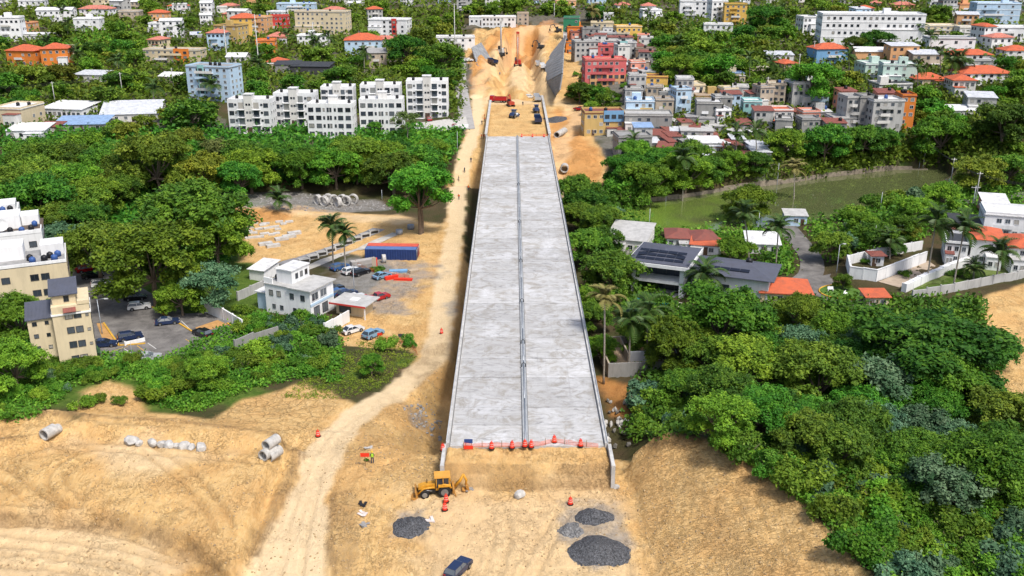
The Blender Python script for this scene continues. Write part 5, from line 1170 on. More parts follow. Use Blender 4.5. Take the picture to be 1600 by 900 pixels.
for a in range(6): COCO.tube([(.2 * math.cos(a), .2 * math.sin(a), -.5), (.24 * math.cos(a), .24 * math.sin(a), -.25), (.2 * math.cos(a), .2 * math.sin(a), 0)], [.06, .16, .05], 6)
COCO = COCO.mesh('nuts', plain('coconut', (.20, .13, .05), .7))
def palm(tx, ty, bx, by, fr, label, group=None, yel=False, nf=15):
    """crown centre (tx,ty) and foot (bx,by) in the photo; fr = frond length in metres"""
    p, t = hit(bx, by); d = ray(tx, ty); k = p.y / d.y; top = Vector((d.x * k, p.y, CAMZ + d.z * k)); h = max(1.2, top.z - p.z); lx = top.x - p.x
    root = thing('palm_tree', label, 'palm tree', p, 0, group)
    m = MB(); N = 7; bend = lx
    m.tube([(bend * (i / N) ** 1.5, 0, -.3 + (h + .3) * i / N) for i in range(N + 1)], [.26 if i == 0 else .19 - .05 * i / N for i in range(N + 1)], 7)
    m.build('trunk', BARKP, root)
    obj('nuts', COCO, root, (bend, 0, h))
    for i in range(nf):
        el = R(rnd.uniform(45, 70) if i % 3 == 0 else rnd.uniform(5, 38) if i % 3 == 1 else rnd.uniform(-38, 5))
        f = obj('frond', FRONDY if yel else FROND, root, (bend, 0, h), (0, -el, 2.4 * i + rnd.uniform(-.2, .2)), (fr * rnd.uniform(.85, 1.1), fr * rnd.uniform(.8, 1.05), fr))
    return root
# --- shrubs
SH = []
for i in range(5):
    rs = np.random.RandomState(50 + i); ncl = 520
    lob = np.c_[rs.normal(size=(7, 2)) * .42, rs.uniform(.2, .75, 7), rs.uniform(.25, .45, 7), rs.uniform(0, 1, 7)]
    S = lob[rs.randint(0, 7, ncl)]; d = rs.normal(size=(ncl, 3)); d[:, 2] = np.abs(d[:, 2]) - .2; d /= np.linalg.norm(d, axis=1, keepdims=True)
    cc = S[:, :3] + d * S[:, 3:4] * rs.uniform(.7, 1.1, (ncl, 1)); per = 6
    C = np.repeat(cc, per, 0) + rs.normal(size=(ncl * per, 3)) * .055; N_ = np.repeat(d, per, 0) * .7 + np.array([0, 0, .5]) + rs.normal(size=(ncl * per, 3)) * .6
    SH.append(leafmesh('foliage', C, N_, .066 if i < 4 else .09, np.repeat(S[:, 4] * .5 + rs.uniform(0, .4, ncl), per) + rs.uniform(-.1, .2, ncl * per), LEAF['shrub' if i < 3 else 'round' if i == 3 else 'blue'], rs))
SHST = MB()
for i in range(5): SHST.tube([(0, 0, -.1), (.25 * math.cos(i * 1.26), .25 * math.sin(i * 1.26), .35), (.5 * math.cos(i * 1.26), .5 * math.sin(i * 1.26), .7)], [.03, .022, .008], 4)
SHST = SHST.mesh('stem', BARK)
def shrub(px, py, wpx, label, group=None, v=None, world=None, r=None):
    if world is None:
        p, t = hit(px, py); r = .5 * wpx / FPX * t
    else: p = Vector((world[0], world[1], hgt(*world)))
    root = thing('shrub', label, 'shrub', p, rnd.uniform(0, 6.28), group, (r, r, r * rnd.uniform(.8, 1.15)))
    obj('stem', SHST, root); obj('foliage', SH[rnd.randrange(5) if v is None else v], root); return root
# --- low growth that nobody could count
def cover(name, label, polys, dens, hmax, seed, leafk=1.0, mat='shrub', cut=None):
    rs = np.random.RandomState(seed); CC = []; SZ = []; TI = []
    for L, f in polys:
        xs = [a[0] for a in L]; yy = [a[1] for a in L]; n = int(dens * f * (max(xs) - min(xs)) * (max(yy) - min(yy)))
        A = np.c_[rs.uniform(min(xs), max(xs), n), rs.uniform(min(yy), max(yy), n)]
        A = A[polydist(A[:, 0], A[:, 1], L) < 0]
        x, y, z, t = hitv(A[:, 0], A[:, 1])
        if cut is not None: k = ~cut(x, y); x, y, z, t = x[k], y[k], z[k], t[k]
        s = np.maximum(.16, .0024 * t) * leafk; ta = _tab[(x / 3.1).astype(int) & 255, (y / 3.1).astype(int) & 255]
        CC.append(np.c_[x, y, z + hmax * (.35 + .65 * ta) * rs.uniform(.4, 1, len(x))]); SZ.append(s); TI.append(rs.uniform(0, .3, len(x)) + .5 * _tab[(x / 2).astype(int) & 255, (y / 2).astype(int) & 255])
    CC = np.concatenate(CC); SZ = np.concatenate(SZ); TI = np.concatenate(TI); per = 10; k = len(CC)
    spread = np.repeat(SZ, per)[:, None] * np.array([1.7, 1.7, 1.3])
    off = rs.normal(size=(k * per, 3)) * spread
    C = np.repeat(CC, per, 0) + off; N_ = rs.normal(size=(k * per, 3)) * .7 + np.array([0, -.15, .8])
    me = leafmesh(name, C, N_, np.repeat(SZ, per) * .95, np.repeat(TI, per) + rs.uniform(-.1, .25, k * per), LEAF[mat], rs)
    o = stuff(tag(obj(name, me), label, 'undergrowth')); print(name, k); return o
# ---- trees one can pick out
TL = """yellow|150,388,125|broad olive green tree at the left flank of the great crowns beside the parking lot
round|236,408,178|great bright green tree standing over the parked white car
broad|298,335,185|great dark green tree behind the bright one beside the parking lot
round|338,378,110|bright green tree at the sandy yard's left edge
blue|332,440,98|blue green tree at the right end of the parking lot
round|282,462,80|small round dark tree between two parked dark cars
multi|655,298,112|tall spreading tree with several trunks beside the haul road
yellow|245,258,120|pale yellow green umbrella tree behind the great dark crown
yellow|285,232,80|pale umbrella tree below the white apartment blocks' left end
sparse|340,232,75|thin tall tree with a bare pale trunk at the wood's edge
round|557,262,62|bright fresh green tree at the bank below the plain white block
sparse|636,190,48|half bare grey tree beside the plain white apartment block
round|585,200,26|small round tree on the lawn before the white block
broad|632,78,66|big dark tree left of the far site's road
broad|690,88,74|wide dark tree right next to the far site's road
round|672,118,36|round green tree behind the tallest white block
pillar|190,50,18|tall vine clad pillar like tree in the green clearing
fyellow|50,118,52|tall yellow green tree below the orange houses
fbroad|165,150,54|dark bushy tree above the white metal roof
fbroad|300,178,70|dark tree between the white roof and the first white block
broad|960,425,105|big bright tree crowding the bridge's right edge
broad|915,318,75|dark tree by the bridge's right edge before the creek
round|1012,284,88|wide green tree on the creek bank right of the bridge
round|1072,272,84|dense green tree behind the pond's left arm
round|1166,322,84|round bright tree at the middle of the pond's near bank
round|1226,222,70|round yellow green tree beneath the orange roofed low house
broad|1290,225,78|dark tree on the far bank right of the round yellow green one
round|1273,130,88|big fresh green tree above the grey twin houses
broad|1110,100,55|dark tree at the middle of the hillside wood
round|1062,105,62|bright tree at the left of the hillside wood
broad|1195,28,62|dark tree at the top edge right of the yellow building
broad|1370,62,58|dark tree in front of the hospital like block
broad|1340,68,46|dark green tree left of the other hospital tree
round|1472,212,92|broad fresh green tree at the far end of the pond
broad|1570,190,95|dark tree by the right edge above the pond
yellow|1528,268,86|olive tree at the pond's right end
broad|1580,262,76|dark tree cut by the right edge beside the pond
round|1130,500,150|great bright green tree in front of the villa
round|1060,540,105|bright tree left of the great one before the villa
round|1175,575,135|bright wide tree at the middle of the near wood
round|1248,490,70|bright tree below the orange roof
round|1312,522,76|fresh green tree in front of the round lawn
broad|1462,522,225|huge dark spreading tree at the right
broad|1385,535,105|dark tree under the left flank of the huge dark one
broad|1555,545,80|dark tree under the right flank of the huge dark one
blue|1255,535,76|silvery tree rising behind the olive one
yellow|1282,592,128|olive green tree in the middle of the near right wood
blue|1352,545,66|silvery green tree left of the huge dark tree's trunk
blue|1372,602,112|big silvery blue tree in the near right wood
round|1462,598,125|yellow green bright tree right of the big silvery one
round|1190,650,110|deep green tree in the lower part of the near wood
broad|1128,612,100|dark feathery tree beside the stone pile
broad|1255,680,110|dark tree behind the slope's bushes
broad|1335,668,105|shaded dark tree right of the leaning trunk
blue|1440,665,80|silvery tree at the lower right wood
yellow|1565,650,105|pale green tree near the right edge by the sandy patch
round|1550,735,140|round glossy tree at the right above the bushes
blue|1500,690,70|small silvery tree left of the round glossy one
round|1450,730,80|low green tree amid bushes at the lower right
broad|1400,720,70|dark low tree amid bushes at the lower right
round|30,500,110|round green tree left of the cream apartment house
round|22,575,100|green tree at the left edge below the cream house
round|88,492,62|green tree before the cream house's gable
broad|60,315,130|dark tree behind the white terraces at the left
broad|20,290,110|dark tree at the left edge above the white terraces
blue|105,372,90|blue green tree beside the terraces with water tanks
round|325,578,72|leafy tree at the lower end of the parking lot
round|580,570,44|dark round bush like tree alone on the green verge
round|940,545,60|slender tree beside the ruined house wall
round|998,520,80|leafy tree leaning over the ruined house
broad|1300,382,66|dark tree at the road bend below the pond
round|1345,352,56|round tree on the pond's near bank
broad|1372,366,74|dark green tree left of the white compound
round|1415,358,60|light green tree behind the white compound wall
yellow|1420,365,45|yellow crowned tree at the compound wall
round|1430,328,60|round tree hiding the pond's near right bank
round|1470,310,62|round tree beside the concrete pole at the pond
round|1318,440,34|small round tree on the circular lawn
round|1150,395,70|dark leafy tree behind the villa's right wing
broad|940,380,70|dark tree left of the grey roofed house"""
for ln in TL.split('\n'):
    k, a, lab = ln.split('|'); x, y, w_ = map(float, a.split(',')); tree(k, x, y, w_ * (1.14 if x > 1000 and y > 450 else 1), lab, vs_=.68 if 'spreading tree at' in lab else .92)
# ---- the woods: same kinds of trees that nothing tells apart
LM = [(a, b, o['label']) for (a, b, r_), o in zip(FOOT, LAND) if o.get('group') is None]
KN = dict(broad='dark green tree', round='fresh green tree', yellow='olive green tree', blue='silvery green tree', sparse='thin tree', fbroad='dark green tree', fround='fresh green tree', fyellow='olive green tree')
def by(x, y, head, maxd=60):
    for d, l in sorted(((a - x) ** 2 + (b - y) ** 2, l) for a, b, l in LM)[:6]:
        q = head + ' near the ' + l
        if d < maxd ** 2 and len(q.split()) <= 16: return q
def where(x, y, P):
    xs = [a[0] for a in P]; yy = [a[1] for a in P]; f = (x - min(xs)) / (max(xs) - min(xs)); g = (y - min(yy)) / (max(yy) - min(yy))
    return ', %s %s' % ('rear' if g < .5 else 'front', 'left end' if f < .2 else 'left part' if f < .4 else 'middle' if f < .6 else 'right part' if f < .8 else 'right end')
SMALL = []
def wood(P, n, w0, w1, kinds, label, group, seed, gapf=.42, town=False, small=0):
    r_ = random.Random(seed); rs = np.random.RandomState(seed); got = 0; xs = [a[0] for a in P]; yy = [a[1] for a in P]
    A = np.c_[rs.uniform(min(xs), max(xs), n * 40), rs.uniform(min(yy), max(yy), n * 40)]; A = A[polydist(A[:, 0], A[:, 1], P) < 0]
    Wd = rs.uniform(w0, w1, len(A)) * np.where(A[:, 1] < 200, .6 + .4 * np.minimum(1, A[:, 1] / 130), 1)
    X, Y, Z, Tt = hitv(A[:, 0], A[:, 1], .8 * .5 * Wd / FPX); Q = .5 * Wd / FPX * Tt
    FA = np.array(FOOT)
    for (x, y), w_, px, py, q in zip(A, Wd, X, Y, Q):
        if got >= n: break
        if (np.hypot(FA[:, 0] - px, FA[:, 1] - py) < FA[:, 2] + q * .55).any(): continue
        if any((px - a) ** 2 + (py - b) ** 2 < ((c + q) * gapf) ** 2 for a, b, c in trees): continue
        if town and r_.random() < .85 and any(x0 - w_ * .3 < x < x1 + w_ * .3 and yt - .1 * w_ < y < yb + w_ * .28 for x0, x1, yt, yb in RECTS): continue
        if pathd(np.array([px]), np.array([py]), ROAD)[0][0] < q * .9 + 3: continue
        if polydist(np.array([px]), np.array([py]), LOT)[0] < q * .7 or polydist(np.array([px]), np.array([py]), POND)[0] < q * .5: continue
        k = r_.choice(kinds)
        if small and w_ < small:
            SMALL.append((k, px, py, q, r_.uniform(0, 6.28))); trees.append((px, py, q)); got += 1; continue
        tree(k, x, y, w_, (by(px, py, KN[k]) if town else None) or label.replace('%', KN[k]) + where(x, y, P), group); got += 1
    print(group, got)
F3 = ['fbroad', 'fbroad', 'fround', 'fround', 'fyellow']
wood([(0, 2), (640, 2), (720, 20), (715, 130), (560, 135), (290, 175), (240, 205), (0, 212)], 95, 26, 50, F3, '% in the far town left of the bridge', 'far town trees left', 1, .5, True, 32)
wood([(900, 2), (1600, 2), (1600, 235), (1440, 215), (1190, 200), (1100, 140), (960, 60)], 95, 26, 50, F3, '% in the far town right of the bridge', 'far town trees right', 2, .5, True, 32)
wood([(715, 2), (905, 2), (900, 20), (830, 24), (740, 20)], 16, 26, 46, F3, '% at the top edge behind the far site', 'trees behind the far site', 15, .42, False, 99)
wood([(1040, 60), (1120, 60), (1220, 110), (1200, 150), (1050, 130), (1010, 80)], 16, 36, 60, ['fbroad', 'fround', 'fyellow'], '% in the hillside wood above the shacks', 'hillside wood', 3)
wood([(0, 232), (240, 236), (350, 240), (420, 238), (690, 232), (715, 255), (600, 268), (420, 270), (330, 290), (180, 300), (60, 280), (0, 290)], 38, 60, 100, ['broad', 'broad', 'round', 'yellow', 'broad'], '% in the wood along the left creek bank', 'left creek wood', 4)
wood([(0, 290), (150, 290), (130, 380), (60, 330), (0, 310)], 7, 70, 110, ['broad', 'round', 'broad'], '% in the wood behind the white terraces', 'wood behind the terraces', 5)
wood([(968, 240), (1130, 235), (1190, 245), (1300, 215), (1500, 215), (1480, 232), (1300, 246), (1130, 268), (972, 280)], 18, 46, 70, ['broad', 'round', 'broad'], '% on the far bank of the pond', 'far bank trees', 6)
wood([(1100, 590), (1250, 620), (1420, 640), (1580, 620), (1600, 760), (1480, 770), (1350, 740), (1220, 690), (1130, 660), (1080, 635)], 12, 80, 125, ['broad', 'round', 'blue', 'broad'], '% in the thick near wood right of the bridge', 'near right wood', 7)
wood([(1020, 515), (1400, 535), (1420, 600), (1200, 640), (1060, 600)], 9, 80, 120, ['broad', 'round'], '% in the grove below the villa', 'villa grove', 8)
wood([(890, 300), (960, 300), (940, 480), (960, 560), (915, 480)], 6, 60, 85, ['broad', 'broad', 'round'], '% in the gully along the right side of the bridge', 'gully trees', 9)
# the far trees past the three hundred largest, as one mass
def small_trees():
    V = []; TI = []; MI = []; ks = sorted(set(s[0] for s in SMALL)); TV = MB()
    for k, x, y, q, a in SMALL:
        cm, tm, zc = TK[k][int(a * 10) % len(TK[k])]; n = len(cm.vertices); co = np.empty(n * 3, np.float32); cm.vertices.foreach_get('co', co); co = co.reshape(-1, 4, 3)[::2]; c0 = co.mean(1, keepdims=True); co = c0 + (co - c0) * 1.35
        ti = np.empty(n, np.float32); cm.attributes['tint'].data.foreach_get('value', ti); ti = ti.reshape(-1, 4)[::2]; z = hgt(x, y)
        ca, sa_ = math.cos(a), math.sin(a); X = co[..., 0] * ca - co[..., 1] * sa_; Y = co[..., 0] * sa_ + co[..., 1] * ca; V.append(np.stack([X * q + x, Y * q + y, (co[..., 2] + zc) * q * .92 + z], -1)); TI.append(ti); MI.append(np.full(len(co), ks.index(k)))
    V = np.concatenate(V).reshape(-1, 3); k4 = len(V) // 4; me = bpy.data.meshes.new('far_trees'); me.vertices.add(len(V)); me.vertices.foreach_set('co', V.astype(np.float32).ravel()); me.loops.add(len(V)); me.loops.foreach_set('vertex_index', np.arange(len(V), dtype=np.int32))
    me.polygons.add(k4); me.polygons.foreach_set('loop_start', np.arange(0, 4 * k4, 4, dtype=np.int32)); me.polygons.foreach_set('loop_total', np.full(k4, 4, np.int32))
    for k in ks: me.materials.append(TK[k][0][0].materials[0])
    me.polygons.foreach_set('material_index', np.concatenate(MI).astype(np.int32)); me.update(); at = me.attributes.new('tint', 'FLOAT', 'POINT'); at.data.foreach_set('value', np.concatenate(TI).ravel().astype(np.float32))
    stuff(tag(obj('far_trees', me), 'small far crowns filling the gaps between the town houses', 'trees')); print('small', len(SMALL), k4)
small_trees()
# ---- palms
PL = """519,356,521,420,4.2|tall coconut palm standing at the paved strip above the parked cars
537,366,540,425,3.4|thinner coconut palm leaning beside the taller one
436,314,436,330,4.4|short palm at the edge of the sandy yard
1241,266,1240,318,4.6|yellow green palm on the near bank of the pond
1163,340,1170,412,4.2|palm with a leaning trunk right of the villa
1216,360,1212,415,4.4|palm left of the road bend behind the villa
1462,352,1448,440,4.8|tall palm left of the two on the white villa's lawn
1506,362,1490,445,4.8|tall palm right of the two on the white villa's lawn
1562,398,1556,440,4.6|full palm in front of the white villa
1522,420,1521,436,3.0|small palm on the lawn of the white villa
1390,380,1390,405,4.2|low palm behind the white compound wall
1068,250,1066,322,4.6|tall palm on the left pond bank
1100,432,1100,470,5.0|palm in front of the villa's roof
945,470,943,600,3.6|dying palm with drooping fronds beside the bridge
985,505,982,585,4.2|palm beside the ruined wall
1012,490,1010,560,4.4|palm behind the ruined house
1150,212,1150,250,4.8|left palm of the pair above the shacks
1180,206,1182,248,4.8|right palm of the pair above the shacks
1435,45,1435,68,5.5|palm before the hospital like block
1490,95,1484,125,5.5|left palm of two by the orange roofs
1503,97,1500,125,5.5|right palm of two by the orange roofs
330,135,330,160,6.0|palm before the pale blue tower
405,100,405,125,5.5|palm right of the pale blue tower
488,62,488,92,5|slim palm beside the lamp masts
120,85,122,108,5.5|palm right of the tall orange house
185,98,186,118,5.5|palm below the green clearing
925,18,926,38,6.5|large yellow palm above the dark green house
1060,70,1060,90,5|palm at the hillside wood's left
240,140,240,165,5|palm above the wide white metal roof
1205,100,1205,125,5|palm at the left of the big fresh green tree
990,225,988,255,4.5|palm at the foot of the shacks beside the creek"""
for ln in PL.split('\n'):
    a, lab = ln.split('|'); v = list(map(float, a.split(','))); palm(*v, lab, None, 'yellow' in lab or 'dying' in lab, 12 if v[1] < 240 else 16)
wp = random.Random(4); n = 0
for i in range(200):
    if n >= 22: break
    x, y = wp.uniform(0, 1600), wp.uniform(8, 150)
    if 600 < x < 1000: continue
    p, t = hit(x, y)
    if any((p.x - a) ** 2 + (p.y - b) ** 2 < c * c for a, b, c in FOOT): continue
    s = FPX / t; palm(x, y - 9 * s, x, y, 4.6, by(p.x, p.y, 'coconut palm') or 'coconut palm among the far town houses', 'far town palms', False, 10); n += 1
# ---- bushes
def inroad(p): return pathd(np.array([p.x]), np.array([p.y]), ROAD)[0][0] < 4.5
for i, (x, y, w_, v, lab) in enumerate([(157, 628, 26, 0, 'small bush on the bare bank, left of two'), (190, 632, 26, 0, 'small bush on the bare bank, right of two'), (135, 636, 40, 1, 'bush at the foot of the bare bank'), (250, 628, 60, 3, 'bush at the sand rim right of the bare bank'),
        (400, 560, 66, 3, 'bush mass left of the white gate'), (640, 540, 30, 1, 'low bush at the orange fence'), (600, 548, 40, 0, 'low bush left of the orange fence bend'), (572, 720, 9, 0, 'tiny green bush by the red sign'), (590, 425, 26, 1, 'bush behind the parked cars'),
        (1413, 432, 22, 1, 'round red brown bush on the white planter'), (1495, 432, 30, 1, 'clipped bush on the villa lawn'), (1350, 412, 16, 0, 'bush inside the white compound')]):
    shrub(x, y, w_, lab, None, v)
def bushes(P, n, w0, w1, label, group, seed):
    r_ = random.Random(seed); xs = [a[0] for a in P]; yy = [a[1] for a in P]; g = 0
    for i in range(n * 20):
        if g >= n: break
        x, y = r_.uniform(min(xs), max(xs)), r_.uniform(min(yy), max(yy))
        if polydist(np.array([x]), np.array([y]), P)[0] > 0 or inroad(gp(x, y)): continue
        v_ = r_.randrange(5); shrub(x, y, r_.uniform(w0, w1), label.replace('%', ('leafy', 'leafy', 'leafy', 'bright green', 'silvery')[v_]) + where(x, y, P), group, v_); g += 1
bushes([(1130, 700), (1260, 715), (1420, 770), (1600, 810), (1610, 910), (1385, 910), (1280, 810), (1200, 745)], 120, 34, 100, '% bush on the bank behind the cut slope', 'bushes behind the cut slope', 1)
bushes([(0, 575), (160, 560), (260, 570), (350, 560), (500, 500), (530, 540), (500, 590), (380, 600), (290, 640), (230, 620), (200, 585), (110, 610), (40, 650), (0, 655)], 90, 22, 44, '% bush on the bank between the parking lot and the sand', 'bushes on the left bank', 2)
bushes([(375, 480), (480, 500), (510, 520), (420, 545), (370, 530)], 18, 24, 44, '% bush in the thicket below the white house', 'thicket below the white house', 3)
bushes([(960, 640), (1050, 620), (1120, 640), (1110, 685), (990, 680)], 12, 40, 70, '% bush between the stone pile and the near wood', 'bushes by the stone pile', 4)
bushes([(895, 306), (960, 304), (1010, 350), (930, 350)], 8, 36, 60, '% bush on the creek bank right of the bridge', 'creek bushes', 5)
bushes([(1330, 320), (1450, 300), (1470, 340), (1400, 400), (1290, 400)], 14, 34, 56, '% bush between the pond and the white compound', 'compound bushes', 6)
# ---- uncounted low growth
GRASSV = [([(525, 560), (560, 548), (650, 556), (656, 568), (600, 605), (540, 625), (440, 622), (470, 596)], 1), ([(560, 535), (640, 540), (640, 552), (560, 548)], 1)]
SANDP = None
def wlk(x, y):
    k = pathd(x, y, ROAD)[0] < 4.5
    for a, b, c in FOOT: k |= (x - a) ** 2 + (y - b) ** 2 < (c * .8) ** 2
    return k
cover('undergrowth', 'low green undergrowth on the bank behind the cut slope', [([(1110, 688), (1260, 705), (1430, 760), (1620, 800), (1620, 920), (1400, 920), (1290, 815), (1200, 742)], 1)], .06, 1.5, 3, 1.0, 'shrub')
cover('undergrowth', 'low green undergrowth on the left bank above the sand', [([(-10, 560), (160, 552), (260, 560), (400, 490), (520, 500), (535, 540), (530, 600), (480, 590), (380, 612), (300, 648), (235, 630), (210, 590), (120, 602), (60, 650), (-10, 660)], 1)], .09, .55, 4, .75, 'shrub', wlk)
cover('undergrowth', 'low undergrowth on the floor of the woods right of the bridge', [([(890, 302), (1000, 304), (1010, 390), (1180, 470), (1400, 470), (1530, 470), (1560, 620), (1620, 640), (1620, 800), (1400, 750), (1100, 680), (975, 690), (1000, 600), (940, 420)], 1)], .045, 1.6, 5, 1.1, 'broad', wlk)
cover('undergrowth', 'low undergrowth on the floor of the woods left of the bridge', [([(0, 200), (350, 200), (720, 205), (715, 260), (600, 285), (350, 290), (330, 330), (360, 410), (300, 470), (210, 420), (130, 380), (0, 300)], 1), ([(0, 440), (60, 440), (60, 560), (0, 560)], 1)], .05, 1.5, 6, 1.1, 'broad', wlk)
cover('undergrowth', 'low green growth between the houses of the far town', [([(715, 0), (905, 0), (900, 26), (740, 26)], 1), ([(0, 0), (720, 0), (720, 190), (360, 160), (0, 210)], 1), ([(890, 0), (1600, 0), (1600, 300), (1480, 255), (1200, 280), (1000, 300), (970, 285), (985, 250), (1040, 100)], 1)], .05, 2.0, 7, 1.0, 'shrub', wlk)
cover('undergrowth', 'low green growth round the pond and the right gardens', [([(1010, 360), (1200, 360), (1330, 335), (1480, 290), (1600, 290), (1600, 330), (1480, 350), (1460, 400), (1330, 395), (1250, 430), (1180, 430), (1180, 400), (1000, 390)], 1)], .06, 1.3, 8, .9, 'shrub', lambda x, y: wlk(x, y) | (pathd(x, y, VROAD)[0] < 4.2) | (polydist(x, y, POND) < 1) | (polydist(x, y, CMPD) < 1))
cover('grass', 'green meadow growth in the far clearings', [([(110, 52), (230, 52), (235, 98), (105, 98)], 1), ([(1080, 45), (1170, 55), (1165, 78), (1075, 70)], 1), ([(560, 200), (640, 196), (725, 212), (720, 235), (560, 228)], 1)], .12, .7, 9, .8, 'round', wlk)

cover('grass', 'green grass on the verge inside the haul road bend', GRASSV, .12, .12, 10, .36, 'yellow', lambda x, y: pathd(x, y, ROAD)[0] < 3.2)
bushes([(880, 145), (905, 95), (985, 128), (1000, 160), (960, 172), (920, 178)], 42, 9, 22, '% bush on the slope below the big pink house', 'bushes below the pink house', 12)
wood([(900, 140), (930, 135), (1000, 140), (975, 172), (925, 170)], 6, 22, 40, F3, '% on the slope below the big pink house', 'slope trees', 13)
# ================================================================ VEHICLES AND MACHINES
TYRE = plain('tyre', (.018, .018, .018), .85, 0, .2); RIM = plain('rim', (.30, .31, .32), .4, .6); LAMP = plain('lamp_glass', (.70, .70, .66), .2); TAIL = plain('tail_lamp', (.35, .02, .02), .3); BLK = plain('black_plastic', (.02, .02, .022), .6)
def carpaint(key, c): 
    m = plain('paint_' + key, c, .25, .15, .06, 2); m.node_tree.nodes['Principled BSDF'].inputs['Coat Weight'].default_value = .6; return m
CP_ = dict(white=carpaint('white', (.74, .75, .76)), navy=carpaint('navy', (.02, .035, .09)), blue=carpaint('blue', (.05, .13, .32)), sky=carpaint('sky', (.20, .36, .52)), black=carpaint('black', (.015, .016, .02)), red=carpaint('red', (.42, .015, .02)), silver=carpaint('silver', (.45, .47, .50)))
def wheelmeshes(r, w):
    m = MB(); m.tube([(-w / 2, 0, 0), (-w / 2 + .03, 0, 0), (w / 2 - .03, 0, 0), (w / 2, 0, 0)], [r * .88, r, r, r * .88], 16); t = m.mesh('tyre', TYRE)
    m = MB(); m.tube([(-w / 2 - .012, 0, 0), (w / 2 + .012, 0, 0)], r * .6, 12); return t, m.mesh('rim', RIM)
WT, WR = wheelmeshes(.33, .22)
def wheel(root, x, y, z, s=1.0):
    w_ = obj('wheel', WT, root, (x, y, z), None, (1.0, s, s)); obj('rim', WR, w_); return w_
CARM = {}
def carmesh(kind):
    if kind in CARM: return CARM[kind]
    # y runs to the nose; (y, z) side profiles
    if kind == 'suv': lo = [(-2.2, .32), (2.2, .32), (2.25, .62), (2.1, .92), (1.0, 1.02), (-2.15, 1.05), (-2.25, .7)]; gl = [(.95, 1.0), (.25, 1.52), (-1.75, 1.56), (-2.12, 1.05)]; rf = [(.2, 1.5), (-1.75, 1.54), (-1.75, 1.62), (.15, 1.58)]
    elif kind == 'pickup': lo = [(-2.6, .42), (2.4, .42), (2.45, .72), (2.3, 1.02), (1.3, 1.1), (-.9, 1.12), (-.92, .8), (-2.55, .8), (-2.6, .6)]; gl = [(1.25, 1.08), (.6, 1.62), (-.7, 1.64), (-.9, 1.1)]; rf = [(.55, 1.6), (-.68, 1.62), (-.66, 1.71), (.5, 1.69)]
    else: lo = [(-2.2, .28), (2.2, .28), (2.25, .55), (2.1, .76), (.95, .90), (-1.5, .93), (-2.2, .9), (-2.25, .6)]; gl = [(.95, .88), (.2, 1.36), (-1.1, 1.38), (-1.75, .92)]; rf = [(.15, 1.34), (-1.08, 1.36), (-1.08, 1.44), (.1, 1.42)]
    b = MB(); b.prism(lo, .9, .84); b.prism(rf, .66, .60)
    if kind == 'pickup':
        for s in (-1, 1): b.box(s * .86 - .05, s * .86 + .05, -2.58, -.92, .8, 1.1)
        b.box(-.8, .8, -2.6, -2.5, .8, 1.1)
    for s in (-1, 1):
        yb = rf[1][0]; b.tube([(s * .83, gl[0][0] - .05, gl[0][1]), (s * .64, gl[1][0], gl[1][1])], .045, 5); b.tube([(s * .83, gl[3][0], gl[3][1]), (s * .64, gl[2][0], gl[2][1])], .05, 5); b.tube([(s * .84, -.4, gl[0][1]), (s * .645, -.45, gl[1][1])], .04, 5)
        b.tube([(s * .86, .75, 1.0 if kind != 'sedan' else .9), (s * 1.0, .78, 1.06 if kind != 'sedan' else .96)], .07, 6)
    g = MB(); g.prism(gl, .83, .63)
    a = MB(); a.box(-.86, .86, 2.1, 2.27, .3, .5); a.box(-.86, .86, -2.27 if kind != 'pickup' else -2.63, -2.1, .3, .5)
    for s in (-1, 1):
        for yy in (1.35, -1.35): a.tube([(s * .80, yy, .33), (s * .915, yy, .33)], .4, 14)
    h = MB(); h.box(-.18, .18, -.03, .03, -.07, .07)
    CARM[kind] = (b, g.mesh('windows', glassmat()), a.mesh('trim', BLK), h.mesh('headlight', LAMP), h.mesh('tail_light', TAIL)); return CARM[kind]
BODY = {}
def car(px, py, hd, kind, col, label, group=None):
    """hd = heading in degrees, 0 = away from the camera, counterclockwise"""
    p = gp(px, py); root = thing('pickup_truck' if kind == 'pickup' else 'car', label, 'pickup' if kind == 'pickup' else 'car', p, R(hd), group)
    b, g, a, h, tl = carmesh(kind)
    if (kind, col) not in BODY: BODY[kind, col] = b.mesh('body', CP_[col])
    obj('body', BODY[kind, col], root); obj('windows', g, root); obj('trim', a, root); z = .72 if kind != 'sedan' else .64
    for s in (-1, 1):
        obj('headlight', h, root, (s * .66, 2.2, z)); obj('tail_light', tl, root, (s * .68, -2.24 if kind != 'pickup' else -2.6, z + .1))
        for yy in (1.35, -1.35): wheel(root, s * .84, yy, .33)
    return root
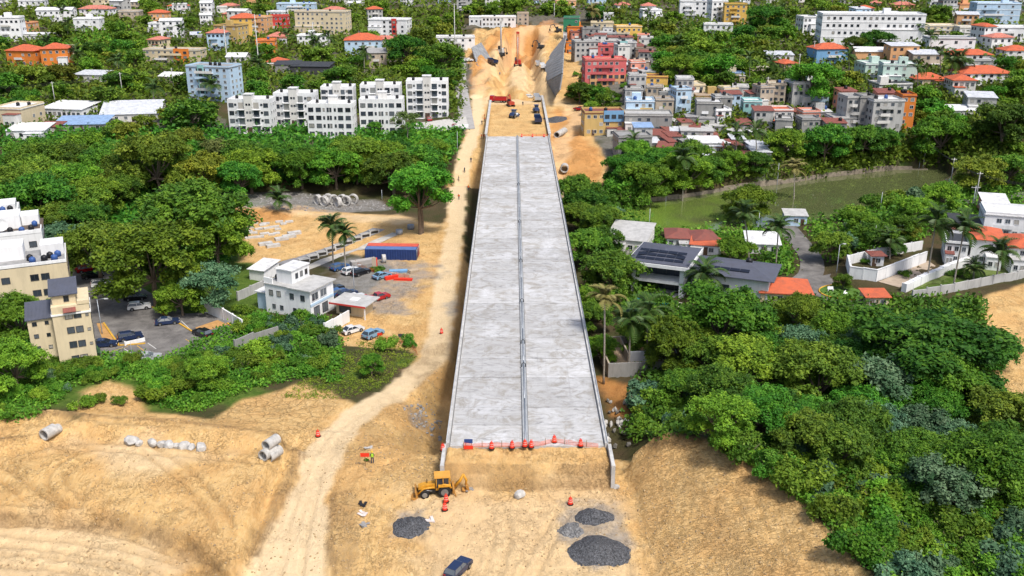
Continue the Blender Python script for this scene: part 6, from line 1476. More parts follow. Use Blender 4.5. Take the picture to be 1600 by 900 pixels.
for a in ((716, 894, -28, 'suv', 'navy', 'dark blue car driving on the sand at the bottom of the picture'),
          (218, 483, -70, 'suv', 'white', 'white car parked under the great green tree'), (212, 468, -75, 'sedan', 'black', 'black car in the tree shade behind the white one'), (262, 506, -72, 'sedan', 'navy', 'dark blue car beside the small round tree'),
          (204, 530, -62, 'suv', 'navy', 'dark blue car behind the low white wall'), (164, 541, -80, 'sedan', 'navy', 'dark car half hidden by the cream house'), (317, 525, 50, 'suv', 'black', 'black car parked at the right end of the lot'), (122, 461, -60, 'suv', 'silver', 'pale car beside the cream apartment house'),
          (136, 424, -55, 'sedan', 'red', 'red car at the back of the left lot'), (145, 434, -60, 'sedan', 'black', 'dark car next to the red one at the lot back'), (160, 447, -65, 'suv', 'white', 'white car half under the great tree'), (232, 562, -75, 'sedan', 'silver', 'grey car showing behind the bank bushes'),
          (531, 421, -42, 'suv', 'blue', 'blue car at the left end of the upper parked row'), (549, 427, -42, 'suv', 'white', 'white car second in the upper parked row'), (564, 429, -42, 'suv', 'black', 'black car third in the upper parked row'), (597, 434, -42, 'sedan', 'sky', 'light blue car at the right end of the upper row'),
          (522, 455, -42, 'suv', 'black', 'black car beside the white house'), (529, 461, -42, 'suv', 'blue', 'blue car second from the white house'), (543, 463, -42, 'suv', 'navy', 'dark blue car in the middle of the lower row'), (556, 468, -45, 'sedan', 'white', 'white car between the blue and red ones'),
          (574, 471, -45, 'sedan', 'red', 'red car beside the red pickup'), (592, 469, -48, 'pickup', 'red', 'red pickup truck at the right end of the lower row'), (551, 519, -48, 'sedan', 'white', 'white car below the white gate wall'), (583, 526, -36, 'suv', 'sky', 'light blue car beside the orange flag'),
          (828, 153, -75, 'suv', 'white', 'white car at the head of the far approach'), (732, 96, -80, 'pickup', 'white', 'white pickup on the far orange slope'), (671, 189, 10, 'suv', 'red', 'small red car in the white yard'), (710, 200, 5, 'suv', 'red', 'red car by the yard gate'), (905, 172, 60, 'sedan', 'red', 'red car on the far haul road right of the bridge')):
    r_ = car(*a)
    if a[1] > 800: r_.scale = (.86, .86, .86)
# ---- backhoe loader
YB = plain('machine_yellow', (.62, .30, .03), .5, 0, .3, 2); YBD = plain('machine_yellow_worn', (.45, .22, .05), .7, 0, .4, 3)
p = gp(683, 772); bh = thing('backhoe_loader', 'yellow backhoe loader at the foot of the earth step', 'backhoe', p, R(7)); bh.scale = (1.0, 1.0, 1.0)
# x runs to the digger end, front bucket at -x
BT, BR = wheelmeshes(.78, .45); FT, FR = wheelmeshes(.55, .38)
for s in (-1, 1):
    w_ = obj('rear_wheel', BT, bh, (.9, s * .85, .78), (0, 0, math.pi / 2)); obj('rim', BR, w_); w_ = obj('front_wheel', FT, bh, (-1.55, s * .85, .55), (0, 0, math.pi / 2)); obj('rim', FR, w_)
    m = MB(); m.tube([(.1, s * .85, 1.25), (.4, s * .85, 1.66), (.9, s * .85, 1.78), (1.4, s * .85, 1.66), (1.75, s * .85, 1.25)], .12, 6); m.box(.15, 1.7, s * .85 - .25, s * .85 + .25, 1.55, 1.7); m.build('fender', YB, bh)
    m = MB(); m.tube([(-.3, s * .62, 1.35), (-1.6, s * .62, 1.25), (-2.45, s * .62, .45)], [.13, .14, .11], 6); m.build('loader_arm', YB, bh)
    m = MB(); m.tube([(-.6, s * .62, .85), (-1.7, s * .62, 1.05)], .07, 6); m.build('hydraulic_ram', RIM, bh)
m = MB(); m.box(-2.2, 1.9, -.5, .5, .55, 1.0); m.build('chassis', BLK, bh)
m = MB(); pr = [(-2.3, .95), (-.2, .95), (-.2, 1.75), (-1.9, 1.5), (-2.3, 1.35)]; m.add([(x, -.42, z) for x, z in pr] + [(x, .42, z) for x, z in pr], [(0, 1, 2, 3, 4), (9, 8, 7, 6, 5)] + [(i, i + 5, (i + 1) % 5 + 5, (i + 1) % 5) for i in range(5)]); m.build('bonnet', YB, bh)
m = MB(); m.tube([(-1.2, .1, 1.6), (-1.2, .1, 2.2)], .05, 6); m.build('exhaust', BLK, bh); m = MB(); m.box(-2.34, -2.3, -.3, .3, 1.0, 1.3); m.build('grille', BLK, bh)
m = MB(); m.box(-.12, 1.55, -.68, .68, 1.0, 2.62, taper=.06); m.build('cab_glass', glassmat(), bh)
m = MB()
for x in (-.1, .75, 1.5):
    for y in (-.66, .66): m.tube([(x, y, 1.0), (x * .97 + .03, y * .93, 2.64)], .05, 6)
m.box(-.16, 1.6, -.72, .72, .95, 1.2); m.build('cab_frame', YB, bh); m = MB(); m.box(-.35, 1.7, -.78, .78, 2.63, 2.8, taper=.05); m.build('cab_roof', plain('roof_orange', (.66, .33, .06), .55, 0, .2), bh)
m = MB(); q = [(-2.35, .12), (-2.55, .02), (-3.05, .05), (-3.25, .1), (-3.1, .16), (-2.75, .2), (-2.6, .55), (-2.75, 1.02), (-2.65, 1.05), (-2.45, .6)]
m.add([(x, -1.15, z) for x, z in q] + [(x, 1.15, z) for x, z in q], [tuple(range(10)), tuple(reversed(range(10, 20)))] + [(i, i + 10, (i + 1) % 10 + 10, (i + 1) % 10) for i in range(10)]); m.build('front_bucket', YBD, bh)
m = MB(); m.box(1.9, 2.15, -1.0, 1.0, .5, 1.1); m.build('stabilizer_frame', YBD, bh)
for s in (-1, 1): m = MB(); m.tube([(2.1, s * .95, .9), (2.3, s * 1.25, .05)], .09, 6); m.box(2.15, 2.5, s * 1.25 - .2, s * 1.25 + .2, 0, .06); m.build('stabilizer', YBD, bh)
m = MB(); m.tube([(2.2, 0, .9), (2.9, .05, 1.7), (3.3, .1, 2.5)], [.2, .19, .14], 6); m.build('boom', YB, bh); m = MB(); m.tube([(3.3, .1, 2.5), (3.7, .1, 1.6), (3.55, .1, 1.0)], [.16, .15, .1], 6); m.build('dipper', YB, bh)
m = MB(); q = [(3.6, 1.1), (3.9, .9), (4.0, .45), (3.6, .2), (3.1, .35), (3.15, .45), (3.55, .4), (3.7, .6), (3.55, .9)]; m.add([(x, -.3, z) for x, z in q] + [(x, .5, z) for x, z in q], [tuple(range(9)), tuple(reversed(range(9, 18)))] + [(i, i + 9, (i + 1) % 9 + 9, (i + 1) % 9) for i in range(9)]); m.build('digging_bucket', YBD, bh)
m = MB(); m.tube([(2.4, .25, 1.3), (3.2, .25, 2.1)], .06, 6); m.build('hydraulic_ram', RIM, bh)
# ---- traffic barrels, nets, signs
ORG = plain('barrel_orange', (.75, .045, .02), .5, 0, .15); WBD = plain('barrel_white', (.70, .62, .58), .5)
m = MB(); m.tube([(0, 0, .06), (0, 0, .35), (0, 0, .36), (0, 0, .62), (0, 0, .63), (0, 0, .9), (0, 0, 1.02)], [.34, .33, .30, .29, .26, .24, .12], 12); BRL = m.mesh('barrel', ORG); m = MB(); m.tube([(0, 0, .45), (0, 0, .50)], [.315, .308], 12, cap=False); m.tube([(0, 0, .73), (0, 0, .77)], [.275, .268], 12, cap=False); BST = m.mesh('stripe', WBD); m = MB(); m.tube([(0, 0, 0), (0, 0, .07)], [.45, .42], 12); BBS = m.mesh('base', TYRE)
m = MB(); m.tube([(0, -.12, 1.0), (0, -.12, 1.18), (0, .12, 1.18), (0, .12, 1.0)], .035, 5); BHD = m.mesh('handle', ORG)
def barrel(px, py, label, z=None, s=1.0, up=0):
    p = gp(px, py) if z is None else onz(px, py, z); p.z += up; t = thing('traffic_barrel', label, 'barrel', p, rnd.uniform(0, 3), None, (s * .92, s * .92, s * .95))
    for a, b in (('body', BRL), ('stripe', BST), ('base', BBS), ('handle', BHD)): obj(a, b, t)
    return t
for a in ((768, 701, 'orange traffic barrel left on the deck end, second from the sign', 0), (800, 700, 'orange traffic barrel just left of the median on the deck end', 0), (830, 699, 'orange traffic barrel just right of the median on the deck end', 0), (866, 691, 'orange traffic barrel set further back on the right deck', 0), (907, 697, 'orange traffic barrel nearest the right parapet', 0), (820, 698, 'narrow orange barrel on the median end', .25)): barrel(*a)
barrel(692, 704, 'orange traffic barrel against the left parapet end', -.2)
barrel(695, 797, 'orange traffic barrel on the sand, nearer of two beside the backhoe', s=1.0); barrel(697, 784, 'orange traffic barrel on the sand, farther of two beside the backhoe'); barrel(891, 788, 'orange traffic barrel on the sand above the dark gravel heaps'); barrel(497, 682, 'orange traffic barrel at the edge of the haul road')
for i, a in enumerate(((690, 521), (725, 493))): barrel(*a, 'red barrel beside the pole left of the bridge, %s' % ('lower one', 'upper one')[i])
for i, x in enumerate((815, 832, 850)): barrel(x, 214, 'orange barrel at the far deck end, %s of three' % ('leftmost', 'middle one', 'rightmost')[i], 0)
def netmat():
    n = NB('orange_net', .7); n.color((.80, .16, .05)); P = n.pos()
    w1 = n.n('ShaderNodeTexBrick'); w1.offset = 0; 
    for k, v_ in (('Scale', 4.), ('Mortar Size', .03), ('Brick Width', .5), ('Row Height', .5)): w1.inputs[k].default_value = v_
    sx = n.n('ShaderNodeSeparateXYZ'); n.l(P, sx.inputs[0]); cx = n.n('ShaderNodeCombineXYZ'); n.l(n.math('ADD', sx.outputs[0], sx.outputs[1]), cx.inputs[0]); n.l(sx.outputs[2], cx.inputs[1]); n.l(cx.outputs[0], w1.inputs['Vector'])
    n.l(n.math('ADD', n.math('MULTIPLY', w1.outputs['Fac'], .6), .3), n.b.inputs['Alpha']); return n.m
NET = netmat(); WOODM = plain('stake_wood', (.28, .18, .09), .9)
def net(pts, label, h=1.0, z=None, mat=None):
    P = [(gp(*a) if z is None else onz(*a, z)) for a in pts]; t = thing('safety_net', label, 'net fence', P[0]); Q = []
    for a, b in zip(P[:-1], P[1:]):
        n = max(1, int((b - a).length / .6)); Q += [a.lerp(b, i / n) for i in range(n)]
    Q.append(P[-1]); vs = []
    for i, q in enumerate(Q):
        zz = (hgt(q.x, q.y) if z is None else z) ; hh = h * (1 - .25 * abs(math.sin(i * .9)) - .12 * rnd.random()); o_ = .1 * math.sin(i * 1.7)
        vs += [(q.x - P[0].x + o_, q.y - P[0].y, zz - P[0].z + .05), (q.x - P[0].x, q.y - P[0].y + o_, zz - P[0].z + hh)]
    m = MB(); m.add(vs, [(2 * i, 2 * i + 2, 2 * i + 3, 2 * i + 1) for i in range(len(Q) - 1)]); m.build('mesh', mat or NET, t)
    for i in range(0, len(Q), 4): m = MB(); q = Q[i]; x, y, zz = q.x - P[0].x, q.y - P[0].y, (hgt(q.x, q.y) if z is None else z) - P[0].z; m.tube([(x, y, zz), (x, y, zz + h + .1)], .04, 5); m.build('stake', WOODM, t)
net([(724, 700), (768, 699), (800, 699), (820, 698), (845, 697), (866, 692), (907, 698), (935, 700)], 'sagging orange safety net across the near deck end', .9, 0)
net([(590, 530), (610, 534), (630, 536), (645, 545), (652, 556)], 'orange safety net along the haul road bend', 1.1)
net([(815, 213), (835, 213), (856, 213)], 'orange safety net across the far deck end', .9, 0)
net([(556, 414), (575, 424), (600, 430), (640, 436)], 'orange net behind the parked upper row', 1.2)
def board(px, py, w_, h, z0, mat, label, z=None, posts=2):
    p = gp(px, py) if z is None else onz(px, py, z); t = thing('sign', label, 'sign', p)
    MB().box(-w_ / 2, w_ / 2, -.04, 0, z0, z0 + h).build('panel', mat, t)
    for i in range(posts): x = 0 if posts == 1 else (-.35 + .7 * i) * w_; m = MB(); m.box(x - .04, x + .04, .005, .08, 0, z0 + h * .8); m.build('post', WOODM, t)
    return t
board(571, 729, 1.15, .55, 1.45, ORG, 'red sign board on a post beside the worker', None, 1)
board(732, 700, 1.1, .6, .7, plain('sign_blue', (.03, .07, .25), .6), 'dark blue sign board on the deck end')
board(732, 702.5, 1.2, .5, .05, ORG, 'orange board below the dark blue sign')
board(594, 531, .9, .5, .9, ORG, 'orange flag board beside the light blue car', None, 1); board(627, 531, 1.1, .7, .5, plain('sign_dark', (.05, .06, .07), .6), 'small dark board at the orange net')
# ---- workers
def person(px, py, label, shirt, hat, rz=0, group=None, vest=None, z=None):
    p = gp(px, py) if z is None else onz(px, py, z); t = thing('person', label, 'person', p, rz, group)
    if 'person' not in CARM:
        me = bpy.data.meshes.new('body'); V = [(0, 0, .95), (0, 0, 1.15), (0, .01, 1.38), (0, 0, 1.5), (0, .02, 1.62), (0, .02, 1.74), (-.1, 0, .9), (-.12, .06, .5), (-.13, 0, .08), (-.13, .14, .04), (.1, 0, .9), (.12, -.08, .5), (.13, -.12, .08), (.13, .02, .04), (-.2, 0, 1.4), (-.27, .02, 1.12), (-.24, .16, .92), (.2, 0, 1.4), (.28, -.02, 1.12), (.26, .12, .9)]
        E_ = [(0, 1), (1, 2), (2, 3), (3, 4), (4, 5), (0, 6), (6, 7), (7, 8), (8, 9), (0, 10), (10, 11), (11, 12), (12, 13), (2, 14), (14, 15), (15, 16), (2, 17), (17, 18), (18, 19)]
        rad = [.15, .15, .17, .065, .1, .085, .1, .075, .055, .04, .1, .075, .055, .04, .075, .05, .038, .075, .05, .038]
        me.from_pydata(V, E_, []); o = bpy.data.objects.new('tmp', me); COL.objects.link(o); md = o.modifiers.new('s', 'SKIN'); o.modifiers.new('d', 'SUBSURF').levels = 1
        for v_, r_ in zip(me.skin_vertices[0].data, rad): v_.radius = (r_, r_)
        me.skin_vertices[0].data[0].use_root = True
        bpy.context.view_layer.update(); ev = o.evaluated_get(bpy.context.evaluated_depsgraph_get()); b_ = bpy.data.meshes.new_from_object(ev); bpy.data.objects.remove(o); CARM['person'] = b_
        m = MB(); m.tube([(0, 0, 1.0), (0, 0, 1.2), (0, .01, 1.4), (0, 0, 1.5)], [.19, .19, .21, .1], 10, cap=False); CARM['vest'] = m
        m = MB(); m.tube([(0, .03, 1.7), (0, .02, 1.71), (0, .02, 1.78), (0, .02, 1.86), (0, .02, 1.88)], [.17, .13, .125, .07, .01], 10); CARM['hat'] = m
    key = 'body_' + shirt
    if key not in CARM:
        b_ = CARM['person'].copy(); n = NB('clothes_' + shirt, .9); g = n.n('ShaderNodeTexCoord').outputs['Object']; s_ = n.n('ShaderNodeSeparateXYZ'); n.l(g, s_.inputs[0])
        n.color(n.ramp(n.math('MULTIPLY', s_.outputs[2], .5), [(0, (.02, .018, .016)), (.05, (.03, .04, .08)), (.49, dict(red=(.45, .04, .03), blue=(.05, .1, .3), white=(.6, .6, .58), dark=(.03, .035, .05))[shirt]), (.755, (.22, .12, .075))], 'CONSTANT')); b_.materials.clear(); b_.materials.append(n.m); CARM[key] = b_
    obj('body', CARM[key], t)
    if vest: CARM['vest'].build('vest', plain('vest_' + vest, dict(lime=(.35, .60, .04), orange=(.75, .16, .03))[vest], .8), t)
    CARM['hat'].build('helmet', plain('hat_' + hat, dict(white=(.7, .7, .68), yellow=(.7, .45, .04))[hat], .4), t)
person(582, 724, 'worker in a lime vest standing beside the red sign', 'dark', 'yellow', .4, None, 'lime')
for i, (x, y, sh, ve, la) in enumerate(((736, 254, 'dark', None, 'worker in dark clothes walking on the haul road by the bridge'), (726, 270, 'dark', None, 'worker walking lower on the haul road'), (717, 283, 'dark', None, 'worker in dark clothes at the road edge'), (717, 312, 'red', 'orange', 'worker in an orange vest beside the bridge'), (757, 190, 'red', 'orange', 'worker in orange at the far left wall'), (752, 217, 'red', 'orange', 'worker in orange before the far deck end, left of another'), (756, 217, 'red', None, 'worker in red before the far deck end'), (753, 195, 'dark', None, 'worker in dark clothes at the far left wall'), (757, 185, 'red', None, 'worker in red highest on the far haul road'), (817, 165, 'dark', None, 'worker standing on the far approach fill'), (781, 118, 'blue', None, 'worker in blue below the far drill'))):
    person(x, y, la, sh, 'white' if i % 2 else 'yellow', i, None, ve)
person(732, 298, 'worker in orange at the dark opening beside the bridge', 'red', 'yellow', 0, None, 'orange')
# ---- gravel heaps
def gravelmat(c):
    n = NB('gravel', .95, .15); P = n.pos(); v_ = n.n('ShaderNodeTexVoronoi'); v_.inputs['Scale'].default_value = 7; n.l(P, v_.inputs['Vector']); a = n.noise(P, .8, 5, .7)
    n.color(n.mix(n.ramp(v_.outputs['Color'], [(.1, 0.), (.9, 1.)]), tuple(x * .5 for x in c), tuple(x * 1.7 for x in c))); n.bump(v_.outputs['Distance'], .9, .15); return n.m
GRV = gravelmat((.085, .088, .096)); GRV2 = gravelmat((.17, .17, .17))
def heap(px, py, rx, ry, h, label, mat, seed, two=False):
    p = gp(px, py); r_ = np.random.RandomState(seed); n, k = 44, 16; vs = []; 
    for i in range(k + 1):
        f = i / k
        for j in range(n):
            a = 2 * math.pi * j / n; wob = 1 + .05 * math.sin(3 * a + seed) + .03 * math.sin(5 * a + 2 * seed) + .02 * math.sin(11 * a)
            x, y = rx * f * wob * math.cos(a), ry * f * wob * math.sin(a)
            z = h * (1 - f) ** .95 * (1 + .2 * f * math.sin(2 * a + seed)) + .16 * float(vnoise(np.array([x * 1.3 + seed * 9]), np.array([y * 1.3]))[0]) * (1 - f) ** .3 - .12 * f
            vs.append((x, y, z + hgt(p.x + x, p.y + y) - p.z))
    m = MB(); m.add(vs, [(i * n + j, i * n + (j + 1) % n, (i + 1) * n + (j + 1) % n, (i + 1) * n + j) for i in range(k) for j in range(n)], smooth=True)
    me = m.mesh('gravel_heap', mat); me.flip_normals(); o = obj('gravel_heap', me); o.location = p; return tag(o, label, 'gravel heap')
heap(641, 824, 2.4, 2.6, .9, 'dark grey gravel heap left of the road car', GRV, 1); heap(928, 808, 2.5, 1.9, 1.2, 'smaller dark gravel heap behind the big one', GRV, 2); heap(936, 862, 3.8, 3.1, 1.5, 'big dark gravel heap at the bottom right of centre', GRV, 3); heap(892, 828, 2.2, 2.0, .3, 'low pale grey gravel spill beside the dark heaps', GRV2, 4); heap(868, 187, 5, 4, 1.2, 'dark gravel heap on the far orange slope', GRV, 5)
# ---- boulders, pipes, slabs
def rockmesh(seed, sub=2):
    import bmesh
    bm = bmesh.new(); bmesh.ops.create_icosphere(bm, subdivisions=sub, radius=1); r_ = random.Random(seed); ks = [(Vector((r_.gauss(0, 1), r_.gauss(0, 1), r_.gauss(0, 1))).normalized(), r_.uniform(.55, .9)) for _ in range(9)]
    for v_ in bm.verts:
        for d, l in ks:
            q = v_.co.dot(d)
            if q > l: v_.co -= d * (q - l) * .9
    me = bpy.data.meshes.new('rock'); bm.to_mesh(me); bm.free(); return me
PALE = plain('pale_rock', (.48, .47, .45), .9, 0, .4, 1.5); DRK = plain('dark_rock', (.20, .19, .17), .9, 0, .5, 1.5)
RK = []
for i in range(4): a = rockmesh(i); a.materials.append(PALE); RK.append(a)
RKD = []
for i in range(4): a = rockmesh(i + 9, 1); a.materials.append(DRK if i % 2 else PALE); RKD.append(a)
def boulder(px, py, r, label, group=None, mesh=None):
    p = gp(px, py); o = obj('boulder', mesh or RK[rnd.randrange(4)]); o.location = p + Vector((0, 0, r * .35)); o.scale = (r, r * rnd.uniform(.7, 1), r * rnd.uniform(.6, .85)); o.rotation_euler = (rnd.uniform(-.3, .3), 0, rnd.uniform(0, 6)); return tag(o, label, 'boulder', group)
ORD = ('first', 'second', 'third', 'fourth', 'fifth', 'sixth', 'seventh', 'eighth', 'ninth')
for i, (x, y, r) in enumerate(((206, 692, .9), (218, 695, .5), (238, 695, .7), (254, 697, .6), (265, 699, .75), (277, 700, .6), (288, 701, .75), (299, 702, .6), (314, 703, .8))): boulder(x, y, r * 1.2, 'pale boulder on the left platform, %s from the left in the row' % ORD[i])
boulder(812, 776, .8, 'pale boulder at the middle of the work floor')
boulder(963, 763, .5, 'small pale stone below the right wing wall')
def pipe(px, py, r, L, rz, tilt, label, group=None, name='concrete_pipe', up=0):
    p = gp(px, py); m = MB(); n = 20; R0, R1 = r, r * .8; vs = []; fs = []
    for x, q in ((-L / 2, R0), (L / 2, R0), (L / 2, R1), (-L / 2, R1)):
        for k in range(n): a = 2 * math.pi * k / n; vs.append((x, q * math.cos(a), q * math.sin(a)))
    for s in range(4):
        for k in range(n): fs.append((s * n + k, s * n + (k + 1) % n, ((s + 1) % 4) * n + (k + 1) % n, ((s + 1) % 4) * n + k))
    m.add(vs, [tuple(reversed(f)) for f in fs], smooth=False); o = m.build(name, PALE); o.location = p + Vector((0, 0, r * .92 + up)); o.rotation_euler = (0, tilt, rz); return tag(o, label, 'pipe', group)
pipe(78, 683, .8, 1.8, 1.2, 0, 'concrete pipe at the far left, left of two'); pipe(86, 679, .65, 1.6, 1.3, .1, 'concrete pipe at the far left, right of two')
pipe(420, 714, .75, 2.2, 1.1, 0, 'concrete pipe, left of the pair on the platform rim'); pipe(428, 716, .75, 2.2, 1.1, 0, 'concrete pipe, right of the pair on the platform rim'); pipe(426, 711, .7, 2.2, 1.1, 0, 'concrete pipe lying on top of the pair on the rim', up=1.2)
rp = random.Random(3)
for i, x in enumerate((497, 507, 513, 522, 528, 535, 541, 552)): pipe(x, 322 + rp.uniform(-4, 2), 1.5, 1.2, rp.uniform(-.5, 2), rp.uniform(-.1, .1), 'white concrete ring on the rubble strip, %s from the left' % ORD[i])
SLAB = MB().box(-1.5, 1.5, -.5, .5, 0, .4).mesh('concrete_slab', plain('slab_concrete', (.52, .51, .49), .9, 0, .3, 1)); n = 0
for i in range(5):
    for j in range(4):
        p = gp(372 + 17 * j + 7 * i + rp.uniform(-3, 3), 372 - 5.5 * i + rp.uniform(-2, 2) - j); o = obj('concrete_slab', SLAB, None, p + Vector((0, 0, .02)), (0, 0, .35 + rp.uniform(-.3, .3)), (rp.uniform(.5, .8), 1, 1)); tag(o, 'pale concrete slab lying in the field of slabs on the sandy yard', 'slab', 'slabs on the sandy yard')
for i, (x, y) in enumerate(((415, 383), (427, 386), (440, 375), (452, 371), (460, 366))): p = gp(x, y); o = obj('concrete_slab', SLAB, None, p, (0, 0, .5), (1.1, 1.5, 1.8)); tag(o, 'big concrete block in the grassy line on the yard, %s from the left' % ORD[i], 'concrete block')
# stone pile beside the bridge
p = gp(972, 655); sp = thing('stone_pile', 'pile of dark broken stones beside the right side of the bridge', 'stones', p)
for i in range(70):
    x, y = rp.gauss(0, 2.6), rp.gauss(0, 3.6); r_ = rp.uniform(.3, .85); o = obj('stone', RKD[rp.randrange(4)], sp, (x, y, hgt(p.x + x, p.y + y) - p.z + .3), (rp.random() * 3, rp.random() * 3, rp.random() * 6), (r_, r_ * .8, r_ * .55))
def stones(name, label, L, n, r0, r1, seed, dark=True):
    r_ = random.Random(seed); xs = [a[0] for a in L]; yy = [a[1] for a in L]; V = []; Fc = []; base = [(RKD if dark else RK)[k] for k in range(4)]; dat = [([v_.co.copy() for v_ in b.vertices], [tuple(q.vertices) for q in b.polygons]) for b in RKD]
    A = []
    while len(A) < n:
        a = (r_.uniform(min(xs), max(xs)), r_.uniform(min(yy), max(yy)))
        if polydist(np.array([a[0]]), np.array([a[1]]), L)[0] < 0: A.append(a)
    X, Y, Z, _t = hitv(np.array([a[0] for a in A]), np.array([a[1] for a in A])); m = MB()
    for x, y, z in zip(X, Y, Z):
        if DX0 - .3 < x < DX1 + .3 and y > 108: continue
        s = r0 + (r1 - r0) * r_.random() ** 3; v_, f_ = dat[r_.randrange(4)]; m.add(v_, f_, 0, T(x, y, z + s * .15) @ Matrix.Rotation(r_.random() * 6, 4, 'Z') @ Matrix.Rotation(r_.random() * 6, 4, 'X') @ Matrix.Diagonal((s, s * .8, s * .6, 1)))
    o = m.build(name, plain(name + '_stone', (.40, .29, .16) if not dark else (.30, .29, .28), .9, 0, .4, 2)); return stuff(tag(o, label, 'stones'))
stones('clods', 'earth clods and pebbles strewn over the near sand', [(0, 645), (330, 655), (480, 690), (520, 760), (1000, 760), (1330, 880), (1340, 905), (0, 905)], 2600, .04, .22, 2, False)
stones('clods', 'clods on the bladed earth between the haul road and the bridge', [(520, 700), (640, 610), (690, 560), (690, 740), (600, 760)], 700, .05, .3, 3, False)
stones('clods', 'pebbles and clods fallen along the cut slope', [(970, 740), (1060, 690), (1340, 880), (1030, 900)], 900, .04, .2, 6, False)
stones('rubble', 'grey rubble along the creek strip', [(345, 305), (460, 302), (600, 314), (610, 328), (480, 330), (350, 322)], 600, .15, .6, 4); stones('rubble', 'grey rubble at the foot of the left bridge side', [(628, 636), (665, 630), (690, 660), (688, 690), (650, 668)], 160, .1, .5, 5)
# ---- lamp posts and poles
def lamp(tx, ty, bx, by, label, arm=1.5, r=.1, name='street_lamp', cat='lamp post'):
    p = gp(bx, by); d = ray(tx, ty); k = p.y / d.y; h = max(3, CAMZ + d.z * k - p.z); t = thing(name, label, cat, p)
    m = MB(); m.tube([(0, 0, -.3), (0, 0, .5), (0, 0, h)], [r * 1.5, r, r * .6], 8); m.build('pole', STEEL if r < .2 else CONC, t)
    if arm:
        m = MB(); m.tube([(0, 0, h - .1), (arm * .6, 0, h + .15), (arm, 0, h + .15)], .05, 6); m.build('arm', STEEL, t); m = MB(); m.box(arm - .1, arm + .55, -.14, .14, h + .08, h + .24); m.build('lamp_head', plain('lamp_head', (.55, .56, .57), .5), t)
    elif r >= .15:
        m = MB(); m.box(-1.2, 1.2, -.06, .06, h - .6, h - .45); m.build('cross_arm', CONC, t)
        for x in (-1, 0, 1): m = MB(); m.tube([(x, 0, h - .45), (x, 0, h - .2)], .05, 6); m.build('insulator', PALE, t)
    return t
lamp(154, 468, 160, 522, 'grey street lamp in the left parking lot'); lamp(203, 534, 207, 558, 'short dark lamp at the bank edge of the lot', 0, .06); lamp(553, 415, 554, 460, 'white lamp post in the car yard', 1.2); lamp(1367, 352, 1363, 400, 'lamp post behind the guard hut', 0, .06); lamp(1312, 382, 1307, 426, 'lamp post at the road bend', .8)
for a in ((404, 22, 405, 108, 'tall steel mast left of the slim palm'), (352, 40, 355, 95, 'tall steel mast by the brown yellow block'), (1247 / 4 + 400, 5, 711, 78, 'tall mast beside the white depot'), (490, 35, 492, 92, 'slim mast right of the pale masts'), (866, 5, 866, 26, 'mast at the head of the far site')): lamp(*a, 0, .28, 'mast', 'mast')
for a in ((1528, 290, 1520, 322, 'concrete power pole behind the villa palms'), (1481, 278, 1481, 296, 'concrete power pole at the pond end'), (1440, 228, 1436, 262, 'leaning pole on the far pond bank'), (1014, 326, 1014, 362, 'thin pole in the algae arm of the pond'), (1041, 290, 1040, 322, 'white pole left of the tall palm on the bank'), (1215, 255, 1214, 290, 'pole at the left pond end'), (980, 120, 981, 160, 'pole beside the white and yellow house'), (714, 205, 715, 240, 'pole by the haul road below the yard'), (1185, 330, 1184, 365, 'pole between villa and pond'), (597, 300, 597, 312, 'white pole on the rubble strip'), (85, 145, 87, 165, 'wooden pole over the market hall'), (1377, 300, 1375, 330, 'thin pole at the near pond bank')): lamp(*a, 0, .15 if 'power' in a[4] else .1, 'utility_pole', 'pole')
# ---- far machines
def excavator(px, py, rz, col, label, s=.95):
    p = gp(px, py); t = thing('excavator', label, 'excavator', p, rz, None, (s, s, s)); b = plain('mach_' + col, dict(blue=(.03, .06, .16), red=(.42, .06, .03), yellow=(.5, .24, .03), dark=(.04, .045, .05))[col], .5)
    for x in (-1.1, 1.1): m = MB(); m.prism([(-2, .25), (-1.7, 0), (1.7, 0), (2, .25), (1.9, .75), (-1.9, .75)], .3, M=T(x, 0, 0)); m.build('track', BLK, t)
    m = MB(); m.box(-1.2, 1.2, -1.9, 1.2, .85, 2.0, taper=.08); m.build('body', b, t); m = MB(); m.box(-1.15, -.2, .1, 1.3, 2.005, 3.0, taper=.08); m.build('cab', glassmat(), t); m = MB(); m.box(-1.2, -.15, 0, 1.35, 3.003, 3.1); m.build('cab_roof', b, t)
    m = MB(); m.tube([(.3, 1, 1.8), (.3, 2.6, 4.4), (.3, 4.4, 4.0)], [.3, .3, .2], 6); m.build('boom', b, t); m = MB(); m.tube([(.3, 4.4, 4.0), (.3, 5.2, 1.6)], [.22, .15], 6); m.build('stick', b, t); m = MB(); m.prism([(4.6, 1.5), (5.4, 1.7), (5.5, 1.0), (4.9, .5)], .5, M=T(.3, 0, 0)); m.build('bucket', BLK, t)
def roller(px, py, rz, col, label, s=1.1):
    p = gp(px, py); t = thing('road_roller', label, 'roller', p, rz, None, (s, s, s)); b = plain('mach_' + col, (.03, .06, .16), .5)
    m = MB(); m.tube([(-1.05, 1.5, .75), (1.05, 1.5, .75)], .75, 16); m.build('drum', STEEL, t)
    for x in (-.8, .8): o = obj('wheel', BT, t, (x, -1.3, .75)); obj('rim', BR, o)
    m = MB(); m.box(-1.2, -1.08, .2, 2.5, .55, .95); m.box(1.08, 1.2, .2, 2.5, .55, .95); m.box(-1.2, 1.2, 2.3, 2.5, .55, .95); m.build('drum_frame', b, t); m = MB(); m.box(-.75, .75, -2.2, -.6, 1.0, 1.9, taper=.1); m.build('engine_hood', b, t)
    m = MB(); m.box(-.7, .7, -.59, .6, 1.0, 2.6, taper=.05); m.build('cab', glassmat(), t); m = MB(); m.box(-.85, .85, -.75, .75, 2.603, 2.75); m.build('cab_roof', b, t)
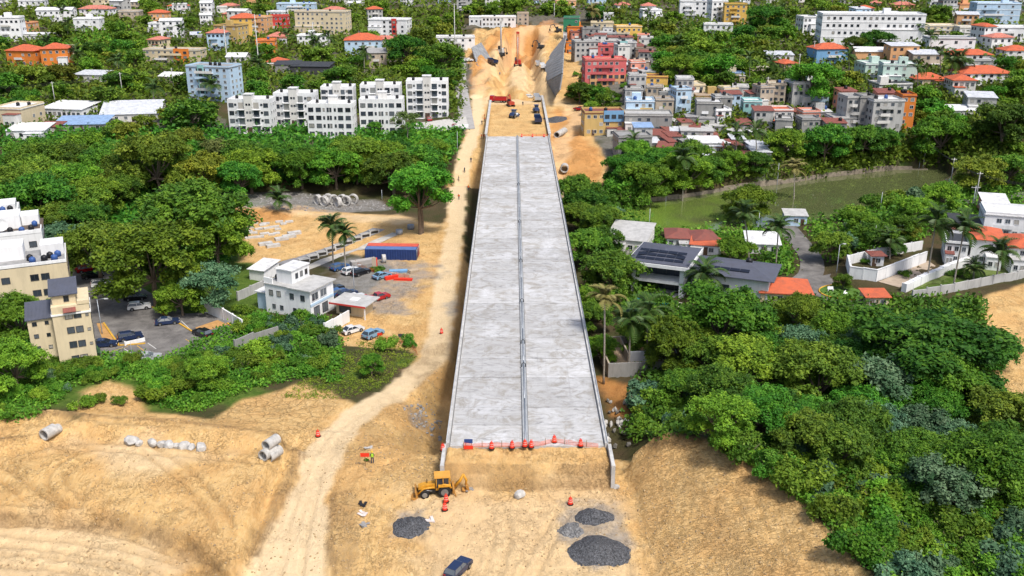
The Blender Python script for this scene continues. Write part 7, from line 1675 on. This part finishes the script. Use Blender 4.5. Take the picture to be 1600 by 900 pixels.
def truck(px, py, rz, col, label, s=1.1):
    p = gp(px, py); t = thing('dump_truck', label, 'truck', p, rz, None, (s, s, s)); b = CP_[col]
    m = MB(); m.box(-1.1, 1.1, 1.6, 3.2, .7, 2.5, taper=.08); m.build('cab', b, t); m = MB(); m.box(-.95, .95, 3.13, 3.2, 1.6, 2.3); m.build('windscreen', glassmat(), t); m = MB(); m.box(-.6, .6, -3, 3, .55, .8); m.build('chassis', BLK, t)
    m = MB(); m.box(-1.2, 1.2, -3.2, 1.4, .85, 1.0); m.box(-1.2, -1.1, -3.2, 1.4, 1.003, 2.1); m.box(1.1, 1.2, -3.2, 1.4, 1.003, 2.1); m.box(-1.09, 1.09, 1.3, 1.4, 1.003, 2.3); m.box(-1.09, 1.09, -3.2, -3.1, 1.003, 2.0); m.build('tipper_body', b, t)
    for x in (-.95, .95):
        for y in (2.3, -1.2, -2.3): wheel(t, x, y, .48, 1.45)
excavator(798, 166, .3, 'red', 'red excavator on the far approach fill'); excavator(845, 76, 1.2, 'dark', 'dark excavator on the far haul road by the grey wall'); excavator(783, 88, -.6, 'dark', 'dark excavator at the left cut of the far site'); excavator(872, 50, 1.8, 'dark', 'excavator beside the orange cut bank at the site head')
roller(803, 184, -.4, 'blue', 'blue road roller in the middle of the far approach'); roller(838, 176, .05, 'blue', 'road roller behind the blue truck on the right of the far approach')
truck(840, 192, .05, 'navy', 'dark blue truck at the right wall of the far approach'); truck(839, 158, .1, 'silver', 'grey truck beside the white car on the far approach'); truck(779, 160, 1.4, 'red', 'red truck at the left end of the far approach'); truck(841, 104, .1, 'silver', 'grey truck on the far haul road, left of two'); truck(848, 108, .1, 'white', 'white truck on the far haul road, right of two'); truck(770, 100, .5, 'navy', 'dark truck below the left cut of the far site')
def rig(px, py, top, label, col, w_=.9):
    p = gp(px, py); d = ray(*top); k = p.y / d.y; h = CAMZ + d.z * k - p.z; t = thing('drill_rig', label, 'drill rig', p); b = plain('rig_' + col, dict(red=(.50, .05, .03), white=(.6, .6, .58))[col], .5)
    for x in (-1.6, 1.6): m = MB(); m.prism([(-2.8, .3), (-2.4, 0), (2.4, 0), (2.8, .3), (2.6, 1), (-2.6, 1)], .45, M=T(x, 0, 0)); m.build('track', BLK, t)
    m = MB(); m.box(-1.7, 1.7, -2.2, 3.2, 1.1, 3.0, taper=.1); m.build('body', b, t); m = MB(); m.box(-1.7, -.4, -2.4, -.9, 3.005, 4.6, taper=.1); m.build('cab', glassmat(), t)
    m = MB(); q = w_ / 2; n = int(h / 1.2)
    for sx in (-q, q):
        for sy in (-q, q): m.tube([(sx, -2.4 + sy, 1), (sx * .8, -2.4 + sy * .8, h)], .1, 4)
    for i in range(n):
        z0, z1 = 1 + (h - 1) * i / n, 1 + (h - 1) * (i + 1) / n
        m.tube([(-q, -2.4 - q, z0), (q, -2.4 - q, z1)], .06, 4); m.tube([(q, -2.4 + q, z0), (-q, -2.4 + q, z1)], .06, 4); m.tube([(-q, -2.4 - q, z1), (-q, -2.4 + q, z0)], .06, 4); m.tube([(q, -2.4 - q, z0), (q, -2.4 + q, z1)], .06, 4)
    m.build('mast', b, t); m = MB(); m.tube([(0, -3.2, .0), (0, -3.2, h * .9)], .16, 6); m.build('drill_stem', STEEL, t); m = MB(); m.box(-.8, .8, -3.4, -1.8, h, h + 1); m.build('mast_head', b, t)
rig(809, 103, (809, 52), 'red drill rig with a tall mast in the far site', 'red', 1.3); rig(783, 85, (784, 33), 'pale crane with a tall thin mast in the far site', 'white', .7)
# grey retaining wall and shotcrete face of the far site
def face(label, toe, top, zs, mat, name='retaining_wall'):
    A = [gp(*a) for a in toe]; t = thing(name, label, 'wall', A[0])
    B_ = []
    for (x, y), a, h in zip(top, A, zs): B_.append(onz(x, y, a.z + h))
    N = len(A) - 1; K = 6
    for i in range(N):
        for j in range(K):
            q = [A[i].lerp(A[i + 1], j / K + .006), A[i].lerp(A[i + 1], (j + 1) / K - .006), B_[i].lerp(B_[i + 1], (j + 1) / K - .006), B_[i].lerp(B_[i + 1], j / K + .006)]; n = (q[1] - q[0]).cross(q[3] - q[0]).normalized() * .5
            m = MB(); m.add([u - A[0] for u in q] + [u - A[0] - n for u in q], [(0, 1, 2, 3), (7, 6, 5, 4), (0, 4, 5, 1), (1, 5, 6, 2), (2, 6, 7, 3), (3, 7, 4, 0)]); m.build('wall_panel', mat, t)
SHOT = plain('shotcrete', (.27, .28, .29), .9, 0, .4, .3)
face('big grey retaining wall on the right of the far site', [(869, 150), (856, 128), (852, 104), (862, 84), (878, 64)], [(876, 140), (880, 115), (881, 92), (882, 74), (886, 56)], [6, 9, 9, 7, 4], SHOT)
face('grey shotcrete slope on the left of the far site', [(748, 108), (768, 92)], [(737, 74), (752, 66)], [7, 7], SHOT)
# worn boards and rolls beside the containers
for i, (x, y, w_, d_, h_, rz, mat, la) in enumerate(((585, 420, 1.2, .5, 3.0, .2, ORG, 'upright orange formwork panel beside the containers'), (605, 428, 5, 1.0, .4, -.3, plain('board_grey', (.42, .40, .38), .9), 'stack of grey boards before the containers'), (622, 425, 4, 1.2, .5, .1, W('blue'), 'blue panel stack before the containers'), (612, 436, 3.0, .8, .8, .5, ORG, 'orange plastic barrier behind the light blue car'), (630, 438, 4, .8, .5, -.1, ORG, 'orange barrier lying at the yard edge'), (646, 425, 2.2, 1.4, .6, .6, plain('board_tan', (.45, .36, .26), .9), 'tan board pile right of the containers'), (568, 412, 6, 1.6, 1.0, .5, plain('board_grey', (.42, .40, .38), .9), 'grey stacked frames left of the containers'))):
    p = gp(x, y); t = thing('material_stack', la, 'material stack', p, rz); n = max(2, int(h_ / .2)) if h_ < 2 else 1
    for k in range(n): m = MB(); o_ = rp.uniform(-.12, .12); m.box(-w_ / 2 + o_, w_ / 2 + o_, -d_ / 2, d_ / 2, h_ * k / n, h_ * (k + .85) / n); m.build('board', mat, t)
    if n == 1: m = MB(); m.box(-w_ / 2 + .12, w_ / 2 - .12, -d_ / 2 - .05, -d_ / 2 - .003, .2, h_ - .2); m.build('rib_frame', W('tan'), t)
pipe(600, 410, 1.0, .8, .3, 0, 'pale cable drum beside the orange panel'); 
for i, (x, y) in enumerate(((642, 358), (624, 366))): m = MB(); m.tube([(0, 0, 0), (0, 0, 1.2), (0, 0, 1.25)], [.9, .9, .7], 14); o = m.build('drum', plain('drum_grey', (.30, .33, .38), .6)); o.location = gp(x, y); tag(o, ('dark blue drum at the foot of the tall tree', 'grey round tank left of the tall tree')[i], 'drum')
pipe(876, 212, 1.1, 9, 1.2, 0, 'long grey concrete pipe on the right haul road'); pipe(882, 268, 1.3, 3, 1.5, 0, 'dark pipe mouth in the orange bank right of the bridge')
# overhead wires of the town
def wires(pts, label):
    P = []
    for x, y, up in pts:
        p = gp(x, y); P.append(Vector((p.x, p.y, p.z + up)))
    t = thing('power_line', label, 'wires', P[0])
    for k in range(3):
        m = MB()
        for a, b in zip(P[:-1], P[1:]):
            o_ = Vector((.5 * k, 0, -.35 * k)); Q = []
            for i in range(11): f = i / 10; q = a.lerp(b, f) - P[0] + o_; q.z -= 4 * f * (1 - f) * (b - a).length * .02; Q.append(q)
            m.tube(Q, .045, 4, cap=False)
        m.build('wire', BLK, t)
    for p in P: m = MB(); q = p - P[0]; m.tube([(q.x + .5, q.y, q.z - 10), (q.x + .5, q.y, q.z + .4)], .14, 6); m.box(q.x - .3, q.x + 1.3, q.y - .05, q.y + .05, q.z - .1, q.z + .05); m.build('pole', CONC, t)
wires([(-30, 172, 9), (85, 166, 9), (190, 150, 9), (270, 142, 9)], 'power line on poles above the market hall at the left')
wires([(1195, 160, 9), (1245, 120, 9), (1268, 98, 9)], 'power line along the lane left of the big fresh green tree')
wires([(1440, 260, 9), (1481, 296, 9), (1520, 322, 9), (1620, 345, 9)], 'power line past the pond end to the right edge')
# bits of rubbish on the work floor
for i, (x, y, la) in enumerate(((566, 790, 'dark scrap left of the gravel heap'), (569, 803, 'pale torn sheet left of the gravel heap'), (566, 822, 'grey rag left of the gravel heap'), (672, 813, 'white scrap at the edge of the left gravel heap'), (578, 700, 'pale stones behind the red sign'), (730, 766, 'grey broken boards behind the backhoe'))):
    p = gp(x, y); m = MB(); r_ = random.Random(i)
    for k in range(4): m.box(-.5, .5, -.16, .16, 0, .05, M=T(r_.uniform(-.4, .4), r_.uniform(-.4, .4), .03 + .05 * k) @ RZ(r_.uniform(0, 3)) @ Matrix.Rotation(r_.uniform(-.25, .25), 4, 'Y'))
    o = m.build('debris', (BLK, WBD, CONCD, WBD, PALE, CONCD)[i]); o.location = p; tag(o, la, 'debris')
